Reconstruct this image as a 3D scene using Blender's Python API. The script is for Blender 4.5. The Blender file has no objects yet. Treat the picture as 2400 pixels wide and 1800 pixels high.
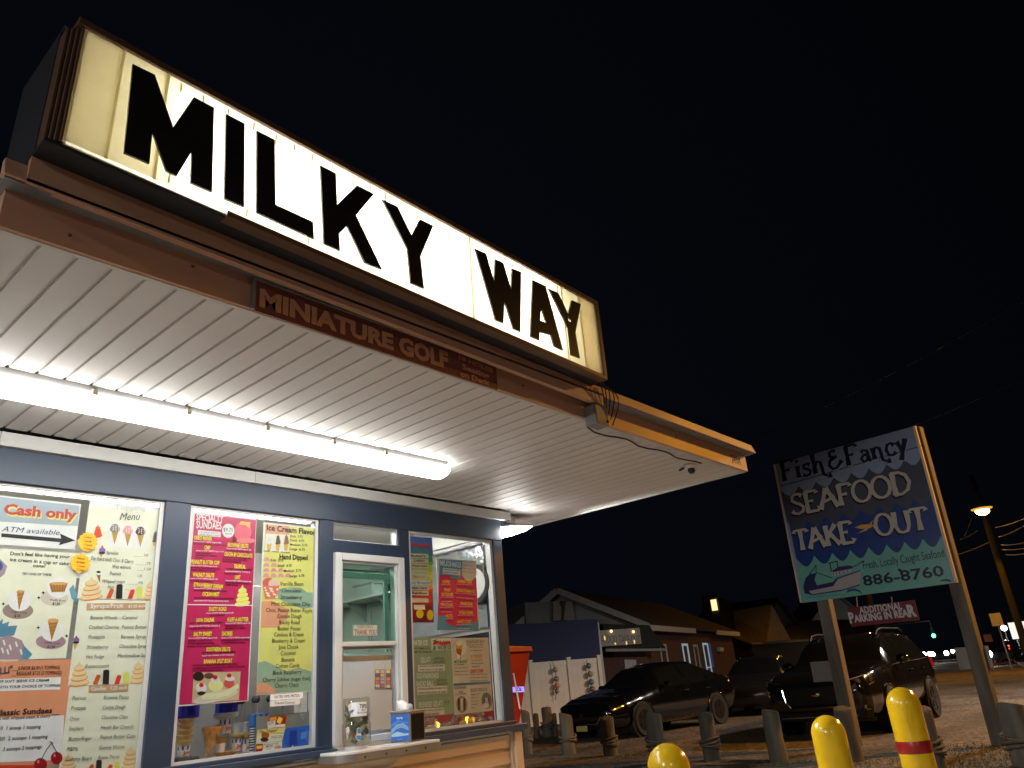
import bpy, bmesh, math, random
from math import sin, cos, pi, radians, sqrt
from mathutils import Vector, Matrix
random.seed(7)
SC = bpy.context.scene
COL = SC.collection

# ---------------------------------------------------------------- camera
# rows: camera right, down, forward in world axes (x along the shop front, y into the shop, z up)
CZ = 1.15
FPX = 1765.036
_a, _b, _c = -0.38322227, -0.87213131, -0.08868366
_Rx = Matrix(((1, 0, 0), (0, cos(_a), -sin(_a)), (0, sin(_a), cos(_a))))
_Ry = Matrix(((cos(_b), 0, sin(_b)), (0, 1, 0), (-sin(_b), 0, cos(_b))))
_Rz = Matrix(((cos(_c), -sin(_c), 0), (sin(_c), cos(_c), 0), (0, 0, 1)))
BM = (_Rz @ _Rx @ _Ry) @ Matrix(((1, 0, 0), (0, 0, -1), (0, 1, 0)))
cam_d = bpy.data.cameras.new('camera')
cam = bpy.data.objects.new('camera', cam_d)
COL.objects.link(cam)
cam_d.sensor_width = 36
cam_d.lens = FPX * 36 / 2400
cam_d.clip_start = 0.05
cam_d.clip_end = 2000
_m = Matrix((BM[0], -BM[1], -BM[2])).transposed().to_4x4()
_m.translation = (0, 0, CZ)
cam.matrix_world = _m
SC.camera = cam

# ---------------------------------------------------------------- night sky, exposure
SC.view_settings.view_transform = 'Standard'
SC.view_settings.look = 'None'
SC.view_settings.exposure = 0
SC.view_settings.gamma = 1
SC.cycles.max_bounces = 8
SC.cycles.transparent_max_bounces = 16
SC.cycles.caustics_reflective = False
SC.cycles.caustics_refractive = False
SC.cycles.sample_clamp_indirect = 6
SC.cycles.use_denoising = True
W = bpy.data.worlds.new('World')
SC.world = W
W.use_nodes = True
wn, wl = W.node_tree.nodes, W.node_tree.links
bg = wn['Background']
tc = wn.new('ShaderNodeTexCoord')
sep = wn.new('ShaderNodeVectorMath'); sep.operation = 'DOT_PRODUCT'
sep.inputs[1].default_value = (0.35, 0.93, 0.0)
wl.new(tc.outputs['Generated'], sep.inputs[0])
ramp = wn.new('ShaderNodeValToRGB')
ramp.color_ramp.elements[0].position = 0.15
ramp.color_ramp.elements[0].color = (0.0009, 0.0010, 0.0011, 1)
ramp.color_ramp.elements[1].position = 0.85
ramp.color_ramp.elements[1].color = (0.0014, 0.0022, 0.0042, 1)
wl.new(sep.outputs['Value'], ramp.inputs[0])
wl.new(ramp.outputs[0], bg.inputs[0])
bg.inputs[1].default_value = 1.0

# ---------------------------------------------------------------- photo measuring helpers
def ray(x, y):
    return BM.transposed() @ Vector(((x - 1200) / FPX, (y - 900) / FPX, 1.0))
CAMP = Vector((0, 0, CZ))
def onY(x, y, Y):
    d = ray(x, y); return CAMP + d * (Y / d.y)
def onX(x, y, X):
    d = ray(x, y); return CAMP + d * (X / d.x)
def onZ(x, y, Z):
    d = ray(x, y); return CAMP + d * ((Z - CZ) / d.z)
def atR(x, y, R):
    d = ray(x, y); return CAMP + d * (R / sqrt(d.x * d.x + d.y * d.y))
def frame(ox, oy, s):
    return lambda x, y: (ox + x * s, oy + y * s)

# ---------------------------------------------------------------- materials
MATS = {}
def lin(c):
    return tuple((v / 255 / 12.92 if v / 255 <= 0.04045 else ((v / 255 + 0.055) / 1.055) ** 2.4) for v in c)
def mat(name, col, rough=0.6, metal=0.0, var=0.12, scale=6.0, bump=0.0, bscale=40.0, spec=0.5, coat=0.0, stretch=None, col2=None):
    if name in MATS: return MATS[name]
    m = bpy.data.materials.new(name); m.use_nodes = True
    n, l = m.node_tree.nodes, m.node_tree.links
    p = n['Principled BSDF']
    p.inputs['Roughness'].default_value = rough
    p.inputs['Metallic'].default_value = metal
    p.inputs['Specular IOR Level'].default_value = spec
    p.inputs['Coat Weight'].default_value = coat
    t = n.new('ShaderNodeTexCoord')
    vec = t.outputs['Object']
    if stretch:
        mp = n.new('ShaderNodeMapping'); mp.inputs['Scale'].default_value = stretch
        l.new(vec, mp.inputs[0]); vec = mp.outputs[0]
    nz = n.new('ShaderNodeTexNoise'); nz.inputs['Scale'].default_value = scale; nz.inputs['Detail'].default_value = 6
    l.new(vec, nz.inputs['Vector'])
    r = n.new('ShaderNodeValToRGB')
    r.color_ramp.elements[0].position = 0.3; r.color_ramp.elements[1].position = 0.7
    a = tuple(max(0, c * (1 - var)) for c in col); b = tuple(min(1, c * (1 + var)) for c in (col2 or col))
    r.color_ramp.elements[0].color = (*a, 1); r.color_ramp.elements[1].color = (*b, 1)
    l.new(nz.outputs[0], r.inputs[0]); l.new(r.outputs[0], p.inputs['Base Color'])
    mr = n.new('ShaderNodeMapRange')
    mr.inputs['To Min'].default_value = max(0.02, rough - 0.08); mr.inputs['To Max'].default_value = min(1, rough + 0.08)
    l.new(nz.outputs[0], mr.inputs[0]); l.new(mr.outputs[0], p.inputs['Roughness'])
    if bump:
        nb = n.new('ShaderNodeTexNoise'); nb.inputs['Scale'].default_value = bscale; nb.inputs['Detail'].default_value = 4
        l.new(vec, nb.inputs['Vector'])
        bp = n.new('ShaderNodeBump'); bp.inputs['Strength'].default_value = bump; bp.inputs['Distance'].default_value = 0.02
        l.new(nb.outputs[0], bp.inputs['Height']); l.new(bp.outputs[0], p.inputs['Normal'])
    MATS[name] = m
    return m
def ink(c, rough=0.35):
    """printed colour given as a measured 0-255 paper colour"""
    k = 'ink_%02x%02x%02x' % tuple(int(v) for v in c)
    return mat(k, tuple(min(0.86, v * 1.22) for v in lin(c)), rough, var=0.05, scale=12)
def emit(name, col, s, stain=0.0, scale=3.0, stretch=(1, 1, 1)):
    if name in MATS: return MATS[name]
    m = bpy.data.materials.new(name); m.use_nodes = True
    n, l = m.node_tree.nodes, m.node_tree.links
    n.remove(n['Principled BSDF'])
    e = n.new('ShaderNodeEmission'); e.inputs[0].default_value = (*col, 1); e.inputs[1].default_value = s
    if stain:
        t = n.new('ShaderNodeTexCoord'); mp = n.new('ShaderNodeMapping'); mp.inputs['Scale'].default_value = stretch
        nz = n.new('ShaderNodeTexNoise'); nz.inputs['Scale'].default_value = scale; nz.inputs['Detail'].default_value = 5
        l.new(t.outputs['Object'], mp.inputs[0]); l.new(mp.outputs[0], nz.inputs['Vector'])
        mr = n.new('ShaderNodeMapRange'); mr.inputs['From Min'].default_value = 0.3; mr.inputs['From Max'].default_value = 0.65
        mr.inputs['To Min'].default_value = s * (1 - stain); mr.inputs['To Max'].default_value = s
        l.new(nz.outputs[0], mr.inputs[0]); l.new(mr.outputs[0], e.inputs[1])
    l.new(e.outputs[0], n['Material Output'].inputs[0])
    MATS[name] = m
    return m
def glass(name, tint=(0.96, 0.98, 0.97), refl=1.0, rough=0.0):
    if name in MATS: return MATS[name]
    m = bpy.data.materials.new(name); m.use_nodes = True
    n, l = m.node_tree.nodes, m.node_tree.links
    n.remove(n['Principled BSDF'])
    tr = n.new('ShaderNodeBsdfTransparent'); tr.inputs[0].default_value = (*tint, 1)
    gl = n.new('ShaderNodeBsdfGlossy'); gl.inputs['Roughness'].default_value = rough
    lw = n.new('ShaderNodeLayerWeight'); lw.inputs[0].default_value = 0.5
    pw = n.new('ShaderNodeMath'); pw.operation = 'POWER'; pw.inputs[1].default_value = 5.0
    ma = n.new('ShaderNodeMath'); ma.operation = 'MULTIPLY_ADD'; ma.inputs[1].default_value = 0.92; ma.inputs[2].default_value = 0.06
    mu = n.new('ShaderNodeMath'); mu.operation = 'MULTIPLY'; mu.inputs[1].default_value = refl; mu.use_clamp = True
    l.new(lw.outputs['Facing'], pw.inputs[0]); l.new(pw.outputs[0], ma.inputs[0]); l.new(ma.outputs[0], mu.inputs[0])
    mx = n.new('ShaderNodeMixShader')
    l.new(mu.outputs[0], mx.inputs[0])
    l.new(tr.outputs[0], mx.inputs[1]); l.new(gl.outputs[0], mx.inputs[2])
    l.new(mx.outputs[0], n['Material Output'].inputs[0])
    MATS[name] = m
    return m

# ---------------------------------------------------------------- objects
def tag(o, label=None, cat=None, group=None, kind=None):
    if label: o['label'] = label
    if cat: o['category'] = cat
    if group: o['group'] = group
    if kind: o['kind'] = kind
    return o
def thing(name, label, cat, loc=(0, 0, 0), group=None, rz=0.0):
    o = bpy.data.objects.new(name, None); COL.objects.link(o)
    o.location = loc; o.rotation_euler = (0, 0, rz); o.empty_display_size = 0.1
    return tag(o, label, cat, group)
def root_of(p):
    v = Vector((0, 0, 0))
    while p is not None:
        v += p.location; p = p.parent
    return v

class MB:
    def __init__(s): s.v = []; s.f = []
    def add(s, vs, fs):
        n = len(s.v); s.v += [tuple(v) for v in vs]; s.f += [tuple(i + n for i in f) for f in fs]; return s
    def box(s, x0, x1, y0, y1, z0, z1):
        return s.add([(x0, y0, z0), (x1, y0, z0), (x1, y1, z0), (x0, y1, z0), (x0, y0, z1), (x1, y0, z1), (x1, y1, z1), (x0, y1, z1)],
                     [(0, 3, 2, 1), (4, 5, 6, 7), (0, 1, 5, 4), (1, 2, 6, 5), (2, 3, 7, 6), (3, 0, 4, 7)])
    def hexa(s, p):
        """eight corners: four of one face in order, four of the opposite face"""
        return s.add(p, [(0, 3, 2, 1), (4, 5, 6, 7), (0, 1, 5, 4), (1, 2, 6, 5), (2, 3, 7, 6), (3, 0, 4, 7)])
    def prism(s, a, b):
        """two matching outlines (3-D) joined into a closed solid"""
        n = len(a)
        return s.add(list(a) + list(b), [tuple(range(n)), tuple(range(2 * n - 1, n - 1, -1))] + [(i, i + n, (i + 1) % n + n, (i + 1) % n) for i in range(n)])
    def beam(s, p, q, w, h, up=(0, 0, 1)):
        p, q = Vector(p), Vector(q); d = (q - p).normalized(); u = Vector(up)
        r = d.cross(u).normalized() * (w / 2); t = r.cross(d).normalized() * (h / 2)
        return s.hexa([p - r - t, p + r - t, p + r + t, p - r + t, q - r - t, q + r - t, q + r + t, q - r + t])
    def tube(s, pts, r, n=8, caps=True):
        pts = [Vector(p) for p in pts]; rings = []; base = len(s.v)
        for i, p in enumerate(pts):
            d = (pts[min(i + 1, len(pts) - 1)] - pts[max(i - 1, 0)]).normalized()
            u = d.cross(Vector((0, 0, 1)));
            if u.length < 1e-3: u = Vector((1, 0, 0))
            u.normalize(); w = d.cross(u); rr = r[i] if isinstance(r, (list, tuple)) else r
            s.v += [tuple(p + (u * cos(2 * pi * k / n) + w * sin(2 * pi * k / n)) * rr) for k in range(n)]
        for i in range(len(pts) - 1):
            for k in range(n):
                a = base + i * n + k; b = base + i * n + (k + 1) % n
                s.f.append((a, b, b + n, a + n))
        if caps:
            s.f.append(tuple(base + k for k in range(n))[::-1]); s.f.append(tuple(base + (len(pts) - 1) * n + k for k in range(n)))
        return s
    def lathe(s, prof, c=(0, 0, 0), n=24, axis='z', jit=0.0):
        base = len(s.v); c = Vector(c)
        for r, h in prof:
            for k in range(n):
                a = 2 * pi * k / n; rr = r * (1 + jit * sin(3 * a + h * 7))
                p = (rr * cos(a), rr * sin(a), h)
                if axis == 'x': p = (p[2], p[0], p[1])
                if axis == 'y': p = (p[0], p[2], p[1])
                s.v.append(tuple(c + Vector(p)))
        m = len(prof)
        for i in range(m - 1):
            for k in range(n):
                a = base + i * n + k; b = base + i * n + (k + 1) % n
                s.f.append((a, b, b + n, a + n))
        s.f.append(tuple(base + k for k in range(n))[::-1]); s.f.append(tuple(base + (m - 1) * n + k for k in range(n)))
        return s
    def ball(s, c, r, n=14, sq=(1, 1, 1)):
        prof = [(max(1e-4, sin(pi * i / 8)), -cos(pi * i / 8)) for i in range(9)]
        k = len(s.v); s.lathe(prof, (0, 0, 0), n)
        for i in range(k, len(s.v)):
            x, y, z = s.v[i]; s.v[i] = (c[0] + x * r * sq[0], c[1] + y * r * sq[1], c[2] + z * r * sq[2])
        return s
    def build(s, name, m, parent=None, smooth=False, bevel=0.0, local=False):
        me = bpy.data.meshes.new(name)
        off = Vector((0, 0, 0)) if local else root_of(parent)
        me.from_pydata([tuple(Vector(v) - off) for v in s.v], [], s.f)
        bm = bmesh.new(); bm.from_mesh(me); bmesh.ops.recalc_face_normals(bm, faces=bm.faces); bm.to_mesh(me); bm.free()
        me.materials.append(m)
        if smooth:
            for p in me.polygons: p.use_smooth = True
            try: me.set_sharp_from_angle(angle=radians(40))
            except Exception: pass
        o = bpy.data.objects.new(name, me); COL.objects.link(o)
        if parent: o.parent = parent
        if bevel:
            b = o.modifiers.new('bevel', 'BEVEL'); b.width = bevel; b.segments = 2; b.limit_method = 'ANGLE'
        return o

class Plane:
    """a flat thing: origin, right, up; d is the distance out of the front"""
    def __init__(s, o, u, v):
        s.o = Vector(o); s.u = Vector(u).normalized(); v = Vector(v); s.n = s.u.cross(v).normalized(); s.v = s.n.cross(s.u).normalized()
    def uv(s, x, y):
        d = ray(x, y); t = (s.o - CAMP).dot(s.n) / d.dot(s.n); q = CAMP + d * t - s.o
        return (q.dot(s.u), q.dot(s.v))
    def p(s, u, v, d=0.0): return s.o + s.u * u + s.v * v + s.n * d
    def px_size(s, x, y):
        d = ray(x, y); t = (s.o - CAMP).dot(s.n) / d.dot(s.n); return t / FPX
    def prism(s, mb, poly, d0, d1):
        return mb.prism([s.p(a, b, d1) for a, b in poly], [s.p(a, b, d0) for a, b in poly])
    def rect(s, mb, u0, u1, v0, v1, d0, d1):
        return s.prism(mb, [(u0, v0), (u1, v0), (u1, v1), (u0, v1)], d0, d1)
    def flat(s, mb, poly, d):
        n = len(mb.v); mb.v += [tuple(s.p(a, b, d)) for a, b in poly]; mb.f.append(tuple(range(n, n + len(poly)))); return mb
def wall(Y): return Plane((0, Y, 0), (1, 0, 0), (0, 0, 1))

_glyph = {}
def glyphs(text, bold=0.0, shear=0.0):
    k = (text, bold, shear)
    if k not in _glyph:
        cu = bpy.data.curves.new('t', 'FONT'); cu.body = text; cu.offset = bold; cu.shear = shear; cu.resolution_u = 2; cu.fill_mode = 'BOTH'
        ob = bpy.data.objects.new('t', cu); COL.objects.link(ob)
        bpy.context.view_layer.update()
        dg = bpy.context.evaluated_depsgraph_get()
        me = bpy.data.meshes.new_from_object(ob.evaluated_get(dg))
        v = [(p.co.x, p.co.y) for p in me.vertices]; f = [tuple(q.vertices) for q in me.polygons]
        bpy.data.objects.remove(ob); bpy.data.curves.remove(cu); bpy.data.meshes.remove(me)
        _glyph[k] = (v, f)
    return _glyph[k]
def put_text(mb, pl, text, L, R, d, h=None, bold=0.0, shear=0.0, wave=0.0, uv=False, hs=1.0):
    """lettering on a plane: baseline from L to R (photo pixels or plane u,v), cap height h in pixels (or metres)"""
    v, f = glyphs(text, bold, shear)
    if not v: return
    a = L if uv else pl.uv(*L); b = R if uv else pl.uv(*R)
    x0 = min(p[0] for p in v); x1 = max(p[0] for p in v)
    dx, dy = b[0] - a[0], b[1] - a[1]; w = sqrt(dx * dx + dy * dy); e = (dx / w, dy / w)
    sx = w / (x1 - x0)
    if h is None: sy = sx * hs
    else: sy = (h if uv else h * pl.px_size(*L) / 0.93) / 0.73
    n = len(mb.v)
    for x, y in v:
        t = (x - x0) * sx; q = y * sy + (wave * sin(t / w * 2 * pi) if wave else 0)
        mb.v.append(tuple(pl.p(a[0] + e[0] * t - e[1] * q, a[1] + e[1] * t + e[0] * q, d)))
    mb.f += [tuple(i + n for i in q) for q in f]

class Print:
    """a printed sheet: paper plus flat inks, one mesh per ink"""
    def __init__(s, root, pl, fr, d=0.0):
        s.root, s.pl, s.fr, s.d, s.k, s.c = root, pl, fr, d, {}, 0
    def step(s):
        s.c += 1; return s.c * 0.000012
    def mb(s, name, c): return s.k.setdefault((name, tuple(c)), MB())
    def poly(s, c, pts, layer=1, name='print'):
        s.c += 1; s.pl.flat(s.mb(name, c), [s.pl.uv(*s.fr(*p)) for p in pts], s.d + layer * 0.0006 + s.c * 0.000012)
    def ell(s, c, x, y, rx, ry, layer=1, a0=0, a1=360, name='print', n=20, rot=0):
        pts = []
        for i in range(n + (a1 - a0 < 360)):
            t = radians(a0 + (a1 - a0) * i / n); q = (rx * cos(t), ry * sin(t)); r = radians(rot)
            pts.append((x + q[0] * cos(r) - q[1] * sin(r), y + q[0] * sin(r) + q[1] * cos(r)))
        s.poly(c, pts, layer, name)
    def line(s, c, a, b, w, layer=2):
        dx, dy = b[0] - a[0], b[1] - a[1]; q = sqrt(dx * dx + dy * dy); nx, ny = -dy / q * w / 2, dx / q * w / 2
        s.poly(c, [(a[0] + nx, a[1] + ny), (b[0] + nx, b[1] + ny), (b[0] - nx, b[1] - ny), (a[0] - nx, a[1] - ny)], layer)
    def text(s, c, t, L, R, h=None, layer=3, **k):
        sc = (s.fr(1, 0)[0] - s.fr(0, 0)[0])
        put_text(s.mb('lettering', c), s.pl, t, s.fr(*L), s.fr(*R), s.d + layer * 0.0006 + (s.step()) , None if h is None else h * sc, **k)
    def burst(s, c, x, y, r, n=16, layer=4):
        s.poly(c, [(x + (r if i % 2 else r * 0.84) * cos(pi * i / n), y + (r if i % 2 else r * 0.84) * sin(pi * i / n)) for i in range(2 * n)], layer)
    def done(s):
        for (nm, c), m in s.k.items(): m.build(nm, ink(c), s.root)
def sheet(name, label, cat, pl, quad_px, d, thick=0.003, c=(235, 232, 215), group=None, rect=True):
    """a sheet of paper or board; quad in photo pixels TL,TR,BR,BL"""
    q = [pl.uv(*p) for p in quad_px]
    if rect:
        u0 = (q[0][0] + q[3][0]) / 2; u1 = (q[1][0] + q[2][0]) / 2; v1 = (q[0][1] + q[1][1]) / 2; v0 = (q[2][1] + q[3][1]) / 2
        q = [(u0, v1), (u1, v1), (u1, v0), (u0, v0)]
    cu = sum(p[0] for p in q) / 4; vb = min(p[1] for p in q)
    r = thing(name, label, cat, pl.p(cu, vb, d), group)
    m = MB(); pl.prism(m, q, d - thick, d); m.build('paper', ink(c), r)
    return r
# ================================================================= colours
M_blue = mat('blue_paint', (0.026, 0.042, 0.074), 0.42, var=0.07, scale=3, bump=0.03, bscale=60)
M_bluedk = mat('blue_paint_post', (0.034, 0.054, 0.096), 0.45, var=0.07, scale=4, bump=0.03, bscale=60)
M_white = mat('white_trim', (0.50, 0.50, 0.475), 0.5, var=0.05, scale=5, bump=0.02)
M_vinyl = mat('white_vinyl', (0.62, 0.62, 0.61), 0.38, var=0.03, scale=5)
M_soffit = mat('soffit_vinyl', (0.55, 0.535, 0.515), 0.55, var=0.07, scale=1.3, bump=0.04, bscale=8)
M_fascia = mat('fascia_tan', (0.50, 0.285, 0.19), 0.55, var=0.05, scale=3, bump=0.02)
M_siding = mat('siding_peach', (0.60, 0.43, 0.28), 0.5, var=0.05, scale=3, bump=0.03)
M_gutter = mat('grey_underside', (0.20, 0.20, 0.20), 0.6, var=0.2, scale=9)
M_dark = mat('black_matte', (0.012, 0.012, 0.012), 0.6, var=0.2)
M_metal = mat('aluminium', (0.55, 0.55, 0.54), 0.35, 0.9, var=0.05)
M_steel = mat('stainless_panel', (0.34, 0.33, 0.32), 0.45, 0.35, var=0.04, scale=2)
M_room = mat('room_white', (0.74, 0.73, 0.68), 0.6, var=0.03, scale=2)
M_roomg = mat('room_grey', (0.50, 0.50, 0.48), 0.6, var=0.04, scale=2)
M_pane = glass('window_glass', (0.97, 0.98, 0.97), 1.0)
M_paneg = glass('green_window_glass', (0.66, 0.80, 0.74), 1.0)

S = 2.479      # soffit height
WY = 4.0       # shop front plane
XR = 4.455     # right corner of the shop
SILL, HEAD = 0.937, 2.238

# ================================================================= ice cream stand
stand = thing('ice_cream_stand', 'blue ice cream stand with lit windows, peach siding and a wide white soffit', 'building', (2.2, WY, 0))
# front wall: header, posts, strip below the glass
m = MB()
m.box(-1.6, XR, WY - 0.012, WY + 0.10, HEAD, 2.46)
for x0, x1 in ((1.785, 1.925), (2.763, 2.865), (3.428, 3.495), (4.36, XR)):
    m.box(x0, x1, WY - 0.006, WY + 0.10, SILL - 0.06, HEAD)
m.box(2.865, 3.428, WY - 0.004, WY + 0.09, 2.04, 2.12)
m.box(3.405, 3.4279, WY - 0.003, WY + 0.09, 2.12, HEAD)
m.build('front_wall', M_blue, stand, bevel=0.003)
# blue sill ledges
m = MB()
m.box(-1.6, 2.868, WY - 0.055, WY + 0.02, 0.885, 0.918); m.box(3.43, 4.53, WY - 0.055, WY + 0.02, 0.872, 0.913)
m.box(4.455, 4.53, WY + 0.021, 7.4, 0.872, 0.913)
m.box(-1.6, 2.862, WY - 0.016, WY + 0.06, 0.9181, SILL); m.box(3.44, 4.4545, WY - 0.016, WY + 0.06, 0.9131, SILL)
m.build('sill_ledge', M_bluedk, stand, bevel=0.003)
# lap siding under the windows
prof = []
z = 0.868; k = 0
while z > -0.1:
    prof += [(z, 0.0), (z - 0.012, 0.0), (z - 0.022, -0.016), (z - 0.098, -0.020), (z - 0.104, -0.002)]
    z -= 0.105
m = MB()
a = [(-1.6, WY + 0.03 + dy, zz) for zz, dy in prof] + [(-1.6, WY + 0.09, prof[-1][0]), (-1.6, WY + 0.09, 0.868)]
b = [(4.415, p[1], p[2]) for p in a]
m.prism(a, b)
m.build('siding', M_siding, stand)
m = MB()
m.box(4.40, 4.425, WY - 0.002, WY + 0.06, 0, 0.866); m.box(4.4252, 4.50, WY - 0.022, WY + 0.06, 0, 0.866); m.box(4.44, 4.50, WY + 0.0602, 7.4, 0, 0.866)
m.build('corner_trim', M_siding, stand, bevel=0.003)
m = MB()
m.box(-1.6, 4.398, WY - 0.004, WY + 0.02, 0.857, 0.871)
m.build('siding_channel', M_white, stand)
# white board where soffit meets wall
m = MB()
for x0, x1 in ((-1.6, 0.965), (0.9665, 2.28), (2.2815, 4.545)):
    m.box(x0, x1, WY - 0.045, WY - 0.0125, 2.398, 2.466)
m.build('wall_trim', M_white, stand, bevel=0.002)
# side wall (right) with window opening z .95-2.2 from y 4.12 to 5.3
m = MB()
m.box(XR - 0.055, XR, 5.35, 7.4, 0.866, 2.46); m.box(XR - 0.055, XR, WY + 0.1005, 5.35, 2.3, 2.46); m.box(XR - 0.055, XR, WY + 0.1005, 5.35, 0.866, 0.935)
m.build('side_wall', M_bluedk, stand)
m = MB(); m.box(-1.7, XR, 7.4, 7.5, 0, 2.46); m.box(-1.7, -1.6, WY, 7.4, 0, 2.46)
m.build('rear_wall', M_bluedk, stand)
# soffit of long vinyl panels with grooves
m = MB()
step = 0.1035; x = 0.445 - step * 0; sec = []
x = 0.335
while x < 5.19:
    sec += [(x, S), (x + 0.006, S), (x + 0.010, S + 0.011), (x + 0.020, S + 0.011), (x + 0.023, S + 0.002), (x + 0.060, S + 0.0015)]
    x += step
sec = [p for p in sec if 0.44 < p[0] < 5.19]
sec = [(0.44, S)] + sec + [(5.19, S)]
top = [(5.19, S + 0.03), (0.44, S + 0.03)]
for y0, y1, xa in ((2.222, WY - 0.05, 0.44), (WY - 0.0499, 7.5, 4.47)):
    q = [p for p in sec if p[0] >= xa]
    if xa > 1: q = [(xa, S)] + q
    q = q + [(5.19, S + 0.03), (xa, S + 0.03)]
    m.prism([(px, y0, pz) for px, pz in q], [(px, y1, pz) for px, pz in q])
m.build('soffit', M_soffit, stand)
m = MB()
m.box(0.44, 5.2, 2.217, 2.236, S - 0.006, S - 0.0005); m.box(5.172, 5.2, 2.2365, 7.5, S - 0.006, S - 0.0005)
m.build('soffit_channel', M_white, stand)
# fascia boards and roof
m = MB(); m.box(0.44, 5.2, 2.20, 2.2165, S - 0.004, 2.598); m.box(5.1835, 5.2, 2.2168, 7.5, S - 0.004, 2.598); m.box(0.44, 0.455, 2.2168, WY, S - 0.004, 2.598)
m.build('lower_fascia', M_fascia, stand)
m = MB()
m.box(0.42, 5.23, 2.142, 7.5, 2.5985, 2.606)
m.build('gutter_underside', M_gutter, stand)
m = MB()
zz = [2.602, 2.612, 2.615, 2.628, 2.631, 2.645, 2.648, 2.664]
yy = [2.128, 2.128, 2.134, 2.134, 2.140, 2.140, 2.146, 2.146]
a = [(0.415, y, z) for y, z in zip(yy, zz)] + [(0.415, 2.17, 2.664), (0.415, 2.17, 2.6065), (0.415, 2.14, 2.6065), (0.415, 2.14, 2.602)]
m.prism(a, [(5.235, p[1], p[2]) for p in a])
a2 = [(5.25 - (p[1] - 2.128), 2.1705, p[2]) for p in a[:8]] + [(5.21, 2.1705, 2.664), (5.21, 2.1705, 2.6065)]
m.prism(a2, [(p[0], 7.5, p[2]) for p in a2])
m.build('upper_fascia', M_fascia, stand)
m = MB(); m.box(0.43, 5.2, 2.1705, 7.5, 2.6066, 2.652)
m.build('roof', mat('roof_tar', (0.05, 0.05, 0.05), 0.9), stand)
# room inside
m = MB(); m.box(-1.6, XR - 0.055, WY + 0.1, 7.4, 2.41, 2.44)
m.build('inner_ceiling', M_room, stand)
m = MB(); m.box(-1.6, XR - 0.06, WY + 0.1, 7.4, 0.1, 0.14)
m.build('inner_floor', mat('room_floor', (0.30, 0.29, 0.27), 0.5), stand)
m = MB(); m.box(-1.55, XR - 0.066, 5.95, 6.0, 0.14, 2.41)
m.build('inner_wall', M_room, stand)
m = MB(); m.box(XR - 0.066, XR - 0.056, 5.36, 7.38, 0.14, 2.41); m.box(XR - 0.066, XR - 0.056, WY + 0.11, 5.3599, 2.28, 2.41)
m.build('side_lining', M_room, stand)
m = MB(); xd = XR - 0.09
m.box(xd, XR - 0.0662, 5.535, 5.575, 0.14, 1.93); m.box(xd, XR - 0.0662, 5.37, 5.535, 1.89, 1.93)
m.build('door_frame', M_white, stand, bevel=0.003)
m = MB(); m.box(xd + 0.012, XR - 0.0663, 5.37, 5.5349, 0.14, 1.8899)
m.build('inner_door', M_roomg, stand)
# inner shelf and counter along the front windows
m = MB(); m.box(-1.55, 2.80, WY + 0.02, WY + 0.34, 0.905, 0.936); m.box(3.50, XR - 0.06, WY + 0.02, WY + 0.34, 0.905, 0.936)
m.build('window_shelf', M_vinyl, stand)
# windows
def window(x0, x1, z0, z1, fw, name='window', pane=M_pane, y=WY):
    f = MB(); y0, y1 = y + 0.012, y + 0.06
    f.box(x0, x0 + fw, y0, y1, z0, z1); f.box(x1 - fw, x1, y0, y1, z0, z1)
    f.box(x0 + fw, x1 - fw, y0, y1, z0, z0 + fw * 0.6); f.box(x0 + fw, x1 - fw, y0, y1, z1 - fw * 0.6, z1)
    o = f.build(name, M_vinyl, stand)
    g = MB(); g.box(x0 + fw, x1 - fw, y + 0.018, y + 0.020, z0 + fw * 0.6, z1 - fw * 0.6)
    g.build('pane', pane, o)
    return o
window(-1.55, 1.785, SILL, HEAD, 0.022)
window(1.925, 2.763, SILL, HEAD, 0.022)
window(3.495, 4.36, SILL, HEAD, 0.026)
window(2.865, 3.405, 2.12, HEAD, 0.012)
# pane in the side wall
f = MB(); f.box(XR - 0.05, XR - 0.01, 4.12, 4.15, 0.935, 1.6); f.box(XR - 0.05, XR - 0.01, 5.32, 5.35, 0.935, 1.6); f.box(XR - 0.05, XR - 0.01, 4.15, 5.32, 1.57, 1.6)
o = f.build('window', M_vinyl, stand); g = MB(); g.box(XR - 0.032, XR - 0.030, 4.15, 5.32, 0.935, 1.57); g.build('pane', M_pane, o)
# silver insulation sheet on the upper side wall, its rail
M_foil = mat('silver_foil', (0.40, 0.43, 0.45), 0.3, 0.8, var=0.15, scale=5, bump=0.9, bscale=16)
m = MB(); m.box(XR - 0.075, XR - 0.056, 4.13, 5.35, 1.6, 2.27)
m.build('foil_panel', M_foil, stand)
m = MB(); m.tube([(XR - 0.09, 4.13, 2.245), (XR - 0.09, 5.6, 2.245)], 0.018, 10)
m.build('rail', mat('mauve_rail', (0.45, 0.43, 0.45), 0.5), stand, smooth=True)
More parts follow.
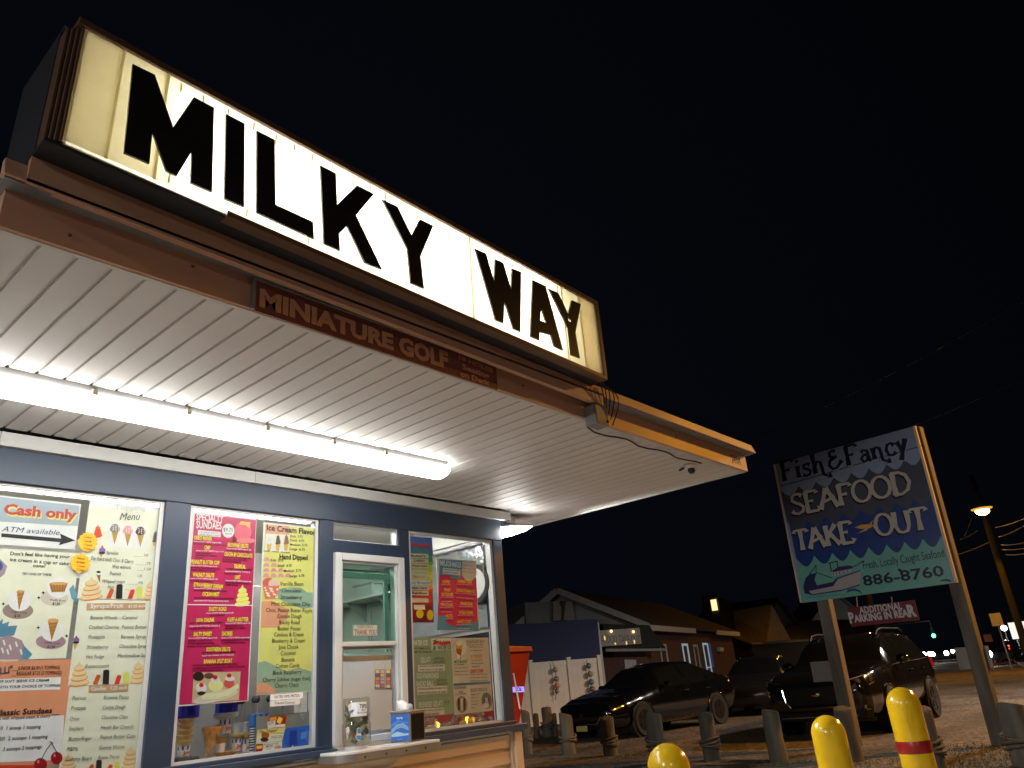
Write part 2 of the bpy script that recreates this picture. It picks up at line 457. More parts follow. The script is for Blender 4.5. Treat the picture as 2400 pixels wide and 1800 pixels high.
# service window
sw = MB()
X0, X1 = 2.865, 3.428
for d, y in ((0.0, WY - 0.03), (0.022, WY - 0.018)):
    a = 0.0 + d
    sw.box(X0 + a, X0 + 0.05 + a * 0.5, y, WY + 0.05, 0.925, 2.036 - a); sw.box(X1 - 0.048 - a * 0.5, X1 - a, y, WY + 0.05, 0.925, 2.036 - a)
    sw.box(X0 + 0.05 + a * .5, X1 - 0.048 - a * .5, y, WY + 0.05, 2.036 - 0.045 - a * .5, 2.036 - a)
    break
sw.box(X0 + 0.052, X0 + 0.068, WY - 0.012, WY + 0.05, 0.925, 1.99); sw.box(X1 - 0.066, X1 - 0.05, WY - 0.012, WY + 0.05, 0.925, 1.99)
sw.box(X0 + 0.068, X1 - 0.066, WY - 0.012, WY + 0.05, 1.977, 1.99)
sw.box(X0 + 0.05, X1 - 0.048, WY - 0.022, WY + 0.05, 0.925, 0.962)
sw.box(X0 + 0.068, X1 - 0.066, WY - 0.008, WY + 0.012, 1.474, 1.50)
swo = sw.build('service_window', M_vinyl, stand, bevel=0.004)
g = MB(); g.box(X0 + 0.068, X1 - 0.066, WY + 0.004, WY + 0.007, 1.50, 1.977); g.build('pane', M_paneg, swo)
# aluminium lower sash raised a little
g = MB(); g.box(X0 + 0.07, X0 + 0.088, WY + 0.014, WY + 0.03, 0.962, 1.474); g.box(X1 - 0.086, X1 - 0.068, WY + 0.014, WY + 0.03, 0.962, 1.474)
g.box(X0 + 0.0881, X1 - 0.0861, WY + 0.014, WY + 0.03, 1.455, 1.474); g.box(X0 + 0.0881, X1 - 0.0861, WY + 0.014, WY + 0.03, 1.385, 1.418)
g.box(X0 + 0.0881, X1 - 0.0861, WY + 0.014, WY + 0.03, 0.962, 0.985)
g.build('sash', M_metal, swo, bevel=0.002)
g = MB(); g.box(X0 + 0.0882, X1 - 0.0862, WY + 0.020, WY + 0.022, 1.4185, 1.4545); g.build('sash_glass', M_paneg, swo)
g = MB(); g.box(X0 + 0.07, X1 - 0.07, WY + 0.05, WY + 0.064, 1.895, 1.93); g.box(X1 - 0.115, X1 - 0.085, WY + 0.05, WY + 0.064, 1.50, 1.895); g.box(X0 + 0.07, X1 - 0.07, WY + 0.05, WY + 0.064, 1.94, 1.951)
g.build('inner_sash', mat('sage_sash', (0.35, 0.48, 0.43), 0.5), swo)
# counter shelf with a rounded front corner
def outline(x0, x1, y0, y1, r):
    pts = [(x1, y1), (x0, y1)]
    for i in range(9):
        t = pi + (pi / 2) * i / 8; pts.append((x0 + r + r * cos(t), y0 + r + r * sin(t)))
    pts += [(x1, y0)]
    return pts
o2 = outline(2.75, 3.47, 3.74, WY - 0.031, 0.10)
m = MB(); m.prism([(x, y, 0.887) for x, y in o2], [(x, y, 0.903) for x, y in o2]); m.build('counter_top', mat('counter_laminate', (0.72, 0.72, 0.71), 0.28, var=0.03), stand, bevel=0.003)
o3 = outline(2.747, 3.473, 3.737, WY - 0.031, 0.10)
m = MB(); m.prism([(x, y, 0.850) for x, y in o3], [(x, y, 0.8868) for x, y in o3]); m.build('counter_edge', mat('counter_edge_metal', (0.30, 0.28, 0.25), 0.4, 0.6), stand)
for x in (2.9, 3.05, 3.2, 3.35):
    m = MB(); m.ball((x, 3.7375, 0.868), 0.006); m.build('counter_screw', M_dark, stand)
# house number on the fascia
m = MB(); fp = wall(2.20)
put_text(m, fp, '2404', (4.955, 2.505), (5.105, 2.505), 0.001, 0.062, bold=0.015, uv=True)
m.build('house_number', M_dark, stand)
# stains, bolts on the fascia
for x, z in ((0.62, 2.52), (1.0, 2.56), (2.7, 2.54), (4.2, 2.56), (5.0, 2.53)):
    m = MB(); m.ball((x, 2.1995, z), 0.006); m.build('fascia_bolt', mat('rust', (0.10, 0.045, 0.02), 0.8), stand)

# ================================================================= soffit tube light
M_lens = emit('tube_lens', (1.0, 0.98, 0.94), 25.0)
LX0, LX1 = -0.4, 3.17
lamp = thing('tube_light', 'long glowing white tube light fixture screwed under the soffit', 'light', (1.3, 3.3, S))
m = MB()
a = [(3.215, S), (3.232, 2.442), (3.382, 2.442), (3.40, S)]
m.prism([(LX0, y, z) for y, z in a], [(LX1 - 0.02, y, z) for y, z in a])
m.build('fixture_body', mat('fixture_grey', (0.24, 0.235, 0.23), 0.5), lamp)
m = MB()
a = []
for i in range(13):
    t = pi + pi * i / 12
    a.append((3.307 + 0.090 * cos(t), 2.441 + 0.046 * sin(t)))
m.prism([(LX0, y, z) for y, z in a], [(LX1, y, z) for y, z in a])
m.build('lens', M_lens, lamp, smooth=True)
for (cx, cy) in ((222, 923), (442, 972), (626, 1011.6), (783, 1042), (905, 1066)):
    q = onY(cx, cy, 3.215)
    m = MB(); m.box(q.x - 0.010, q.x + 0.010, 3.207, 3.226, 2.438, 2.466); m.build('clip', mat('clear_clip', (0.62, 0.56, 0.40), 0.3), lamp, bevel=0.002)
# ================================================================= flood light at the corner
fl = thing('flood_light', 'small bright white flood lamp at the right corner under the soffit', 'light', (4.62, 4.05, S))
def rot2(p, c, a):
    return (c[0] + (p[0] - c[0]) * cos(a) - (p[1] - c[1]) * sin(a), c[1] + (p[0] - c[0]) * sin(a) + (p[1] - c[1]) * cos(a))
m = MB(); m.box(4.57, 4.69, 4.03, 4.15, 2.40, S - 0.007); m.build('mount', M_metal, fl, bevel=0.004)
m = MB(); m.prism([(4.50, 3.93, 2.345), (4.78, 3.93, 2.375), (4.78, 4.12, 2.40), (4.50, 4.12, 2.37)], [(4.52, 3.95, 2.372), (4.76, 3.95, 2.40), (4.76, 4.10, 2.4), (4.52, 4.10, 2.4)]); m.build('housing', M_metal, fl, bevel=0.003)
m = MB(); m.hexa([(4.505, 3.92, 2.27), (4.70, 3.92, 2.33), (4.70, 4.10, 2.33), (4.505, 4.10, 2.27), (4.505, 3.925, 2.343), (4.775, 3.925, 2.372), (4.775, 4.115, 2.39), (4.505, 4.115, 2.365)])
m.build('lens', emit('flood_lens', (1.0, 0.98, 0.94), 40.0), fl, bevel=0.006)
ld = bpy.data.lights.new('flood_light_source', 'SPOT'); ld.shadow_soft_size = 0.06; ld.energy = 230; ld.color = (1.0, 0.97, 0.92); ld.spot_size = radians(126); ld.spot_blend = 0.25
lo = bpy.data.objects.new('flood_light_source', ld); COL.objects.link(lo); lo.parent = fl
lo.location = Vector((4.72, 3.96, 2.25)) - fl.location
lo.rotation_euler = Vector((0.66, -0.40, -0.64)).to_track_quat('-Z', 'Y').to_euler()
# second flood light further back on the side wall, out of sight behind the corner, lighting fence and kiosk
f2 = thing('flood_light', 'white flood lamp on the side wall behind the corner of the stand', 'light', (4.6, 7.3, 2.25))
m = MB(); m.box(XR + 0.001, 4.56, 7.22, 7.38, 2.2, 2.32); m.build('housing', M_metal, f2, bevel=0.004)
m = MB(); m.box(4.47, 4.55, 7.235, 7.365, 2.185, 2.1995); m.build('lens', emit('wall_lamp_lens', (1, .97, .92), 3.0), f2)
ld = bpy.data.lights.new('fence_flood', 'SPOT'); ld.energy = 720; ld.color = (1.0, 0.95, 0.90); ld.spot_size = radians(46); ld.spot_blend = 0.6; ld.shadow_soft_size = 0.06
lo = bpy.data.objects.new('fence_flood', ld); COL.objects.link(lo); lo.parent = f2
lo.location = Vector((4.60, 7.3, 2.2)) - f2.location
lo.rotation_euler = (Vector((18.8, 14.9, 0.5)) - Vector((4.6, 7.3, 2.26))).to_track_quat('-Z', 'Y').to_euler()
# ================================================================= lamp inside the shop
for i, (x0, x1, yy) in enumerate(((-0.9, 1.1, 4.4), (2.0, 4.2, 4.4))):
    il = thing('ceiling_tube', ('white ceiling tube lamp inside the shop over the left menu window', 'white ceiling tube lamp inside the shop over the service window')[i], 'light', ((x0 + x1) / 2, yy, 2.41))
    m = MB(); m.box(x0, x1, yy - 0.07, yy + 0.07, 2.392, 2.4095); m.build('fixture_body', M_vinyl, il)
    m = MB()
    for dy in (-0.045, 0.045): m.tube([(x0 + 0.03, yy + dy, 2.377), (x1 - 0.03, yy + dy, 2.377)], 0.012, 8)
    m.build('tube', emit('inner_tube', (1.0, 0.98, 0.94), 75.0), il)

# ================================================================= roof sign
SP = Plane((0.519, 2.03, 2.711), Vector((3.198, 2.03, 2.658)) - Vector((0.519, 2.03, 2.711)), (0, 0, 1))
F1 = frame(0, 0, 900 / 2212); F2 = frame(700, 300, 800 / 2212)
rs = thing('roof_sign', 'big backlit roof sign reading MILKY WAY in black letters', 'sign', (1.85, 2.2, 2.68))
TL = SP.uv(184.1, 56.4); TR = SP.uv(1386.7, 712.4); BR = SP.uv(1418.6, 882.8); BL = SP.uv(149.2, 328.9)
SU1 = (TR[0] + BR[0]) / 2; SV = (TL[1] + TR[1]) / 2
SIGN_TUBE = 34.0
def sx(fr, x, y): return SP.uv(*fr(x, y))[0]
cuts = [0.0, sx(F1, 663, 600), sx(F1, 930, 730), sx(F2, 1120, 970), sx(F2, 1722, 1250), sx(F2, 1838, 1330), SU1]
def acrylic(name, col, tr):
    m = bpy.data.materials.new(name); m.use_nodes = True; n, l = m.node_tree.nodes, m.node_tree.links
    n.remove(n['Principled BSDF'])
    t = n.new('ShaderNodeTexCoord'); nz = n.new('ShaderNodeTexNoise'); nz.inputs['Scale'].default_value = 5; nz.inputs['Detail'].default_value = 6
    l.new(t.outputs['Object'], nz.inputs['Vector'])
    r = n.new('ShaderNodeValToRGB'); r.color_ramp.elements[0].position = 0.30; r.color_ramp.elements[1].position = 0.55
    r.color_ramp.elements[0].color = tuple(c * 0.86 for c in col) + (1,); r.color_ramp.elements[1].color = (*col, 1); l.new(nz.outputs[0], r.inputs[0])
    a_ = n.new('ShaderNodeBsdfTranslucent'); b_ = n.new('ShaderNodeBsdfDiffuse'); mx_ = n.new('ShaderNodeMixShader'); mx_.inputs[0].default_value = 1 - tr
    l.new(r.outputs[0], a_.inputs[0]); l.new(r.outputs[0], b_.inputs[0]); l.new(a_.outputs[0], mx_.inputs[1]); l.new(b_.outputs[0], mx_.inputs[2]); l.new(mx_.outputs[0], n['Material Output'].inputs[0])
    return m
M_ac = [acrylic('acrylic_cream', (0.86, 0.78, 0.50), 0.45), acrylic('acrylic_pale', (0.92, 0.86, 0.60), 0.5), acrylic('acrylic_white', (0.96, 0.93, 0.76), 0.55), acrylic('acrylic_amber', (0.88, 0.72, 0.40), 0.45)]
def sheet1(u0, u1, v0, v1, d, m_, parent, nm):
    m = MB(); SP.flat(m, [(u0, v0), (u1, v0), (u1, v1), (u0, v1)], d); return m.build(nm, m_, parent)
for i in range(6):
    po = sheet1(cuts[i] + 0.002, cuts[i + 1] - 0.002, 0.002, SV - 0.002, 0.0012 * (i % 2), M_ac[(0, 1, 2, 2, 1, 3)[i]], rs, 'sign_panel')
    m = MB(); SP.rect(m, cuts[i] - 0.004, cuts[i] + 0.0039, 0.002, SV - 0.002, -0.004, 0.003); m.build('panel_rim', M_ac[1], po)
# short laps of the acrylic sheets along top and bottom
for i in range(24):
    u = cuts[2] + (cuts[4] - cuts[2]) * (i + 0.5) / 24 + 0.01 * sin(i * 5)
    m = MB(); SP.rect(m, u - 0.003, u + 0.003, SV - 0.05 + 0.015 * sin(i * 3), SV - 0.012, 0.002, 0.003); m.build('sheet_seam', M_ac[0], rs)
    if i % 3 == 0:
        m = MB(); SP.rect(m, u - 0.003, u + 0.003, 0.012, 0.045, 0.002, 0.003); m.build('sheet_seam', M_ac[0], rs)
for v in (0.28, 0.72):
    for k in range(2):
        ua = cuts[1] + 0.22 + (cuts[5] - 0.16 - cuts[1] - 0.22) * k / 2; ub = cuts[1] + 0.22 + (cuts[5] - 0.16 - cuts[1] - 0.22) * (k + 1) / 2 - 0.03
        m = MB(); m.tube([SP.p(ua, SV * v, -0.13), SP.p(ub, SV * v, -0.13)], 0.016, 10); m.build('tube', emit('sign_tube', (1.0, 0.96, 0.86), SIGN_TUBE), rs)
GL = {
 'M': (F1, [(758, 378), (885, 440), (990, 742), (1110, 568), (1225, 628), (1213, 1112), (1092, 1060), (1097, 880), (1010, 1020), (950, 990), (870, 765), (853, 950), (708, 888)]),
 'I': (F1, [(1295, 665), (1402, 720), (1397, 1198), (1285, 1150)]),
 'L': (F1, [(1472, 760), (1575, 812), (1578, 1185), (1795, 1285), (1800, 1382), (1470, 1230)]),
 'K': (F2, [(133, 250), (232, 302), (240, 505), (370, 378), (478, 435), (362, 572), (530, 922), (420, 878), (305, 640), (252, 692), (258, 802), (155, 755)]),
 'Y': (F2, [(535, 470), (632, 518), (722, 702), (778, 598), (863, 640), (780, 838), (803, 1045), (718, 1010), (695, 785)]),
 'W': (F2, [(1135, 788), (1205, 820), (1258, 998), (1265, 855), (1318, 880), (1368, 1050), (1375, 915), (1433, 940), (1428, 1325), (1382, 1305), (1325, 1125), (1318, 1270), (1268, 1250)]),
 'A': (F2, [(1508, 990), (1592, 1030), (1705, 1445), (1648, 1420), (1625, 1345), (1552, 1325), (1550, 1378), (1493, 1355)]),
 'Z': (F2, [(1612, 1045), (1675, 1075), (1738, 1210), (1762, 1120), (1820, 1145), (1785, 1330), (1813, 1495), (1757, 1475), (1738, 1300)]),
}
M_let = mat('black_letter', (0.011, 0.011, 0.012), 0.4, var=0.3, scale=5)
def solid_letter(polys, d0, d1, name, parent, pl=SP, m_=M_let):
    """outline(s) in plane u,v; extra outlines are holes"""
    cu = bpy.data.curves.new('l', 'CURVE'); cu.dimensions = '2D'; cu.fill_mode = 'BOTH'; cu.extrude = (d1 - d0) / 2
    for p in polys:
        sp = cu.splines.new('POLY'); sp.points.add(len(p) - 1); sp.use_cyclic_u = True
        for q, w in zip(sp.points, p): q.co = (w[0], w[1], 0, 1)
    ob = bpy.data.objects.new('l', cu); COL.objects.link(ob); bpy.context.view_layer.update()
    me = bpy.data.meshes.new_from_object(ob.evaluated_get(bpy.context.evaluated_depsgraph_get()))
    mb = MB(); mb.add([pl.p(v.co.x, v.co.y, (d0 + d1) / 2 + v.co.z) for v in me.vertices], [tuple(q.vertices) for q in me.polygons])
    bpy.data.objects.remove(ob); bpy.data.curves.remove(cu); bpy.data.meshes.remove(me)
    return mb.build(name, m_, parent)
for k, (fr, pts) in GL.items():
    polys = [[SP.uv(*fr(*p)) for p in pts]]
    if k == 'A': polys.append([SP.uv(*F2(*p)) for p in ((1562, 1170), (1597, 1270), (1555, 1250))])
    if k == 'Z': polys.append([SP.uv(*F2(*p)) for p in ((1733, 1222), (1745, 1240), (1762, 1248), (1758, 1266), (1742, 1258))])
    solid_letter(polys, 0.002, 0.010, 'letter', rs)
# frame and box
M_frame = mat('sign_frame_brown', (0.115, 0.058, 0.030), 0.5, var=0.1)
m = MB(); fw = 0.026
SP.rect(m, -fw, SU1 + fw, SV, SV + fw, -0.04, 0.012)
SP.rect(m, SU1, SU1 + fw, 0.0, SV, -0.04, 0.012)
SP.rect(m, 0.5, SU1 + fw, -0.022, 0.0, -0.04, 0.010)
for i in range(4):
    SP.rect(m, -0.011 - 0.011 * i, -0.002 - 0.011 * i, -0.004, SV, -0.05 - 0.012 * i, 0.002 - 0.010 * i)
m.build('frame', M_frame, rs, bevel=0.002)
m = MB(); a0, a1, b0, b1 = -0.046, SU1 + 0.024, -0.021, SV + 0.024
SP.rect(m, a0, a1, b0, b0 + 0.012, -0.42, -0.0065); SP.rect(m, a0, a1, b1 - 0.012, b1, -0.42, -0.0415); SP.rect(m, a0, a0 + 0.012, b0 + 0.0121, b1 - 0.0121, -0.42, -0.0865); SP.rect(m, a1 - 0.012, a1, b0 + 0.0121, b1 - 0.0121, -0.42, -0.0415); SP.rect(m, a0 + 0.0121, a1 - 0.0121, b0 + 0.0121, b1 - 0.0121, -0.42, -0.408)
m.build('cabinet', mat('cabinet_black', (0.012, 0.013, 0.016), 0.6), rs)
m = MB(); SP.rect(m, 0.0, SU1 - 0.013, b0 + 0.0122, SV, -0.30, -0.29); SP.rect(m, 0.0, SU1 - 0.013, b0 + 0.0122, b0 + 0.02, -0.2899, -0.01); SP.rect(m, 0.0, SU1 - 0.013, SV - 0.008, SV - 0.0005, -0.2899, -0.01); SP.rect(m, 0.0, 0.008, b0 + 0.0201, SV - 0.0081, -0.2899, -0.01); SP.rect(m, SU1 - 0.0209, SU1 - 0.0131, b0 + 0.0201, SV - 0.0081, -0.2899, -0.01)
m.build('reflector', mat('reflector_white', (0.75, 0.73, 0.66), 0.6), rs)
m = MB(); SP.rect(m, -0.046, 2.78, -0.112, -0.0225, -0.125, -0.098)
m.build('plinth_board', M_fascia, rs)

# junction box and loose cables at the right end of the roof sign
jb = thing('junction_box', 'grey electrical box on the fascia under the right end of the roof sign', 'box', (3.27, 2.17, 2.42))
m = MB(); m.box(3.20, 3.315, 2.12, 2.1995, 2.425, 2.535); m.build('case', M_gutter, jb, bevel=0.006)
m = MB(); m.ball((3.30, 2.119, 2.45), 0.008); m.build('bolt', M_dark, jb)
cbl = thing('cable_bundle', 'black loose cables looping from the roof sign down to the grey box', 'cable', (3.29, 2.10, 2.55))
for i in range(5):
    pts = []
    x0 = 3.20 + 0.02 * i; x1 = 3.29 + 0.012 * i
    for j in range(9):
        t = j / 8
        pts.append((x0 + (x1 - x0) * t + 0.05 * sin(pi * t) * (i - 1.0) * 0.5, 2.115 - 0.03 * sin(pi * t), 2.655 - 0.10 * t - 0.03 * i * t + 0.05 * sin(pi * t)))
    m = MB(); m.tube(pts, 0.0035, 6); m.build('cable', M_dark, cbl)
wr = thing('sagging_cable', 'thin black cable sagging along the outer edge of the soffit', 'cable', (4.0, 2.26, S))
m = MB(); m.tube([(3.33 + 1.28 * t / 14, 2.275 + 0.02 * sin(t * 1.3), S - 0.012 - 0.012 * abs(sin(t * 0.62))) for t in range(15)], 0.005, 6); m.build('cable', M_dark, wr)
sn = thing('motion_sensor', 'small black sensor hanging under the soffit near its outer corner', 'sensor', (4.64, 2.37, S))
m = MB(); m.lathe([(0.035, S - 0.022), (0.045, S - 0.012), (0.045, S - 0.003)], (4.64, 2.37, 0), 14); m.build('base', M_vinyl, sn)
m = MB(); m.ball((4.66, 2.37, S - 0.035), 0.025); m.build('head', M_dark, sn)
m = MB(); m.tube([(4.60, 2.395, S - 0.025), (4.55, 2.40, S - 0.045), (4.56, 2.37, S - 0.03)], 0.007, 6); m.build('wire', M_dark, sn)

# ================================================================= miniature golf board
GP = wall(2.196); FG = frame(580, 640, 600 / 2212)
mg = sheet('golf_board', 'dark brown board reading MINIATURE GOLF hung on the lower fascia', 'sign', GP, [FG(65, 70), FG(2145, 805), FG(2150, 1020), FG(55, 315)], 0.006, 0.009, (112, 66, 56))
pr = Print(mg, GP, FG, 0.0062)
tan = (186, 136, 104)
pr.text(tan, 'MINIATURE', (92, 285), (1252, 668), 158, bold=0.05)
pr.text(tan, 'GOLF', (1300, 690), (1728, 828), 150, bold=0.05)
pr.text(tan, '18 HOLES', (1815, 748), (2112, 868), 40, bold=0.04)
pr.text(tan, 'Seating', (1845, 832), (2080, 920), 50, bold=0.04)
pr.text(tan, 'on Deck', (1830, 895), (2085, 980), 50, bold=0.04)
pr.done()
u = GP.uv(*FG(65, 70)); u2 = GP.uv(*FG(2150, 1020))
m = MB()
GP.rect(m, u[0] - 0.012, u2[0] + 0.006, 2.588, 2.596, -0.003, 0.013); GP.rect(m, u[0] - 0.014, u[0] - 0.001, 2.468, 2.588, -0.003, 0.013)
m.build('board_frame', M_gutter, mg)
# ================================================================= printed sheets in the windows
A = frame(0, 1200, 800 / 2212); A0 = frame(0, 800, 800 / 2212); B7 = frame(600, 1200, 700 / 1936)
W3 = frame(940, 1230, 240 / 1659); W4 = frame(940, 1470, 240 / 1659)
V1 = frame(760, 1280, 250 / 1659); V2 = frame(760, 1520, 260 / 1659); LW = frame(580, 1560, 200 / 1382); LG = frame(300, 1575, 300 / 2212)
PP = wall(WY + 0.03)
BK = (26, 26, 28); WH = (244, 243, 238); CREAM = (226, 222, 198); TAN = (184, 150, 112)
def q4(fr, *p): return [fr(*a) for a in p]

# --- cash only
r = sheet('cash_notice', 'grey blue Cash only and ATM available notice with a black arrow', 'notice', PP, q4(A0, (-420, 940), (512, 1065), (500, 1340), (-420, 1300)), 0.0, c=(226, 228, 226))
p = Print(r, PP, A0)
p.poly((150, 165, 178), [(-420, 960), (515, 1066), (505, 1198), (-420, 1142)])
p.text((242, 214, 96), 'Cash only', (26, 1127), (500, 1163), 62, 2, bold=0.05)
p.text((176, 44, 46), 'Cash only', (20, 1116), (494, 1154), 62, 3, bold=0.045)
p.text((40, 52, 110), 'ATM available', (8, 1232), (385, 1256), 34, shear=0.25)
p.poly((38, 38, 42), [(8, 1244), (395, 1278), (388, 1246), (488, 1291), (378, 1322), (390, 1302), (8, 1268)], 3)
p.done()
# --- cone menu
r = sheet('cone_menu', 'cream sheet asking about a cup or cake cone with three pictured cones', 'poster', PP, q4(A, (-420, 235), (508, 246), (437, 958), (-420, 958)), 0.001, c=(222, 219, 200))
p = Print(r, PP, A, 0.001)
p.text(BK, "Don't feel like having your", (64, 280), (450, 300), 22, bold=0.012)
p.text(BK, 'ice cream in a cup or cake', (62, 318), (443, 346), 22, bold=0.012)
p.text(BK, 'cone?', (212, 358), (292, 362), 22, bold=0.012)
p.text(BK, 'TRY ONE OF THESE', (140, 408), (332, 415), 15, bold=0.01)
for (bx, by, rx, ry, c, wx, wy, wr) in ((115, 640, 100, 54, (150, 130, 122), 125, 575, 74), (352, 556, 90, 54, (205, 198, 184), 374, 490, 74), (328, 840, 98, 48, (160, 130, 140), 336, 770, 75)):
    p.ell(c, bx, by, rx, ry, 1); p.ell((238, 238, 240), wx, wy, wr, wr * 0.92, 2)
wf = (178, 128, 70); wd = (120, 78, 40)
p.poly(wf, [(107, 512), (157, 516), (121, 640)], 3, 'cone_picture'); p.ell((198, 150, 92), 132, 515, 25, 8, 4)
for i in range(4): p.line(wd, (110 + 3 * i, 540 + 24 * i), (152 - 8 * i, 530 + 26 * i), 3, 5)
p.poly(wf, [(318, 466), (440, 460), (416, 518), (332, 520)], 3, 'bowl_picture'); p.ell((206, 158, 98), 379, 464, 60, 10, 4)
for i in range(6): p.line(wd, (326 + 20 * i, 470), (340 + 15 * i, 516), 3, 5)
p.poly(wf, [(308, 704), (378, 702), (333, 838)], 3, 'cone_picture'); p.ell((206, 158, 98), 343, 704, 35, 14, 4)
for i in range(5): p.line(wd, (312 + 4 * i, 730 + 22 * i), (370 - 8 * i, 716 + 24 * i), 3, 5)
p.text(BK, 'Sugar Cone', (72, 652), (172, 660), 12, 6); p.text(BK, '$.75', (90, 682), (128, 682), 15, 6, bold=0.02)
p.text(BK, 'Waffle Bowl', (318, 576), (420, 582), 12, 6); p.text(BK, '$1.50', (336, 602), (386, 604), 15, 6, bold=0.02)
p.text(BK, 'Waffle Cone', (282, 852), (386, 858), 12, 6); p.text(BK, '$1.50', (302, 882), (352, 884), 15, 6, bold=0.02)
for x, y in ((20, 596), (278, 524), (250, 556), (246, 750), (430, 804)):
    p.poly(BK, [(x, y - 13), (x + 4, y - 4), (x + 13, y), (x + 4, y + 4), (x, y + 13), (x - 4, y + 4), (x - 13, y), (x - 4, y - 4)], 3)
# partial ice cream drawings at the edges of the sheet
p.poly((158, 140, 150), [(-60, 300), (0, 306), (46, 350), (30, 400), (-60, 480)], 1); p.ell((72, 88, 150), -4, 350, 22, 30, 2)
p.poly((158, 134, 140), [(-60, 830), (60, 800), (140, 832), (172, 900), (150, 955), (-60, 955)], 2)
p.poly((86, 132, 160), [(-60, 760), (20, 690), (14, 726), (60, 710), (50, 740), (112, 736), (90, 800), (-60, 820)], 1)
p.poly((86, 132, 160), [(150, 862), (208, 922), (180, 955), (140, 955)], 3); p.poly((104, 150, 172), [(448, 500), (474, 470), (500, 540), (496, 590), (462, 560)], 1)
for (x, y) in ((20, 830), (60, 860), (44, 890), (100, 840), (10, 880), (130, 890)): p.line((232, 226, 222), (x, y), (x + 10, y + 34), 11, 3)
p.done()
# --- sundae prices
r = sheet('sundae_price_sheet', 'peach sheet with soft serve and Classic Sundaes prices and two cherries', 'poster', PP, q4(A, (-420, 965), (458, 968), (400, 1680), (-420, 1690)), 0.0, c=(208, 140, 106))
p = Print(r, PP, A, 0.0)
p.text((60, 64, 96), 'LLi"', (0, 1052), (80, 1040), 40, bold=0.03)
p.text(BK, '___JUNIOR $6.00 (1 TOPPING)', (78, 1026), (386, 1018), 22, bold=0.012)
p.text(BK, '___REGULAR $7.25 (2 TOPPINGS)', (68, 1060), (396, 1052), 22, bold=0.012)
p.poly((226, 226, 228), [(-420, 1096), (395, 1070), (388, 1150), (-420, 1172)])
p.text(BK, 'CHOICE OF SOFT SERVE ICE CREAM', (-130, 1112), (315, 1098), 17, bold=0.015)
p.text(BK, 'BLENDED WITH YOUR CHOICE OF TOPPING', (-150, 1150), (388, 1132), 17, bold=0.015)
p.text((40, 30, 40), 'Classic Sundaes', (-46, 1322), (336, 1302), 34, bold=0.025)
p.poly((214, 214, 220), [(-420, 1352), (416, 1316), (402, 1606), (-420, 1640)])
p.text(BK, 'comes with whipped cream & cherry *****', (-66, 1352), (382, 1328), 19, bold=0.012)
p.text(BK, '4.50  1 scoop 1 topping', (-40, 1416), (262, 1402), 22, bold=0.01)
p.text(BK, '5.50  2 scoops 1 topping', (-30, 1484), (306, 1466), 22, bold=0.01)
p.text(BK, '3 scoops 2 toppings', (16, 1550), (268, 1532), 22, bold=0.01)
p.ell((146, 24, 34), 366, 1594, 38, 40, 4, name='cherry_picture'); p.ell((146, 24, 34), 262, 1636, 42, 42, 4, name='cherry_picture'); p.ell((214, 120, 120), 352, 1578, 8, 12, 5); p.ell((214, 120, 120), 246, 1618, 8, 12, 5)
for a, b in (((366, 1556), (334, 1500)), ((270, 1596), (300, 1540)), ((300, 1540), (334, 1496)), ((318, 1488), (344, 1498))): p.line((52, 40, 30), a, b, 5, 5)
p.poly((190, 60, 40), [(-420, 1660), (0, 1640), (230, 1640), (230, 1690), (-420, 1690)], 3)
p.done()

def swirl(p, x, y, w, h, c1, c2, layer=2):
    """soft serve swirl drawing, tip up: rounded folds, each narrower than the one below"""
    n = 4
    for i in range(n - 1, -1, -1):
        hw = w * (0.34 + 0.66 * ((i + 1) / n) ** 0.8); yc = y - h + h * (i + 0.62) / n; ry = h / n * 0.62
        p.ell(c2, x, yc, hw, ry * 1.12, layer, name='ice_cream_picture', rot=-9, n=24)
        p.ell(c1, x, yc - ry * 0.16, hw * 0.97, ry * 0.86, layer, name='ice_cream_picture', rot=-9, n=24)
    p.poly(c1, [(x - w * 0.30, y - h + h * 0.10), (x - w * 0.16, y - h - h * 0.05), (x + w * 0.06, y - h - h * 0.22), (x + w * 0.10, y - h - h * 0.08), (x + w * 0.30, y - h + h * 0.06)], layer, 'ice_cream_picture')
def pops(p, x, y, s, flip=0):
    for dx, w, h, c, sl in ((0, 30, 52, (196, 84, 40), 22), (64, 40, 84, (42, 38, 38), 4), (140, 30, 50, (204, 60, 44), 16), (200, 36, 70, (206, 206, 96), 0)):
        X = x + dx * s
        p.poly(c, [(X, y), (X + w * s, y), (X + (w + sl) * s, y - h * s), (X + (w + sl - 8) * s, y - (h + 10) * s), (X + (sl + 6) * s, y - (h + 8) * s), (X + sl * s, y - h * s)], 5, 'popsicle_picture')
def topping(name, label, quad, fr, rows, head=None, base=None):
    r = sheet(name, label, 'poster', PP, quad, 0.002, c=(224, 221, 200))
    p = Print(r, PP, fr, 0.002)
    for (t, L, R, h) in rows: p.text(BK, t, L, R, h, 6, shear=0.12)
    return r, p
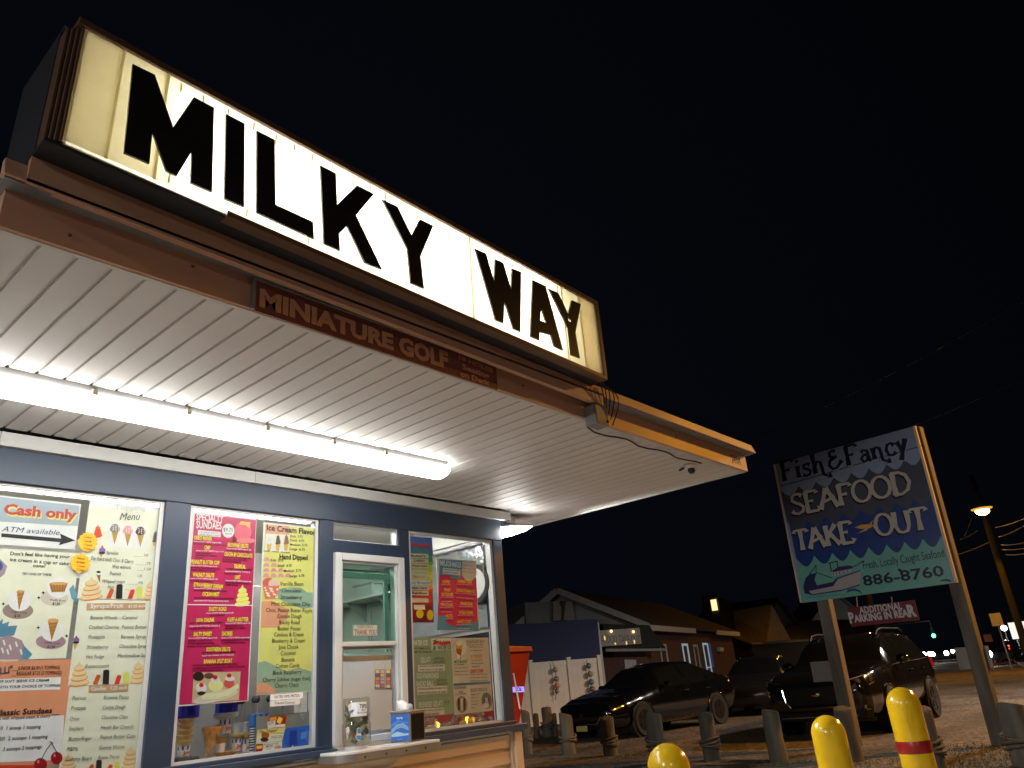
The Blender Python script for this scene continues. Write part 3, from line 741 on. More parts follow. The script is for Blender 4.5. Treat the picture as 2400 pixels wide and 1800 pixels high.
# --- toppings: Menu
r, p = topping('topping_menu', 'cream Menu sheet with sprinkle cones and dip prices at the top of the window', q4(A0, (578, 1016), (1050, 1052), (1000, 1672), (505, 1672)), A0,
    [('Sprinkles', (688, 1382), (764, 1384), 22), ('Dip (hard shell) Choc. & Cherry', (586, 1418), (862, 1440), 24), ('Wet walnuts', (724, 1472), (845, 1478), 24), ('Peanuts', (708, 1516), (780, 1518), 22), ('Whipped cream', (658, 1566), (806, 1570), 22), ('Malt', (694, 1606), (734, 1608), 22),
     ('____.50', (862, 1392), (956, 1396), 16), ('____.75', (874, 1446), (972, 1450), 16), ('___1.50', (884, 1482), (974, 1486), 16), ('1.25', (888, 1528), (916, 1530), 16), ('____.75', (816, 1572), (922, 1576), 16), ('____.50', (804, 1608), (920, 1612), 16)])
p.text(BK, 'Menu', (772, 1160), (906, 1158), 46, 6, shear=0.35)
p.poly((224, 228, 236), [(700, 1176), (952, 1194), (940, 1346), (690, 1330)], 1)
p.poly((236, 236, 230), [(586, 1022), (1040, 1058), (1036, 1110), (580, 1076)], 2)
p.text((196, 196, 190), 'Topping', (740, 1090), (940, 1096), 30, 3, bold=0.02)
for x, y, c in ((742, 1218, (128, 122, 116)), (826, 1230, (214, 140, 140)), (908, 1236, (70, 48, 48))):
    p.poly((178, 142, 66), [(x - 20, y + 18), (x + 22, y + 20), (x - 2, y + 100)], 3, 'cone_picture')
    p.ell(c, x, y, 33, 22, 4, name='ice_cream_picture'); p.ell(c, x, y - 16, 24, 18, 4, name='ice_cream_picture')
    for k in range(12): p.ell((238, 232, 232), x - 26 + (k * 17) % 52, y - 24 + (k * 23) % 40, 4, 3, 5)
p.poly((206, 170, 110), [(985, 1296), (1024, 1298), (1018, 1330), (990, 1328)], 3); swirl(p, 1006, 1298, 22, 60, (92, 80, 74), (70, 60, 56), 4)
swirl(p, 631, 1268, 30, 66, (214, 74, 42), (196, 56, 34), 4)
p.poly((206, 160, 90), [(640, 1368), (676, 1366), (652, 1402)], 3); p.ell((128, 100, 170), 660, 1356, 20, 18, 4, name='ice_cream_picture'); p.ell((50, 40, 56), 658, 1372, 20, 8, 5, name='ice_cream_picture'); p.ell((170, 40, 60), 660, 1332, 6, 6, 5)
p.poly((150, 108, 60), [(622, 1510), (650, 1508), (644, 1566)], 3); p.ell((238, 234, 224), 636, 1504, 15, 12, 4, name='ice_cream_picture'); p.ell((30, 28, 30), 636, 1496, 14, 7, 5)
swirl(p, 590, 1670, 76, 120, (226, 196, 150), (214, 142, 92)); swirl(p, 972, 1668, 46, 100, (226, 196, 150), (214, 142, 92)); pops(p, 684, 1668, 1.0)
p.done()
# --- syrups
r, p = topping('syrup_menu', 'cream Syrups and Fruit price sheet in the middle of the left window', q4(A, (502, 570), (1002, 572), (950, 1106), (448, 1128)), A,
    [('Banana Wheels', (582, 696), (756, 696), 22), ('Caramel', (790, 696), (886, 696), 22), ('Crushed Cherries', (572, 758), (766, 758), 22), ('Peanut Butter', (786, 758), (946, 756), 22), ('Pineapple', (568, 822), (676, 820), 22), ('Banana Syrup', (780, 820), (942, 818), 22),
     ('Strawberry', (558, 886), (698, 886), 22), ('Chocolate Syrup', (770, 882), (948, 880), 22), ('Hot Fudge', (554, 950), (670, 948), 22), ('Marshmallow Sauce', (758, 944), (968, 940), 22), ('Butterscotch', (548, 1012), (702, 1008), 22)])
p.poly((190, 152, 112), [(562, 592), (942, 590), (938, 632), (560, 636)], 3)
p.text(WH, 'Syrups/Fruit', (582, 624), (796, 620), 26, 6, bold=0.02); p.text(WH, '$1.25 each', (828, 620), (938, 617), 16, 6, bold=0.02)
p.poly((206, 160, 90), [(472, 850), (506, 846), (482, 896)], 3); p.ell((128, 100, 170), 492, 830, 20, 18, 4, name='ice_cream_picture'); p.ell((60, 44, 60), 490, 846, 20, 8, 5); p.ell((170, 40, 60), 492, 810, 6, 6, 5)
swirl(p, 512, 1122, 66, 130, (226, 196, 150), (214, 142, 92)); swirl(p, 894, 1104, 52, 120, (226, 196, 150), (214, 142, 92)); pops(p, 598, 1116, 1.0)
p.done()
# --- candies
r, p = topping('candy_menu', 'cream Candies price sheet at the bottom of the left window', q4(A, (446, 1130), (952, 1110), (898, 1690), (384, 1690)), A,
    [('Peanuts', (464, 1220), (554, 1218), 23), ('Brownie Pieces', (668, 1214), (830, 1210), 22), ('Pretzels', (456, 1284), (552, 1282), 23), ('Cookie Dough', (660, 1280), (808, 1274), 22), ('Oreos', (448, 1352), (510, 1350), 23), ('Chocolate Chips', (654, 1344), (824, 1338), 22),
     ('Snickers', (442, 1416), (536, 1414), 23), ('Heath Bar Crunch', (648, 1410), (858, 1402), 22), ('Butterfinger', (440, 1484), (592, 1478), 23), ('Peanut Butter Cups', (644, 1472), (872, 1462), 22), ('M&Ms', (428, 1550), (500, 1548), 24), ('Gummy Worms', (638, 1540), (802, 1532), 22), ('Gummy Bears', (420, 1616), (590, 1608), 24), ('Reese Pieces', (632, 1604), (770, 1596), 22)])
p.poly((190, 152, 112), [(574, 1128), (830, 1118), (828, 1162), (572, 1172)], 3)
p.text(WH, 'Candies   1.25 each', (588, 1158), (818, 1148), 22, 6, bold=0.02)
swirl(p, 846, 1660, 62, 120, (226, 196, 150), (214, 142, 92)); swirl(p, 440, 1690, 60, 110, (226, 196, 150), (214, 142, 92)); pops(p, 560, 1690, 0.9)
p.done()
# --- two orange stickers
PF = wall(WY + 0.0165)
for nm, lab, cx, cy, rows in (('coat_sticker', 'upper orange starburst note reading Cotton Candy Crunch Coat', 568, 194, ('Cotton', 'Candy', 'Crunch', 'Coat')), ('coat_sticker', 'lower orange starburst note reading Peanut brittle Crunch Coat', 521, 331, ('Peanut', 'brittle', 'Crunch', 'Coat'))):
    u, v = PF.uv(*A(cx, cy)); rt = thing(nm, lab, 'sticker', PF.p(u, v), 'orange starburst stickers')
    p = Print(rt, PF, A); p.burst((240, 160, 30), cx, cy, 66, 14, 1)
    for i, t in enumerate(rows): p.text(BK, t, (cx - 24 - 4 * (i % 2), cy - 26 + 24 * i), (cx + 26, cy - 20 + 25 * i), 14, 3, shear=0.2, bold=0.012)
    p.done()

# --- specialty sundaes poster
PK = (188, 40, 92)
r = sheet('specialty_poster', 'tall pink SPECIALTY SUNDAES poster with a banana split photo', 'poster', PP, q4(A, (1258, 2), (1666, 46), (1606, 1228), (1153, 1258)), 0.0, c=(240, 236, 232))
p = Print(r, PP, A)
p.poly(PK, [(1262, 10), (1660, 52), (1602, 1222), (1160, 1250)])
YL = (246, 214, 58); DK = (58, 8, 30); LP = (250, 190, 212)
p.text(WH, 'SPECIALTY', (1270, 52), (1446, 66), 40, 4, bold=0.02); p.text(WH, 'SUNDAES', (1270, 104), (1434, 112), 46, 4, bold=0.02)
p.ell(WH, 1478, 122, 40, 46, 3); p.text(BK, '$9.75', (1446, 126), (1508, 128), 24, 5); p.text(BK, 'ONE SIZE', (1456, 146), (1500, 148), 10, 5)
p.poly(WH, [(1282, 116), (1430, 130), (1428, 164), (1280, 152)], 3)
p.text(BK, 'ALL SUNDAES COME WITH', (1298, 136), (1412, 144), 9, 5); p.text(BK, 'WHIPPED CREAM & A CHERRY', (1288, 152), (1420, 160), 9, 5)
p.ell((232, 96, 116), 1574, 128, 56, 66, 2, name='ice_cream_picture'); p.ell((226, 120, 126), 1592, 186, 60, 18, 2, name='ice_cream_picture')
p.poly((226, 170, 70), [(1560, 60), (1622, 68), (1618, 108), (1590, 84), (1552, 82)], 3); p.ell((110, 24, 28), 1517, 180, 14, 18, 4)
def sect(t, L, R, subs):
    p.text(YL, t, L, R, 24, 4, bold=0.03)
    for s_, a, b, c in subs: p.text(c, s_, a, b, 9, 4, bold=0.03)
sect('OREO MANIA', (1254, 178), (1372, 186), [('choice of SOFT SERVE topped with', (1252, 194), (1432, 204), LP), ('HOT FUDGE, CARAMEL & CRUSHED OREOS', (1250, 210), (1464, 222), DK)])
sect('BROWNIE DELITE', (1474, 224), (1608, 234), [('choice of SOFT SERVE topped with', (1466, 240), (1626, 250), LP), ('HOT FUDGE & BROWNIE PIECES', (1464, 254), (1612, 264), DK)])
sect('CMP', (1322, 242), (1362, 244), [('choice of SOFT SERVE topped with', (1268, 254), (1448, 262), LP), ('CHOCOLATE SYRUP', (1266, 270), (1370, 276), DK), ('MARSHMALLOW TOPPING', (1266, 284), (1402, 292), DK), ('PEANUTS', (1264, 300), (1316, 304), DK)])
sect('DEATH BY CHOCOLATE', (1454, 284), (1634, 296), [('CHOCOLATE SOFT SERVE topped with', (1442, 296), (1622, 306), DK), ('HOT FUDGE, CHOCOLATE CHIPS &', (1440, 310), (1602, 320), DK), ('CHOCOLATE SPRINKLES', (1440, 324), (1558, 332), DK)])
sect('PEANUT BUTTER CUP', (1236, 334), (1420, 342), [('choice of SOFT SERVE topped with', (1234, 350), (1406, 358), LP), ('HOT FUDGE, PEANUT BUTTER SAUCE &', (1232, 364), (1428, 374), DK), ('CHOPPED PEANUT BUTTER CUPS', (1230, 380), (1398, 388), DK)])
sect('TROPICAL', (1514, 364), (1590, 368), [('COCONUT ice cream (HAND DIPPED)', (1458, 372), (1632, 380), DK), ('topped with PINEAPPLE TOPPING &', (1456, 388), (1618, 396), LP), ('BANANA WHEELS', (1454, 402), (1538, 408), DK)])
sect('WALNUT DELITE', (1246, 418), (1386, 424), [('choice of SOFT SERVE topped with', (1230, 434), (1410, 440), LP), ('HOT FUDGE & WET WALNUTS', (1228, 450), (1378, 456), DK)])
sect('DIRT', (1520, 434), (1556, 436), [('choice of SOFT SERVE topped with', (1460, 448), (1626, 456), LP), ('HOT FUDGE, CRUSHED OREOS &', (1458, 462), (1614, 470), DK), ('GUMMY WORMS', (1458, 476), (1540, 482), DK)])
sect('STRAWBERRY DREAM', (1252, 482), (1442, 496), [('choice of SOFT SERVE topped with', (1254, 498), (1432, 504), LP), ('STRAWBERRY & MARSHMALLOW TOPPING', (1252, 512), (1470, 520), DK)])
sect('OCEAN MIST', (1310, 544), (1420, 546), [('MINT CHOCOLATE CHIP ice cream (HAND DIPPED)', (1256, 562), (1516, 568), DK), ('topped with HOT FUDGE & BROWNIE PIECES', (1254, 578), (1480, 584), LP)])
swirl(p, 1570, 604, 50, 110, (244, 232, 120), (230, 206, 90), 2)
p.line(WH, (1208, 600), (1634, 606), 6, 3)
sect('DUSTY ROAD', (1352, 642), (1466, 640), [('choice of SOFT SERVE topped with', (1332, 660), (1512, 658), LP), ('HOT FUDGE & MALT', (1362, 676), (1454, 676), DK)])
sect('JAVA CHUNK', (1268, 714), (1388, 712), [('JAVA CHUNK ice cream (HAND DIPPED)', (1228, 724), (1442, 722), DK), ('topped with HOT FUDGE, CARAMEL &', (1226, 744), (1424, 742), LP), ('CRUSHED HEATH BAR CANDY', (1226, 762), (1384, 758), DK)])
sect('FLUFF-A-NUTTER', (1472, 710), (1608, 708), [('choice of SOFT SERVE topped with', (1458, 726), (1622, 724), LP), ('PEANUT BUTTER SAUCE &', (1456, 744), (1576, 742), DK), ('MARSHMALLOW TOPPING', (1456, 760), (1586, 758), DK)])
sect('SALTY SWEET', (1252, 804), (1372, 802), [('choice of SOFT SERVE topped with', (1218, 822), (1406, 820), LP), ('CARAMEL & A SALTY SWEET', (1216, 840), (1376, 836), DK), ('TOPPING MADE FROM PRETZELS,', (1214, 858), (1386, 854), DK), ('CARAMEL PIECES & CHOCOLATE CHIPS', (1212, 876), (1422, 872), DK)])
sect('SMORES', (1434, 802), (1504, 800), [('choice of SOFT SERVE topped with', (1432, 820), (1616, 818), LP), ('HOT FUDGE, MARSHMALLOW TOPPING', (1430, 836), (1616, 832), DK), ('& CRUSHED GRAHAM CRACKER', (1430, 852), (1586, 850), DK)])
sect('SOUTHERN DELITE', (1334, 904), (1490, 902), [('BUTTER PECAN ice cream (HAND DIPPED)', (1308, 916), (1524, 912), DK), ('topped with CARAMEL & WET WALNUTS', (1306, 936), (1514, 930), LP)])
sect('BANANA SPLIT BOAT', (1318, 982), (1502, 976), [('CHOCOLATE, VANILLA AND STRAWBERRY HAND DIPPED', (1248, 1000), (1538, 990), DK), ('ICE CREAM topped with PINEAPPLE, STRAWBERRIES, CHOCOLATE', (1246, 1018), (1586, 1006), DK), ('SAUCE, WHIPPED CREAM & CHERRIES', (1244, 1034), (1444, 1028), DK)])
# banana split picture
p.poly((196, 174, 138), [(1254, 1042), (1558, 1034), (1546, 1220), (1242, 1240)], 2)
p.ell((206, 200, 186), 1396, 1196, 148, 34, 3, name='dish_picture', rot=-14)
p.poly((240, 226, 176), [(1300, 1194), (1330, 1176), (1450, 1168), (1540, 1110), (1548, 1136), (1480, 1190), (1380, 1216), (1310, 1214)], 5, 'banana_picture')
for x, y, rx, ry, c in ((1302, 1140, 36, 32, (240, 236, 232)), (1396, 1124, 48, 40, (242, 230, 150)), (1392, 1086, 30, 22, (242, 238, 232)), (1482, 1112, 34, 30, (206, 84, 84)), (1488, 1078, 32, 18, (242, 238, 232)), (1304, 1176, 28, 14, (60, 30, 26)), (1284, 1066, 36, 30, (52, 34, 32)), (1352, 1062, 32, 20, (96, 66, 54))):
    p.ell(c, x, y, rx, ry, 4, name='ice_cream_picture')
for x, y in ((1302, 1122), (1392, 1072), (1482, 1060)): p.ell((204, 32, 36), x, y, 15, 14, 6, name='cherry_picture')
p.done()

# --- flavours poster
r = sheet('flavor_poster', 'tall yellow Ice Cream Flavors poster with green and peach waves', 'poster', PP, q4(A, (1716, 72), (2062, 100), (2036, 1162), (1656, 1186)), 0.0, c=(236, 232, 210))
p = Print(r, PP, A)
YE = (216, 214, 122); GN = (150, 176, 152); PE = (222, 154, 122)
p.poly(YE, [(1720, 80), (2058, 106), (2032, 1156), (1662, 1180)])
p.poly(PE, [(1720, 80), (1870, 92), (1884, 120), (1862, 166), (1800, 196), (1740, 250), (1716, 250)], 2)
p.poly(GN, [(1800, 500), (1880, 486), (1950, 490), (1990, 520), (2052, 520), (2048, 616), (1960, 628), (1860, 590), (1800, 560)], 2)
p.poly(PE, [(1696, 580), (1760, 574), (1820, 610), (1870, 630), (1862, 690), (1800, 748), (1690, 750)], 2)
p.poly(GN, [(1672, 976), (1720, 966), (1790, 1000), (1850, 1030), (1940, 1008), (2036, 1040), (2032, 1156), (1662, 1180)], 2)
p.poly(PE, [(1668, 1112), (1720, 1110), (1770, 1140), (1790, 1172), (1662, 1180)], 3)
p.text(BK, 'Ice Cream Flavors', (1726, 118), (2060, 152), 36, 5, bold=0.03)
p.poly((232, 226, 210), [(1722, 140), (1876, 148), (1866, 260), (1714, 256)], 3)
for x, c in ((1744, (236, 230, 214)), (1800, (96, 62, 44)), (1854, (150, 96, 48))):
    p.poly((222, 176, 84), [(x - 17, 204), (x + 15, 206), (x + 6, 252), (x - 12, 250)], 4, 'cone_picture'); swirl(p, x, 206, 18, 52, c, tuple(int(v * 0.85) for v in c), 5)
p.text(BK, 'vanilla   twisted   chocolate', (1706, 256), (1876, 268), 9, 6, bold=0.02)
for t, a, b in (('Kids  3.75', (1880, 164), (1960, 168)), ('Small  4.75', (1878, 190), (1970, 196)), ('Medium  5.75', (1878, 218), (1990, 224)), ('Large  6.75', (1876, 246), (1974, 252))): p.text(BK, t, a, b, 15, 5, bold=0.01)
p.text(BK, 'Hand Dipped', (1810, 306), (1992, 312), 32, 5, bold=0.025)
for t, a, b, n in (('Kids  3.75', (1752, 320), (1834, 322), 1), ('Small  4.75', (1796, 356), (1888, 356), 2), ('Medium  5.75', (1838, 390), (1950, 388), 3), ('Large  6.75', (1876, 424), (1970, 420), 4)):
    p.text(BK, t, a, b, 16, 5, bold=0.01)
    for k in range(n): p.ell((212, 150, 150), 1728 + 47 * k - n, a[1] - 2, 20, 24, 4, 180, 360, name='scoop_picture')
p.poly((222, 120, 96), [(1700, 480), (1808, 478), (1790, 560), (1716, 566)], 4, 'cup_picture'); p.ell((206, 96, 84), 1740, 462, 40, 36, 3, name='scoop_picture'); p.ell((232, 190, 176), 1776, 466, 38, 34, 3, name='scoop_picture')
for k in range(14): p.ell((244, 222, 206), 1714 + (k * 23) % 86, 492 + (k * 37) % 66, 7, 6, 5)
for t, a, b in (('Vanilla Bean', (1812, 478), (1964, 478)), ('Chocolate', (1822, 522), (1950, 522)), ('Strawberry', (1816, 564), (1954, 566)), ('Mint Chocolate Chip', (1756, 608), (2008, 610)), ('Choc. Peanut Butter Ripple', (1722, 648), (2022, 652)), ('Cookie Dough', (1796, 688), (1952, 688)), ('Rocky Road', (1808, 728), (1938, 728)), ('Butter Pecan', (1798, 768), (1944, 768)), ('Cookies & Cream', (1774, 808), (1964, 806)), ('Blueberry & Cream', (1760, 848), (1974, 846)), ('Java Chunk', (1802, 890), (1932, 886)), ('Coconut', (1816, 930), (1914, 926)), ('Banana', (1822, 972), (1906, 968)), ('Cotton Candy', (1784, 1012), (1940, 1006)), ('Black Raspberry', (1766, 1056), (1952, 1048)), ('Cherry Jubilee (sugar free)', (1700, 1102), (2008, 1090)), ('Churro Chata', (1778, 1140), (1932, 1132))):
    p.text(BK, t, a, b, 25, 5, bold=0.0)
p.done()
# --- paper slips under it
r = sheet('flavor_slip', 'white slip reading SALTED CRML PRETZEL taped below the flavor poster', 'note', PF, q4(LW, (372, 468), (900, 434), (896, 534), (368, 560)), 0.0, 0.001, (232, 230, 224))
p = Print(r, PF, LW); p.text(BK, 'SALTED CRML PRETZEL', (432, 530), (848, 502), 40, 2); p.done()
r = sheet('flavor_slip', 'lower grey slip reading Toasted Coconut in handwriting', 'note', PF, q4(LW, (370, 566), (852, 540), (846, 634), (362, 658)), 0.0, 0.001, (206, 204, 200))
p = Print(r, PF, LW); p.text(BK, 'Toasted Coconut', (436, 626), (766, 612), 36, 2, shear=0.3); p.done()

# ================================================================= goods on the shelf of the middle window
SH = 0.9365
M_wafer = mat('wafer', (0.62, 0.44, 0.20), 0.6, var=0.15, scale=25, bump=0.1)
M_waffle = mat('waffle', (0.50, 0.25, 0.075), 0.55, var=0.35, scale=40, bump=0.5, bscale=90)
M_paper = mat('cup_paper', (0.78, 0.76, 0.74), 0.5, var=0.03)
def at_shelf(fr, x, y, Y, z=SH):
    """point at depth Y over photo pixel"""
    q = onY(*fr(x, y), Y); return q
YB = WY + 0.14
def striped_cup(loc, r0, r1, h, label, group='striped paper cone cups'):
    t = thing('cone_cup', label, 'cup', loc, group)
    x, y, z = loc
    m = MB(); m.lathe([(r0, z), (r1, z + h), (r1 + 0.002, z + h), (r1 - 0.002, z + h - 0.002), (r0 - 0.002, z + 0.002)], (x, y, 0), 20); m.build('sleeve', M_paper, t, smooth=True)
    m = MB()
    for k in range(8):
        a = 2 * pi * k / 8; b = a + pi / 9; zm = z + h * 0.62
        rr = lambda zz: r0 + (r1 - r0) * (zz - z) / h + 0.0012
        q = []
        for s_ in range(4):
            c = a + (b - a) * s_ / 3
            q.append((c, zm)); 
        lo = [(x + rr(zm) * cos(c), y + rr(zm) * sin(c), zm) for c, _ in q]; hi = [(x + rr(z + h) * cos(c), y + rr(z + h) * sin(c), z + h * 0.985) for c, _ in q]
        for s_ in range(3): m.add([lo[s_], lo[s_ + 1], hi[s_ + 1], hi[s_]], [(0, 1, 2, 3)])
    m.build('stripe', mat('stripe_blue', (0.06, 0.10, 0.30), 0.5), t)
    m = MB(); pl = Plane((x, y - (r0 + r1) / 2 - 0.0015, z + h * 0.2), (1, 0, 0), (0, 0, 1))
    put_text(m, pl, 'Joy', (-r0 * 0.75, 0.0), (r0 * 0.75, 0.004), 0.002, h * 0.3, bold=0.05, shear=0.2, uv=True)
    m.build('lettering', mat('joy_red', (0.45, 0.06, 0.06), 0.5), t)
    return t
# stack of wafer bowls on a cup
base = onY(*LG(950, 1520), YB)
bx = base.x
bb = thing('stack_base', 'dark rounded base block under the stacked wafer bowls', 'stand', (bx, YB, SH))
m = MB(); m.box(bx - 0.062, bx + 0.062, YB - 0.06, YB + 0.06, SH, SH + 0.03); m.build('block', mat('charcoal_plastic', (0.03, 0.03, 0.03), 0.4), bb, bevel=0.012)
zc = SH + 0.031
hs_ = onY(*LG(950, 1375), YB).z - zc
striped_cup((bx, YB, zc), 0.026, 0.034, max(0.05, hs_), 'striped paper cup holding up the tall stack of wafer bowls')
zz = zc + max(0.05, hs_)
stp = (onY(*LG(1000, 800), YB).z - zz) / 5
for k in range(5):
    m = MB(); z0 = zz + stp * k
    m.lathe([(0.030, z0), (0.033, z0 + stp * 0.45), (0.042, z0 + stp * 0.80), (0.0475, z0 + stp * 0.86), (0.0485, z0 + stp * 0.97), (0.045, z0 + stp * 0.97), (0.040, z0 + stp * 0.7), (0.03, z0 + 0.008)], (bx + 0.002 * (k - 2) * 0.5, YB, 0), 22)
    o = m.build('wafer_bowl', M_wafer, None, smooth=True)
    tag(o, ('lowest wafer bowl of the stack, resting on the striped cup', 'second wafer bowl from the bottom of the stack', 'middle wafer bowl of the five in the stack', 'second wafer bowl from the top of the stack', 'topmost wafer bowl of the stack, under the purple dispenser')[k], 'wafer bowl', 'stacked wafer bowls')
# purple cup dispensers hanging on the inner side
M_purp = glass('purple_plastic', (0.30, 0.28, 0.80), 0.5, 0.1)
for k, (x0, x1, y0, y1, lab) in enumerate(((850, 1205, -330, 800, 'purple tube dispenser above the stacked wafer bowls'), (1522, 1866, -330, 720, 'purple tube dispenser holding a striped cup'))):
    a = onY(*LG(x0, y1), YB); b = onY(*LG(x1, y1), YB); top = onY(*LG(x1, y0), YB)
    cx = (a.x + b.x) / 2; r_ = (b.x - a.x) / 2; zb = (a.z + b.z) / 2
    t = thing('cone_dispenser', lab, 'dispenser', (cx, YB, zb), 'purple cone dispensers')
    m = MB(); m.lathe([(r_, zb), (r_, top.z)], (cx, YB, 0), 24); m.build('tube', M_purp, t, smooth=True)
    m = MB(); m.lathe([(r_ * 0.62, zb + 0.01), (r_ * 0.62, top.z)], (cx, YB, 0), 18); m.build('cup_column', mat('grey_cups', (0.25, 0.25, 0.27), 0.5, var=0.3, scale=30, stretch=(1, 1, 8)), t, smooth=True)
    if k:
        m = MB(); m.lathe([(r_ * 0.6, zb - 0.03), (r_ * 1.08, zb - 0.014), (r_ * 1.1, zb + 0.004), (r_ * 0.9, zb + 0.006)], (cx, YB, 0), 24); m.build('collar', mat('grey_collar', (0.35, 0.38, 0.40), 0.4), t, smooth=True)
        zt = onY(*LG(1690, 820), YB).z; zl = onY(*LG(1690, 1055), YB).z
        striped_cup((cx, YB, zl), 0.027, 0.033, zt - zl, 'striped paper cup hanging below the purple dispenser')
        m = MB(); m.lathe([(0.025, zt - 0.01), (0.026, zt + 0.012)], (cx, YB, 0), 16); m.build('cone_end', M_wafer, t, smooth=True)
# big waffle cone standing in a wire
q = onY(*LG(1360, 1545), YB); tpz = onY(*LG(1420, 1000), YB).z
wc = thing('waffle_cone', 'large rolled waffle cone standing point down on the shelf', 'waffle cone', (q.x, YB, SH))
m = MB(); prof = []
h = tpz - q.z
for i in range(9):
    t = i / 8; prof.append((0.004 + 0.040 * t, SH + h * t))
prof += [(0.039, SH + h), (0.012, SH + h * 0.35)]
m.lathe(prof, (q.x, YB, 0), 22)
for i, (x, y, z) in enumerate(m.v):
    t = (z - SH) / h; m.v[i] = (x + 0.022 * t, y, z + (x - q.x) * 0.45 * t)
m.build('cone', M_waffle, wc, smooth=True)
m = MB(); m.lathe([(0.043, SH + h * 0.80), (0.052, SH + h * 1.02), (0.046, SH + h * 1.06), (0.040, SH + h * 0.86)], (q.x + 0.02, YB, 0), 22, jit=0.08); m.build('rim', mat('waffle_dark', (0.55, 0.24, 0.05), 0.5, var=0.35, scale=40, bump=0.5, bscale=90), wc, smooth=True)
# small cones
q = onY(*LG(1590, 1500), YB + 0.02); zt = onY(*LG(1590, 1130), YB + 0.02).z
sc_ = thing('sugar_cone', 'pointed sugar cone in a paper sleeve beside the large waffle cone', 'sugar cone', (q.x, YB + 0.02, SH))
m = MB(); m.lathe([(0.016, SH), (0.026, zt - 0.03), (0.024, zt - 0.03)], (q.x, YB + 0.02, 0), 18); m.build('sleeve', M_paper, sc_, smooth=True)
m = MB(); m.lathe([(0.024, zt - 0.032), (0.030, zt - 0.004), (0.031, zt), (0.026, zt), (0.020, zt - 0.02)], (q.x, YB + 0.02, 0), 18); m.build('cone', M_waffle, sc_, smooth=True)
for i, (xx, yb, yt, lab) in enumerate(((1870, 1340, 1060, 'cake cone tipped in a striped cup left of the striped sleeve'), (2030, 1385, 1045, 'cake cone in a striped cup close against the black and white striped sleeve'))):
    q = onY(*LG(xx, yb), YB + 0.03); zt = onY(*LG(xx, yt), YB + 0.03).z; zb = max(SH + 0.004, q.z)
    hh = (zt - zb)
    striped_cup((q.x, YB + 0.03, zb), 0.022, 0.029, hh * 0.68, ('striped paper cup under the tipped cake cone', 'striped paper cup under the upright cake cone')[i])
    t = thing('cake_cone', lab, 'cake cone', (q.x, YB + 0.03, zb + hh * 0.68), 'cake cones in cups')
    m = MB(); z0 = zb + hh * 0.69
    m.lathe([(0.022, z0), (0.026, z0 + hh * 0.10), (0.042, z0 + hh * 0.20), (0.044, z0 + hh * 0.31), (0.040, z0 + hh * 0.31), (0.03, z0 + hh * 0.1)], (q.x, YB + 0.03, 0), 20)
    m.build('wafer', M_wafer, t, smooth=True)
    if zb > SH + 0.008:
        m = MB(); m.tube([(q.x, YB + 0.03, SH), (q.x, YB + 0.03, zb - 0.001)], 0.005, 8); m.build('stand', M_vinyl, t)
q = onY(*LG(1690, 1500), YB - 0.03); zt = onY(*LG(1690, 1370), YB - 0.03).z
m = MB(); m.lathe([(0.036, SH), (0.046, SH + (zt - SH) * 0.5), (0.070, zt), (0.066, zt), (0.04, SH + 0.012)], (q.x, YB - 0.03, 0), 24, jit=0.03)
tag(m.build('waffle_bowl', M_waffle, None, smooth=True), 'wide waffle bowl sitting on the shelf in front of the cones', 'waffle bowl')
# striped sleeve and dotted cup stack
q0 = onY(*LG(2130, 1460), YB - 0.04); q1 = onY(*LG(2170, 940), YB - 0.04)
ss = thing('straw_sleeve', 'thin black and white striped stack of paper straws', 'straws', (q0.x, YB - 0.04, SH))
n = 22
for j in range(2):
    m = MB()
    for k in range(j, n, 2):
        z0 = SH + (q1.z - SH) * k / n; z1 = SH + (q1.z - SH) * (k + 1) / n; m.lathe([(0.014, z0 + 0.0002), (0.014, z1 - 0.0002)], (q0.x, YB - 0.04, 0), 14)
    m.build(('light_stripe', 'dark_stripe')[j], (M_vinyl, M_dark)[j], ss)
M_dots = mat('dot_blue', (0.03, 0.16, 0.50), 0.5)
q0 = onY(*LW(120, 980), YB + 0.02); q1 = onY(*LW(370, 760), YB + 0.02)
dc = thing('dotted_cups', 'blue cup box with white polka dots behind the clear card stand', 'cup box', ((q0.x + q1.x) / 2, YB + 0.05, SH))
m = MB(); m.box(q0.x, q1.x, YB + 0.02, YB + 0.09, SH, q1.z); m.build('box', M_dots, dc, bevel=0.004)
m = MB(); ds = Plane((q0.x, YB + 0.0198, 0), (1, 0, 0), (0, 0, 1))
for i in range(9):
    for j in range(3):
        cx = 0.018 + j * 0.034 + (i % 2) * 0.012; cz = q1.z - 0.014 - i * 0.024
        if cx < q1.x - q0.x - 0.006 and cz > SH + 0.01: ds.flat(m, [(cx + 0.0075 * cos(a * pi / 6), cz + 0.0075 * sin(a * pi / 6)) for a in range(12)], 0.001)
m.build('print', M_vinyl, dc)
q0 = onY(*LW(1000, 1330), YB + 0.02); q1 = onY(*LW(1060, 1180), YB + 0.02)
m = MB(); m.box(q0.x + 0.02, q1.x + 0.02, YB - 0.02, YB + 0.05, SH, q1.z); tag(m.build('dotted_carton', M_dots, None, bevel=0.004), 'short blue carton at the right end of the middle window shelf', 'carton')
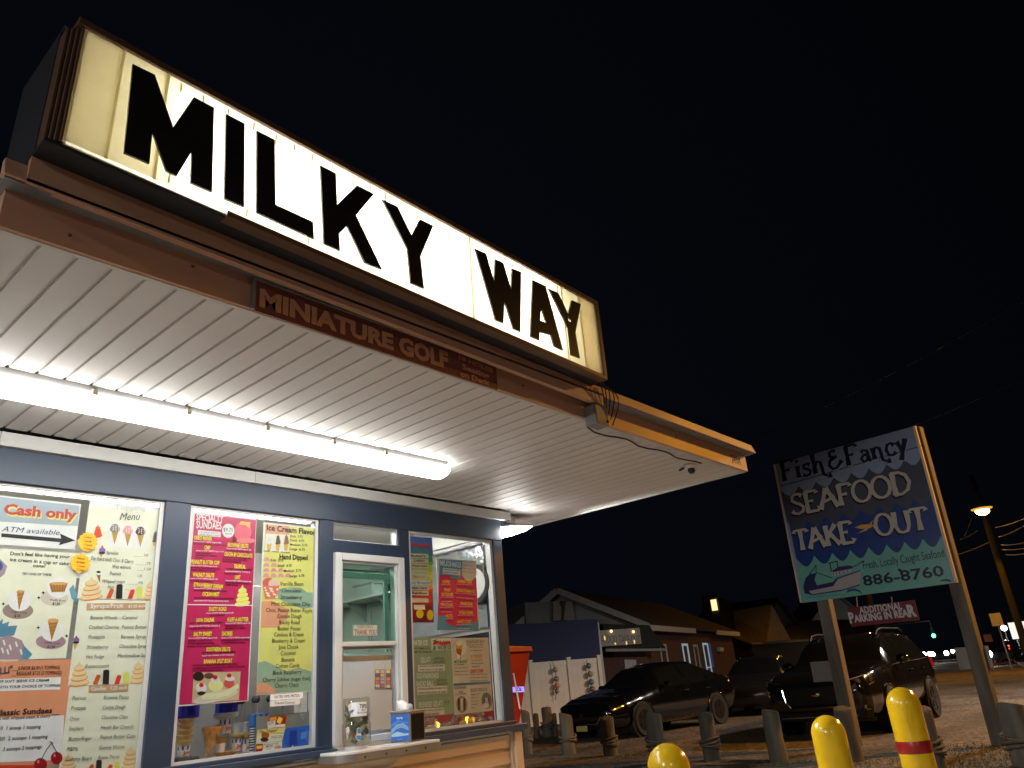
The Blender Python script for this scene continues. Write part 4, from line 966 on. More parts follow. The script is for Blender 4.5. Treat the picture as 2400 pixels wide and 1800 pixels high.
# clear stand with cards
YC = WY + 0.045; PC = wall(YC)
cs = sheet('card_stand', 'clear plastic card stand leaning behind the middle window glass', 'card stand', PC, q4(LW, (160, 826), (1034, 738), (985, 1330), (110, 1460)), 0.0, 0.003, (120, 122, 118))
for (nm, lab, quad, c, rows, pics) in (
    ('snack_card', 'red snack card with a yellow smiling cracker and a white price tag', ((346, 832), (622, 808), (602, 996), (320, 1024)), (160, 28, 30), [('$1.50', (336, 966), (412, 936), 38, BK)], [('p', (232, 230, 222), [(314, 912), (446, 888), (438, 1000), (322, 1026)]), ('p', (238, 210, 90), [(500, 824), (566, 856), (520, 950), (466, 914)]), ('p', (232, 140, 60), [(350, 850), (464, 822), (466, 880), (352, 900)]), ('p', (228, 228, 224), [(446, 960), (606, 944), (602, 990), (440, 1004)])]),
    ('snack_card', 'cream card reading The Chipper with a cookie sandwich picture', ((160, 1040), (612, 1000), (552, 1222), (134, 1256)), (226, 220, 196), [('The "Chipper"', (176, 1096), (492, 1060), 44, (110, 60, 30)), ('delicious ice cream', (376, 1150), (552, 1134), 14, BK), ('between 2 cookies', (380, 1176), (546, 1162), 14, BK)], [('p', (222, 206, 120), [(168, 1044), (606, 1006), (586, 1090), (160, 1124)]), ('e', (150, 88, 40), (280, 1130, 64, 50)), ('e', (60, 40, 34), (266, 1200, 66, 34))]),
    ('snack_card', 'white card for ice cream sandwiches with a cookie and a red packet picture', ((130, 1262), (556, 1226), (548, 1408), (112, 1450)), (226, 222, 214), [('ICE CREAM SANDWICHES', (256, 1290), (490, 1266), 16, BK), ('Made with', (290, 1320), (396, 1306), 24, BK), ('Fruity', (296, 1362), (372, 1352), 26, (190, 120, 110)), ('Pebbles', (282, 1404), (378, 1394), 26, (190, 120, 110))], [('p', (150, 26, 30), [(130, 1274), (244, 1264), (232, 1436), (114, 1446)]), ('p', (232, 196, 60), [(140, 1300), (236, 1290), (226, 1340), (136, 1350)]), ('e', (200, 160, 110), (486, 1328, 60, 38)), ('e', (130, 80, 46), (500, 1320, 16, 10))]),
    ('snack_card', 'plain bright blue popsicle card on the clear stand', ((600, 1020), (1000, 968), (960, 1318), (556, 1372)), (44, 96, 196), [], [('p', (30, 66, 160), [(680, 1060), (820, 1040), (800, 1290), (660, 1310)]), ('p', (90, 140, 220), [(860, 1080), (960, 1060), (940, 1180), (850, 1190)]), ('p', (222, 200, 160), [(716, 1290), (736, 1288), (722, 1340), (704, 1342)])])):
    r = sheet(nm, lab, 'card', PC, q4(LW, *quad), 0.0042, 0.001, c, 'cards on the clear stand', rect=False)
    p = Print(r, PC, LW, 0.0044)
    for k_, c_, g_ in pics:
        if k_ == 'p': p.poly(c_, g_, 1)
        else: p.ell(c_, *g_, 2, name='print')
    for t, a, b, hh, c_ in rows: p.text(c_, t, a, b, hh, 4, bold=0.01)
    p.done()
# machinery behind: soft serve front panels and a metal canister
ms = thing('soft_serve_machine', 'grey stainless soft serve machine behind the middle window', 'machine', (2.2, 4.75, 0.9))
m = MB(); m.box(1.55, 3.02, 4.62, 5.2, 0.3, 1.92); m.build('cabinet', M_steel, ms, bevel=0.01)
m = MB()
for x in (2.0, 2.62): m.box(x - 0.003, x + 0.003, 4.616, 4.6195, 0.5, 1.9)
m.build('panel_gap', M_dark, ms)
for x in (2.62, 2.72, 2.82, 2.92):
    m = MB(); m.tube([(x, 4.60, 1.02), (x, 4.59, 1.20)], 0.016, 8); m.build('lever', mat('steel_lever', (0.5, 0.5, 0.5), 0.3, 0.8), ms)
    m = MB(); m.ball((x, 4.59, 1.01), 0.026); m.ball((x, 4.59, 1.22), 0.026); m.build('knob', M_dark, ms)
cn = thing('steel_canister', 'small ribbed steel canister behind the cones', 'canister', (onY(*LG(1940, 950), 4.5).x, 4.5, 0.9))
cx = cn.location.x; z0 = onY(*LG(1940, 1030), 4.5).z; z1 = onY(*LG(1940, 870), 4.5).z
m = MB(); m.lathe([(0.05, 0.9), (0.062, z1 - 0.01), (0.066, z1), (0.06, z1), (0.05, 0.95)], (cx, 4.5, 0), 24); m.build('body', mat('steel_can', (0.5, 0.5, 0.5), 0.3, 0.9), cn, smooth=True)
m = MB(); m.box(1.60, 3.0, 4.36, 4.615, 0.86, 0.90); m.build('drip_shelf', M_steel, ms)

# ================================================================= service window details
PG = wall(WY + 0.002)
r = sheet('thank_you_sign', 'small sign reading CASH ONLY THANK YOU stuck on the green service glass', 'sign', PG, q4(V1, (446, 1222), (828, 1220), (826, 1398), (444, 1398)), 0.0, 0.002, (168, 186, 172))
p = Print(r, PG, V1)
for a, b in (((450, 1226), (824, 1224)), ((824, 1224), (822, 1394)), ((822, 1394), (448, 1394)), ((448, 1394), (450, 1226))): p.line((120, 84, 72), a, b, 6, 1)
p.text((140, 82, 70), 'CASH ONLY', (512, 1278), (760, 1278), 42, 2, bold=0.02); p.text((150, 76, 62), 'THANK YOU', (466, 1378), (810, 1380), 78, 2, bold=0.03); p.done()
# shelf with a white bin inside
isf = thing('wall_shelf', 'pale wall shelf inside the service window carrying a white bin', 'shelf', (4.26, 5.6, 1.95))
m = MB(); m.box(4.14, XR - 0.0665, 5.0, 5.93, 1.965, 1.985); m.build('board', M_room, isf, bevel=0.003)
for yy in (5.62, 5.2):
    m = MB(); m.prism([(XR - 0.0668, yy - .01, 1.80), (XR - 0.0668, yy - .01, 1.9645), (4.18, yy - .01, 1.9645)], [(XR - 0.0668, yy + .01, 1.80), (XR - 0.0668, yy + .01, 1.9645), (4.18, yy + .01, 1.9645)]); m.build('bracket', M_white, isf)
bn = thing('storage_bin', 'white plastic storage bin on the wall shelf', 'bin', (4.25, 5.4, 1.9852))
m = MB(); m.hexa([(4.19, 5.28, 1.9855), (4.33, 5.28, 1.9855), (4.33, 5.50, 1.9855), (4.19, 5.50, 1.9855), (4.17, 5.26, 2.085), (4.35, 5.26, 2.085), (4.35, 5.52, 2.085), (4.17, 5.52, 2.085)]); m.build('tub', M_vinyl, bn, bevel=0.012)
m = MB(); m.box(4.16, 4.36, 5.25, 5.53, 2.0855, 2.10); m.build('lid', M_white, bn, bevel=0.006)
# partition, pipes and notices deeper in the shop, low in the service window
m = MB(); m.box(3.70, XR - 0.062, 5.2, 5.24, 0.14, 1.52); m.build('partition', M_roomg, stand)
PN = wall(5.94)
pipe = thing('wall_pipe', 'white bent pipe on the inner wall behind the tip jar', 'pipe', (3.2, 5.90, 0.14))
q = onY(*V2(370, 300), 5.90); q2 = onY(*V2(590, 500), 5.88); q3 = onY(*V2(670, 205), 5.88)
m = MB(); m.tube([(q.x - 0.10, 5.90, q.z + 0.02), (q.x - 0.02, 5.90, q.z + 0.02), (q.x, 5.90, q.z - 0.01), (q.x, 5.90, 0.15)], 0.018, 10); m.build('tube', M_vinyl, pipe, smooth=True)
m = MB(); m.tube([(q3.x, 5.88, q3.z + 0.1), (q3.x, 5.88, q3.z + 0.02), (q2.x, 5.88, q2.z + 0.30), (q2.x, 5.88, 0.15)], 0.014, 10); m.build('tube', M_vinyl, pipe, smooth=True)
r = sheet('wall_notice', 'yellow and navy notice on the inner wall left of the bent pipe', 'notice', PN, q4(V2, (404, 208), (560, 205), (552, 485), (400, 492)), 0.001, 0.002, (226, 222, 200))
p = Print(r, PN, V2, 0.001); p.poly((58, 62, 88), [(416, 208), (540, 206), (528, 345), (412, 352)]); p.poly((206, 200, 90), [(412, 356), (556, 350), (550, 430), (410, 440)]); p.poly((84, 86, 96), [(408, 452), (552, 446), (550, 476), (408, 482)]); p.ell((210, 208, 200), 506, 290, 26, 50, 3); p.done()
PN2 = wall(5.195)
def chart(lab, x0, x1, y0, y1):
    r = sheet('wall_chart', lab, 'notice', PN2, q4(V2, (x0, y0), (x1, y0 - 2), (x1 - 4, y1 - 4), (x0, y1)), 0.001, 0.002, (176, 174, 166))
    p = Print(r, PN2, V2, 0.001); cols = [(222, 176, 86), (166, 174, 186), (92, 90, 124), (206, 150, 90), (206, 130, 90), (140, 154, 178), (180, 110, 90), (190, 140, 130), (196, 190, 180), (150, 110, 104)]
    p.poly((74, 70, 70), [(x0 + 2, y0 + 84), (x1 - 2, y0 + 82), (x1 - 6, y1 - 8), (x0 + 2, y1 - 4)])
    hx = (x1 - x0) / 2; hy = (y1 - y0 - 100) / 5
    for i in range(10):
        cx = x0 + 8 + (i % 2) * (hx - 2); cy = y0 + 90 + (i // 2) * hy
        p.poly(cols[i], [(cx, cy), (cx + hx - 14, cy), (cx + hx - 14, cy + hy - 7), (cx, cy + hy - 7)], 2)
    p.done()
chart('colourful allergy chart on the grey partition right of the bent pipe', 756, 906, 232, 600)
chart('second colourful chart cut off by the open sash', 918, 1062, 232, 606)

# tip jar
jx, jy = onY(*V2(470, 1440), 3.86).x, 3.86
zb = 0.9035
tj = thing('tip_jar', 'clear plastic tip jar stuffed with notes on the counter, labelled TIPS', 'tip jar', (jx, jy, zb))
ht = onY(*V2(490, 740), 3.86).z - zb - 0.02; jr = (onY(*V2(650, 1000), 3.86).x - onY(*V2(305, 1000), 3.86).x) / 2
jx = (onY(*V2(650, 1000), 3.86).x + onY(*V2(305, 1000), 3.86).x) / 2; tj.location.x = jx
m = MB(); m.lathe([(jr * 0.80, zb), (jr * 0.82, zb + 0.02)], (jx, jy, 0), 28); m.build('lid_base', M_vinyl, tj, smooth=True)
z0 = zb + 0.021
prof = [(jr * 0.90, z0), (jr, z0 + 0.03), (jr, z0 + ht * 0.44), (jr * 0.95, z0 + ht * 0.49), (jr * 0.93, z0 + ht * 0.52), (jr * 0.95, z0 + ht * 0.55), (jr * 0.98, z0 + ht * 0.60), (jr * 0.98, z0 + ht * 0.93), (jr * 0.93, z0 + ht * 0.98), (jr * 0.95, z0 + ht)]
m = MB(); m.lathe(prof, (jx, jy, 0), 30); m.build('jar', glass('jar_plastic', (0.86, 0.88, 0.84), 1.6, 0.03), tj, smooth=True)
M_money = mat('money', (0.22, 0.22, 0.15), 0.8, var=0.5, scale=22)
rnd = random.Random(3)
m = MB()
for k in range(46):
    a = rnd.uniform(0, 2 * pi); rr = jr * 0.78 * sqrt(rnd.random()); z_ = z0 + 0.03 + (ht - 0.06) * rnd.random()
    c = Vector((jx + rr * cos(a), jy + rr * sin(a), z_)); d = Vector((rnd.gauss(0, 1), rnd.gauss(0, 1), rnd.gauss(0, 1))).normalized() * jr * 0.34; e = d.cross(Vector((rnd.gauss(0, 1), rnd.gauss(0, 1), rnd.gauss(0, 1)))).normalized() * jr * 0.2
    b = d.cross(e).normalized() * 0.01
    pts = [c - d - e, c + d * 0.1 - e + b, c + d - e, c + d + e, c + d * 0.1 + e + b, c - d + e]
    lim = []
    for w in pts:
        v2 = Vector((w.x - jx, w.y - jy)); L_ = v2.length
        if L_ > jr * 0.86: v2 *= jr * 0.86 / L_
        lim.append((jx + v2.x, jy + v2.y, min(max(w.z, z0 + 0.005), z0 + ht * 0.95)))
    m.add(lim, [(0, 1, 4, 5), (1, 2, 3, 4)])
mo = m.build('folded_notes', M_money, None); tag(mo, 'folded dollar notes filling the clear tip jar', 'money', kind='stuff')
# labels on the jar
JP = Plane((jx, jy - jr * 1.03, 0), (1, 0, 0), (0, 0, 1))
def curve_sheet(name, c, x0, x1, y0, y1):
    u0, v1 = JP.uv(*V2(x0, y0)); u1, v0 = JP.uv(*V2(x1, y1)); m = MB(); n = 6
    for i in range(n):
        for a, b in ((u0 + (u1 - u0) * i / n, u0 + (u1 - u0) * (i + 1) / n),):
            f_ = lambda u: jy - sqrt(max(1e-6, (jr * 1.012) ** 2 - min(abs(u), jr * 0.99) ** 2))
            m.add([(jx + a, f_(a), v0), (jx + b, f_(b), v0), (jx + b, f_(b), v1), (jx + a, f_(a), v1)], [(0, 1, 2, 3)])
    return m.build(name, ink(c), tj)
curve_sheet('tips_label', (228, 226, 224), 462, 640, 806, 1000)
m = MB(); put_text(m, JP, 'TIPS', V2(524, 890), V2(632, 886), 0.001, 52 * .157, bold=0.02); put_text(m, JP, 'Are', V2(552, 934), V2(606, 930), 0.001, 26 * .157); put_text(m, JP, 'Appreciated', V2(490, 972), V2(636, 964), 0.001, 24 * .157)
m.build('lettering', ink(BK), tj)
m = MB(); JQ = lambda *pts: [JP.uv(*V2(*a)) for a in pts]
for pts in (((356, 850), (386, 824), (410, 850), (404, 920), (440, 905), (436, 1020), (372, 950)), ((328, 1200), (346, 1168), (376, 1176), (380, 1220), (342, 1384)), ((490, 1200), (516, 1176), (550, 1210), (556, 1290), (562, 1310), (540, 1378), (500, 1376), (468, 1316), (486, 1286))):
    JP.flat(m, JQ(*pts), -0.002)
m.build('sticker', ink((228, 230, 234)), tj)
m = MB()
for pts in (((372, 940), (438, 908), (444, 940), (390, 972)), ((340, 1270), (356, 1262), (350, 1320)), ((494, 1214), (520, 1184), (548, 1216), (548, 1266), (500, 1270)), ((474, 1316), (500, 1296), (556, 1310), (540, 1364), (504, 1368))): JP.flat(m, JQ(*pts), -0.0012)
m.build('sticker_print', ink((58, 134, 196)), tj)

# napkin dispenser, turned a little
q = onZ(*V2(1290, 1400), 0.9035); nx, ny = q.x, q.y
nd = thing('napkin_dispenser', 'blue fronted napkin dispenser with a white napkin on the counter', 'napkin dispenser', (nx, ny, 0.9035))
ux = Vector((-0.2, 0.98, 0)).normalized(); uy = Vector((0.98, 0.2, 0)).normalized(); wl_ = dl = 0.15; hN = 0.166
o_ = Vector((nx, ny, 0.9036))
def nb(a, b, c): return o_ + ux * a + uy * b + Vector((0, 0, c))
m = MB(); m.hexa([nb(0, 0, 0), nb(wl_, 0, 0), nb(wl_, dl, 0), nb(0, dl, 0), nb(0, 0, hN), nb(wl_, 0, hN), nb(wl_, dl, hN), nb(0, dl, hN)]); m.build('case', mat('dispenser_grey', (0.20, 0.19, 0.19), 0.4), nd, bevel=0.004)
m = MB(); m.hexa([nb(-0.004, 0.012, 0.008), nb(-0.0003, 0.012, 0.008), nb(-0.0003, dl - 0.012, 0.008), nb(-0.004, dl - 0.012, 0.008), nb(-0.004, 0.012, hN - 0.012), nb(-0.0003, 0.012, hN - 0.012), nb(-0.0003, dl - 0.012, hN - 0.012), nb(-0.004, dl - 0.012, hN - 0.012)]); m.build('side_panel', mat('dispenser_black', (0.006, 0.006, 0.007), 0.25), nd)
m = MB(); m.hexa([nb(-0.006, -0.006, hN + 0.0005), nb(wl_ + 0.006, -0.006, hN + 0.0005), nb(wl_ + 0.006, dl + 0.006, hN + 0.0005), nb(-0.006, dl + 0.006, hN + 0.0005), nb(-0.004, -0.004, hN + 0.012), nb(wl_ + 0.004, -0.004, hN + 0.012), nb(wl_ + 0.004, dl + 0.004, hN + 0.012), nb(-0.004, dl + 0.004, hN + 0.012)]); m.build('lid', mat('dispenser_lid', (0.26, 0.25, 0.25), 0.4), nd, bevel=0.003)
NP = Plane(nb(wl_, 0, 0), -ux, (0, 0, 1))
m = MB(); NP.rect(m, 0.008, wl_ - 0.008, 0.012, hN - 0.010, 0.0004, 0.003); fo = m.build('front_card', ink((50, 104, 190)), nd)
for k, (c, pts) in enumerate((((130, 170, 220), [(0.010, 0.45), (0.3, 0.62), (0.7, 0.66), (0.985, 0.50), (0.985, 0.40), (0.6, 0.50), (0.3, 0.46), (0.010, 0.30)]), ((84, 140, 210), [(0.010, 0.62), (0.4, 0.76), (0.985, 0.66), (0.985, 0.62), (0.5, 0.70), (0.010, 0.54)]), ((160, 196, 232), [(0.010, 0.28), (0.35, 0.38), (0.75, 0.30), (0.985, 0.30), (0.985, 0.24), (0.6, 0.22), (0.010, 0.20)]))):
    m = MB(); NP.flat(m, [(0.008 + a * (wl_ - 0.016), b * hN) for a, b in pts], 0.0036 + 0.0003 * k); m.build('print', ink(c), fo)
m = MB(); put_text(m, NP, 'EasyNap', (wl_ * 0.34, hN * 0.80), (wl_ * 0.66, hN * 0.80), 0.0046, hN * 0.075, bold=0.03, uv=True, shear=0.2); put_text(m, NP, 'Pacific', (wl_ * 0.38, hN * 0.10), (wl_ * 0.62, hN * 0.10), 0.0046, hN * 0.03, uv=True)
m.build('lettering', ink(WH), fo)
M_nap = mat('napkin_paper', (0.74, 0.72, 0.69), 0.8, var=0.03)
m = MB(); top = nb(wl_ * 0.5, dl * 0.5, hN + 0.012)
g = []
for i in range(9):
    for j in range(4):
        t = i / 8; s_ = j / 3
        a = (t - 0.5) * wl_ * 0.95; g.append(top - ux * a * (0.75 + 0.25 * s_) + uy * (0.03 * sin(t * 5) * s_ - 0.012) + Vector((0, 0, s_ * (0.055 - 0.03 * t) + 0.008 * sin(t * 9) * s_)))
fs = [(i * 4 + j, i * 4 + j + 1, (i + 1) * 4 + j + 1, (i + 1) * 4 + j) for i in range(8) for j in range(3)]
m.add(g, fs); np_ = m.build('napkin', M_nap, None, smooth=True); tag(np_, 'white paper napkin pulled up from the blue dispenser', 'napkin')
sd = np_.modifiers.new('thickness', 'SOLIDIFY'); sd.thickness = 0.001

# ================================================================= right window sheets
PW = wall(WY + 0.045)
r = sheet('water_ice_board', 'narrow rainbow water ice board listing flavors on tan labels', 'poster', PW, q4(W3, (80, 180), (496, 216), (516, 1586), (100, 1582)), 0.0, 0.003, (60, 100, 150))
p = Print(r, PW, W3)
bands = [((52, 96, 170), 190, 470), ((60, 140, 96), 470, 620), ((176, 190, 60), 620, 780), ((228, 212, 60), 780, 880), ((224, 170, 60), 880, 1010), ((214, 120, 60), 1010, 1060), ((196, 44, 50), 1060, 1280), ((130, 22, 40), 1280, 1584)]
for i, (c, y0, y1) in enumerate(bands):
    w_ = 0 if i else 0
    p.poly(c, [(84, y0), (500, y0 + 18 * (1 - i / 8)), (515, y1), (98, y1)], 1)
for k in range(1, 8): p.poly(tuple(int((a + b) / 2) for a, b in zip(bands[k - 1][0], bands[k][0])), [(84, bands[k][1] - 30), (514, bands[k][1] - 14), (514, bands[k][1] + 30), (90, bands[k][1] + 20)], 2)
p.text((70, 20, 40), 'Philadelphia', (164, 352), (474, 370), 58, 3, bold=0.05); p.text((196, 50, 66), 'Philadelphia', (160, 346), (470, 364), 58, 4, bold=0.04); p.text((44, 130, 96), 'WATER ICE', (160, 434), (468, 448), 60, 4, bold=0.04)
LB = (196, 188, 160)
for (t, y, c, x0, x1) in (('Blueberry', 470, (52, 44, 42), 148, 394), ('CHERRY', 552, (110, 50, 44), 196, 384), ('Watermelon', 634, (150, 60, 50), 166, 428), ('Raspberry', 736, (176, 170, 146), 220, 424), ('Mango', 812, (190, 130, 50), 194, 374), (None, 1190, None, 0, 0), ('Cotton Candy', 990, (84, 50, 44), 130, 426), ('RainBow', 1074, (60, 50, 50), 176, 418)):
    p.poly(LB, [(100, y - 8), (436, y + 4), (444, y + 72), (104, y + 68)], 5)
    if t: p.text(c, t, (x0, y + 48), (x1, y + 52), 36, 6, bold=0.035)
p.poly((206, 206, 200), [(100, 900), (474, 904), (476, 980), (104, 980)], 6); p.text((80, 90, 104), 'Island Breeze', (50, 966), (470, 964), 52, 7)
p.poly((228, 216, 180), [(196, 1300), (376, 1298), (388, 1376), (206, 1374)], 5)
p.ell((230, 190, 50), 300, 1440, 60, 74, 4, name='fruit_picture'); p.ell((230, 180, 40), 466, 1462, 52, 84, 4, name='fruit_picture'); p.ell((90, 30, 60), 386, 1512, 30, 44, 5, name='fruit_picture'); p.ell((70, 50, 100), 300, 1560, 50, 24, 5, name='fruit_picture')
p.done()
r = sheet('milkshake_poster', 'pink and blue MILKSHAKES poster hanging in the right window', 'poster', PW, q4(W3, (612, 536), (1206, 592), (1252, 1726), (566, 1716)), 0.004, 0.003, (206, 206, 198))
p = Print(r, PW, W3, 0.004)
BL = (86, 140, 164); PK2 = (206, 44, 92)
p.poly(BL, [(616, 556), (1000, 590), (1000, 700), (960, 860), (930, 880), (800, 840), (700, 810), (612, 810)], 2); p.poly(PK2, [(612, 800), (1000, 760), (1212, 860), (1240, 1716), (576, 1706)], 1)
p.ell((200, 198, 188), 1096, 760, 122, 154, 3, 0, 360); p.poly((200, 198, 188), [(980, 580), (1204, 604), (1212, 760), (976, 760)], 3)
p.poly(BL, [(590, 1480), (700, 1470), (730, 1520), (740, 1600), (860, 1650), (1240, 1560), (1246, 1716), (572, 1706)], 2); p.ell(BL, 862, 850, 66, 44, 2)
p.text(WH, 'MILKSHAKES', (626, 660), (966, 696), 84, 4, bold=0.03)
p.poly((214, 212, 202), [(666, 696), (952, 726), (950, 822), (664, 794)], 4)
p.text(BK, 'TURN ANY OF OUR ICE CREAM', (680, 734), (934, 752), 18, 5, bold=0.02); p.text(BK, 'FLAVORS INTO A MILKSHAKE', (680, 780), (914, 796), 18, 5, bold=0.02)
for t, y in (('Small (12oz) $5.95', 664), ('Medium (16oz) $6.95', 712), ('Large (24oz) $7.95', 764)): p.text(BK, t, (976, y), (1184, y + 20), 16, 5)
p.text(DK, 'MIX THE CAKE BATTER', (724, 836), (906, 848), 14, 5, bold=0.02); p.text(DK, 'FOR AN ADDED $1', (740, 880), (890, 890), 14, 5, bold=0.02)
for (t, a, b, subs) in (('COFFEE!', (660, 946), (784, 950), 2), ('RASPBERRY CREAM', (912, 936), (1136, 956), 2), ('PEANUT', (690, 1076), (796, 1080), 0), ('BUTTER KISS', (650, 1150), (836, 1152), 3), ('CHOCOLATE BANANA NUT', (884, 1080), (1192, 1108), 4), ('PINA COLADA', (634, 1316), (832, 1322), 3), ('ORANGE CREAM', (950, 1300), (1146, 1306), 2), ('MALTED', (718, 1498), (826, 1500), 2), ('NUTELLA WONDER', (928, 1440), (1156, 1444), 2), ("HARRY'S COMET", (898, 1592), (1130, 1590), 3)):
    p.text((240, 196, 50), t, a, b, 44, 4, bold=0.03)
    for k in range(subs): p.text((LP if k % 2 == 0 else DK), ('choice of SOFT SERVE with', 'PEANUT BUTTER SAUCE', 'vanilla and PINEAPPLE', 'WHIPPED CREAM')[k], (a[0] - 20 + 8 * k, a[1] + 30 + 36 * k), (b[0] + 10 - 14 * k, b[1] + 28 + 36 * k), 14, 4, bold=0.02)
p.done()
SG = (138, 154, 122)
r = sheet('gelati_poster', 'sage green WATER ICE and GELATI price poster in the right window', 'poster', PW, q4(W4, (60, 158), (816, 160), (850, 1420), (100, 1466)), 0.001, 0.003, SG)
p = Print(r, PW, W4, 0.001)
p.text((220, 222, 206), 'WATER ICE', (172, 296), (424, 290), 74, 4, bold=0.01)
p.text(BK, 'KIDS 3.75  SMALL 4.75', (130, 358), (456, 352), 22, 4, bold=0.02); p.text(BK, 'MEDIUM 5.75 LARGE 8.75', (128, 418), (498, 412), 22, 4, bold=0.02)
p.poly((206, 202, 188), [(486, 186), (800, 176), (814, 372), (490, 380)], 2); p.text((184, 48, 44), 'Philadelphia', (580, 290), (800, 274), 62, 5, bold=0.05); p.text((60, 110, 70), 'WATER ICE', (584, 364), (804, 360), 62, 5, bold=0.03)
p.poly((190, 50, 44), [(504, 270), (540, 220), (586, 226), (570, 280), (520, 290)], 4); p.poly((80, 130, 80), [(510, 210), (590, 190), (560, 220), (512, 240)], 5); p.poly((90, 140, 84), [(500, 376), (520, 300), (556, 300), (560, 374)], 4)
for t, a, b in (('GELATI', (312, 578), (468, 566), ), ('OLD-FASHIONED', (246, 832), (606, 822)), ('RADIO BALL', (246, 962), (522, 942)), ('BLENDED GELATI', (288, 1302), (668, 1274))): p.text((214, 216, 200), t, a, b, 76, 4, bold=0.01)
for t, a, b in (('___JUNIOR $6.25', (490, 528), (692, 520)), ('___REGULAR $7.25', (492, 586), (704, 578)), ('___JUNIOR $6.25', (534, 882), (738, 870)), ('___REGULAR $7.25', (538, 940), (746, 926)), ('__$7.25', (678, 1238), (776, 1228))): p.text(BK, t, a, b, 34, 4)
CB = (206, 202, 186)
for q_ in (((270, 612), (706, 602), (708, 706), (272, 720)), ((252, 970), (742, 950), (744, 1068), (254, 1100)), ((330, 1320), (694, 1300), (698, 1414), (340, 1440))): p.poly(CB, q_, 3)
for t, a, b in (('WATER ICE LAYERED BETWEEN', (292, 648), (680, 636)), ('YOUR CHOICE OF SOFT SERVE', (292, 706), (672, 698)), ('WATER ICE LAYERED BETWEEN YOUR', (264, 1018), (734, 996)), ('FAVORITE HAND DIPPED ICE CREAM', (264, 1084), (722, 1058)), ('SOFT SERVE & WATER ICE', (356, 1368), (682, 1344)), ('BLENDED TOGETHER', (360, 1428), (614, 1412))): p.text(BK, t, a, b, 24, 5, bold=0.015)
p.done()
r = sheet('float_poster', 'beige SODA FLOATS and DOGGY DISH price poster in the right window', 'poster', PW, q4(W4, (820, 170), (1424, 176), (1480, 1360), (852, 1414)), 0.0, 0.003, (196, 188, 168))
p = Print(r, PW, W4)
p.ell((210, 204, 186), 966, 330, 92, 130, 2); p.poly((150, 96, 40), [(884, 350), (982, 350), (962, 520), (926, 520)], 3); p.poly((206, 150, 70), [(880, 250), (990, 250), (982, 352), (884, 352)], 4); p.poly((222, 214, 196), [(886, 420), (962, 460), (940, 522), (920, 520)], 5); p.ell((236, 226, 196), 934, 262, 50, 40, 5)
p.text(BK, 'SODA FLOATS $6.75', (1058, 262), (1342, 254), 44, 4)
for t, a, b in (('COCA COLA   ROOT BEER', (1060, 298), (1326, 292)), ('TWO SCOOPS VANILLA', (1100, 332), (1330, 328)), ('ICE CREAM & SODA', (1120, 386), (1316, 384)), ('2 SCOOPS BUTTER', (1136, 550), (1312, 544)), ('PECAN ICE CREAM &', (1138, 600), (1334, 592)), ('CREAM SODA', (1142, 652), (1272, 646)), ('2 SCOOPS MINT', (856, 620), (1014, 614)), ('CHOCOLATE CHIP ICE', (856, 674), (1078, 668)), ('CREAM, CHOCOLATE', (860, 728), (1074, 720)), ('SYRUP & COCA COLA', (860, 782), (1080, 774)), ('1 SCOOP VANILLA ICE CREAM,', (1110, 776), (1394, 770)), ('1 SCOOP CHERRY WATER ICE,', (1114, 832), (1392, 822)), ('CHERRY SYRUP & COCA COLA', (1116, 884), (1404, 872)), ('(CHOCOLATE DIPPED)', (870, 1104), (1054, 1088)), ('VANILLA SOFT', (1126, 1104), (1266, 1092)), ('SERVE & DOG', (1126, 1158), (1260, 1148)), ('BISCUIT FOR', (1128, 1212), (1252, 1202)), ('YOUR BEST', (1130, 1264), (1240, 1256)), ('FRIEND', (1132, 1318), (1200, 1314))): p.text((70, 62, 60), t, a, b, 18, 4, bold=0.01)
p.text((214, 150, 80), 'BUTTER BEER', (1128, 504), (1318, 496), 50, 4, bold=0.02); p.text((74, 140, 112), 'MINT MASHUP', (856, 586), (1068, 580), 46, 4, bold=0.02); p.text((206, 72, 50), 'CHERRY BOMB', (1116, 744), (1328, 732), 52, 4, bold=0.02)
p.poly((84, 124, 144), [(844, 912), (1444, 880), (1444, 914), (846, 952)], 3)
p.text(BK, 'FROZEN BANANA', (850, 1006), (1056, 996), 38, 4); p.text(BK, '$3.00', (930, 1068), (1000, 1064), 36, 4); p.text(BK, 'DOGGY DISH $1.75', (1124, 1048), (1390, 1028), 48, 4)
p.ell((150, 130, 110), 982, 1250, 90, 138, 3, name='banana_picture', rot=-4)
for x, c in ((930, (60, 44, 38)), (978, (206, 196, 176)), (1022, (84, 62, 50))): p.poly(c, [(x - 16, 1160), (x + 16, 1150), (x + 18, 1340), (x - 12, 1350)], 4)
p.ell((110, 116, 108), 1384, 1190, 84, 132, 3, name='dog_picture', rot=-4); p.ell((196, 190, 182), 1378, 1200, 34, 60, 4, name='dog_picture'); p.ell((206, 202, 196), 1370, 1270, 52, 40, 4, name='dog_picture'); p.ell((84, 74, 70), 1346, 1190, 14, 40, 5); p.ell((84, 74, 70), 1412, 1180, 14, 40, 5); p.ell((30, 28, 28), 1380, 1222, 10, 9, 6)
p.done()
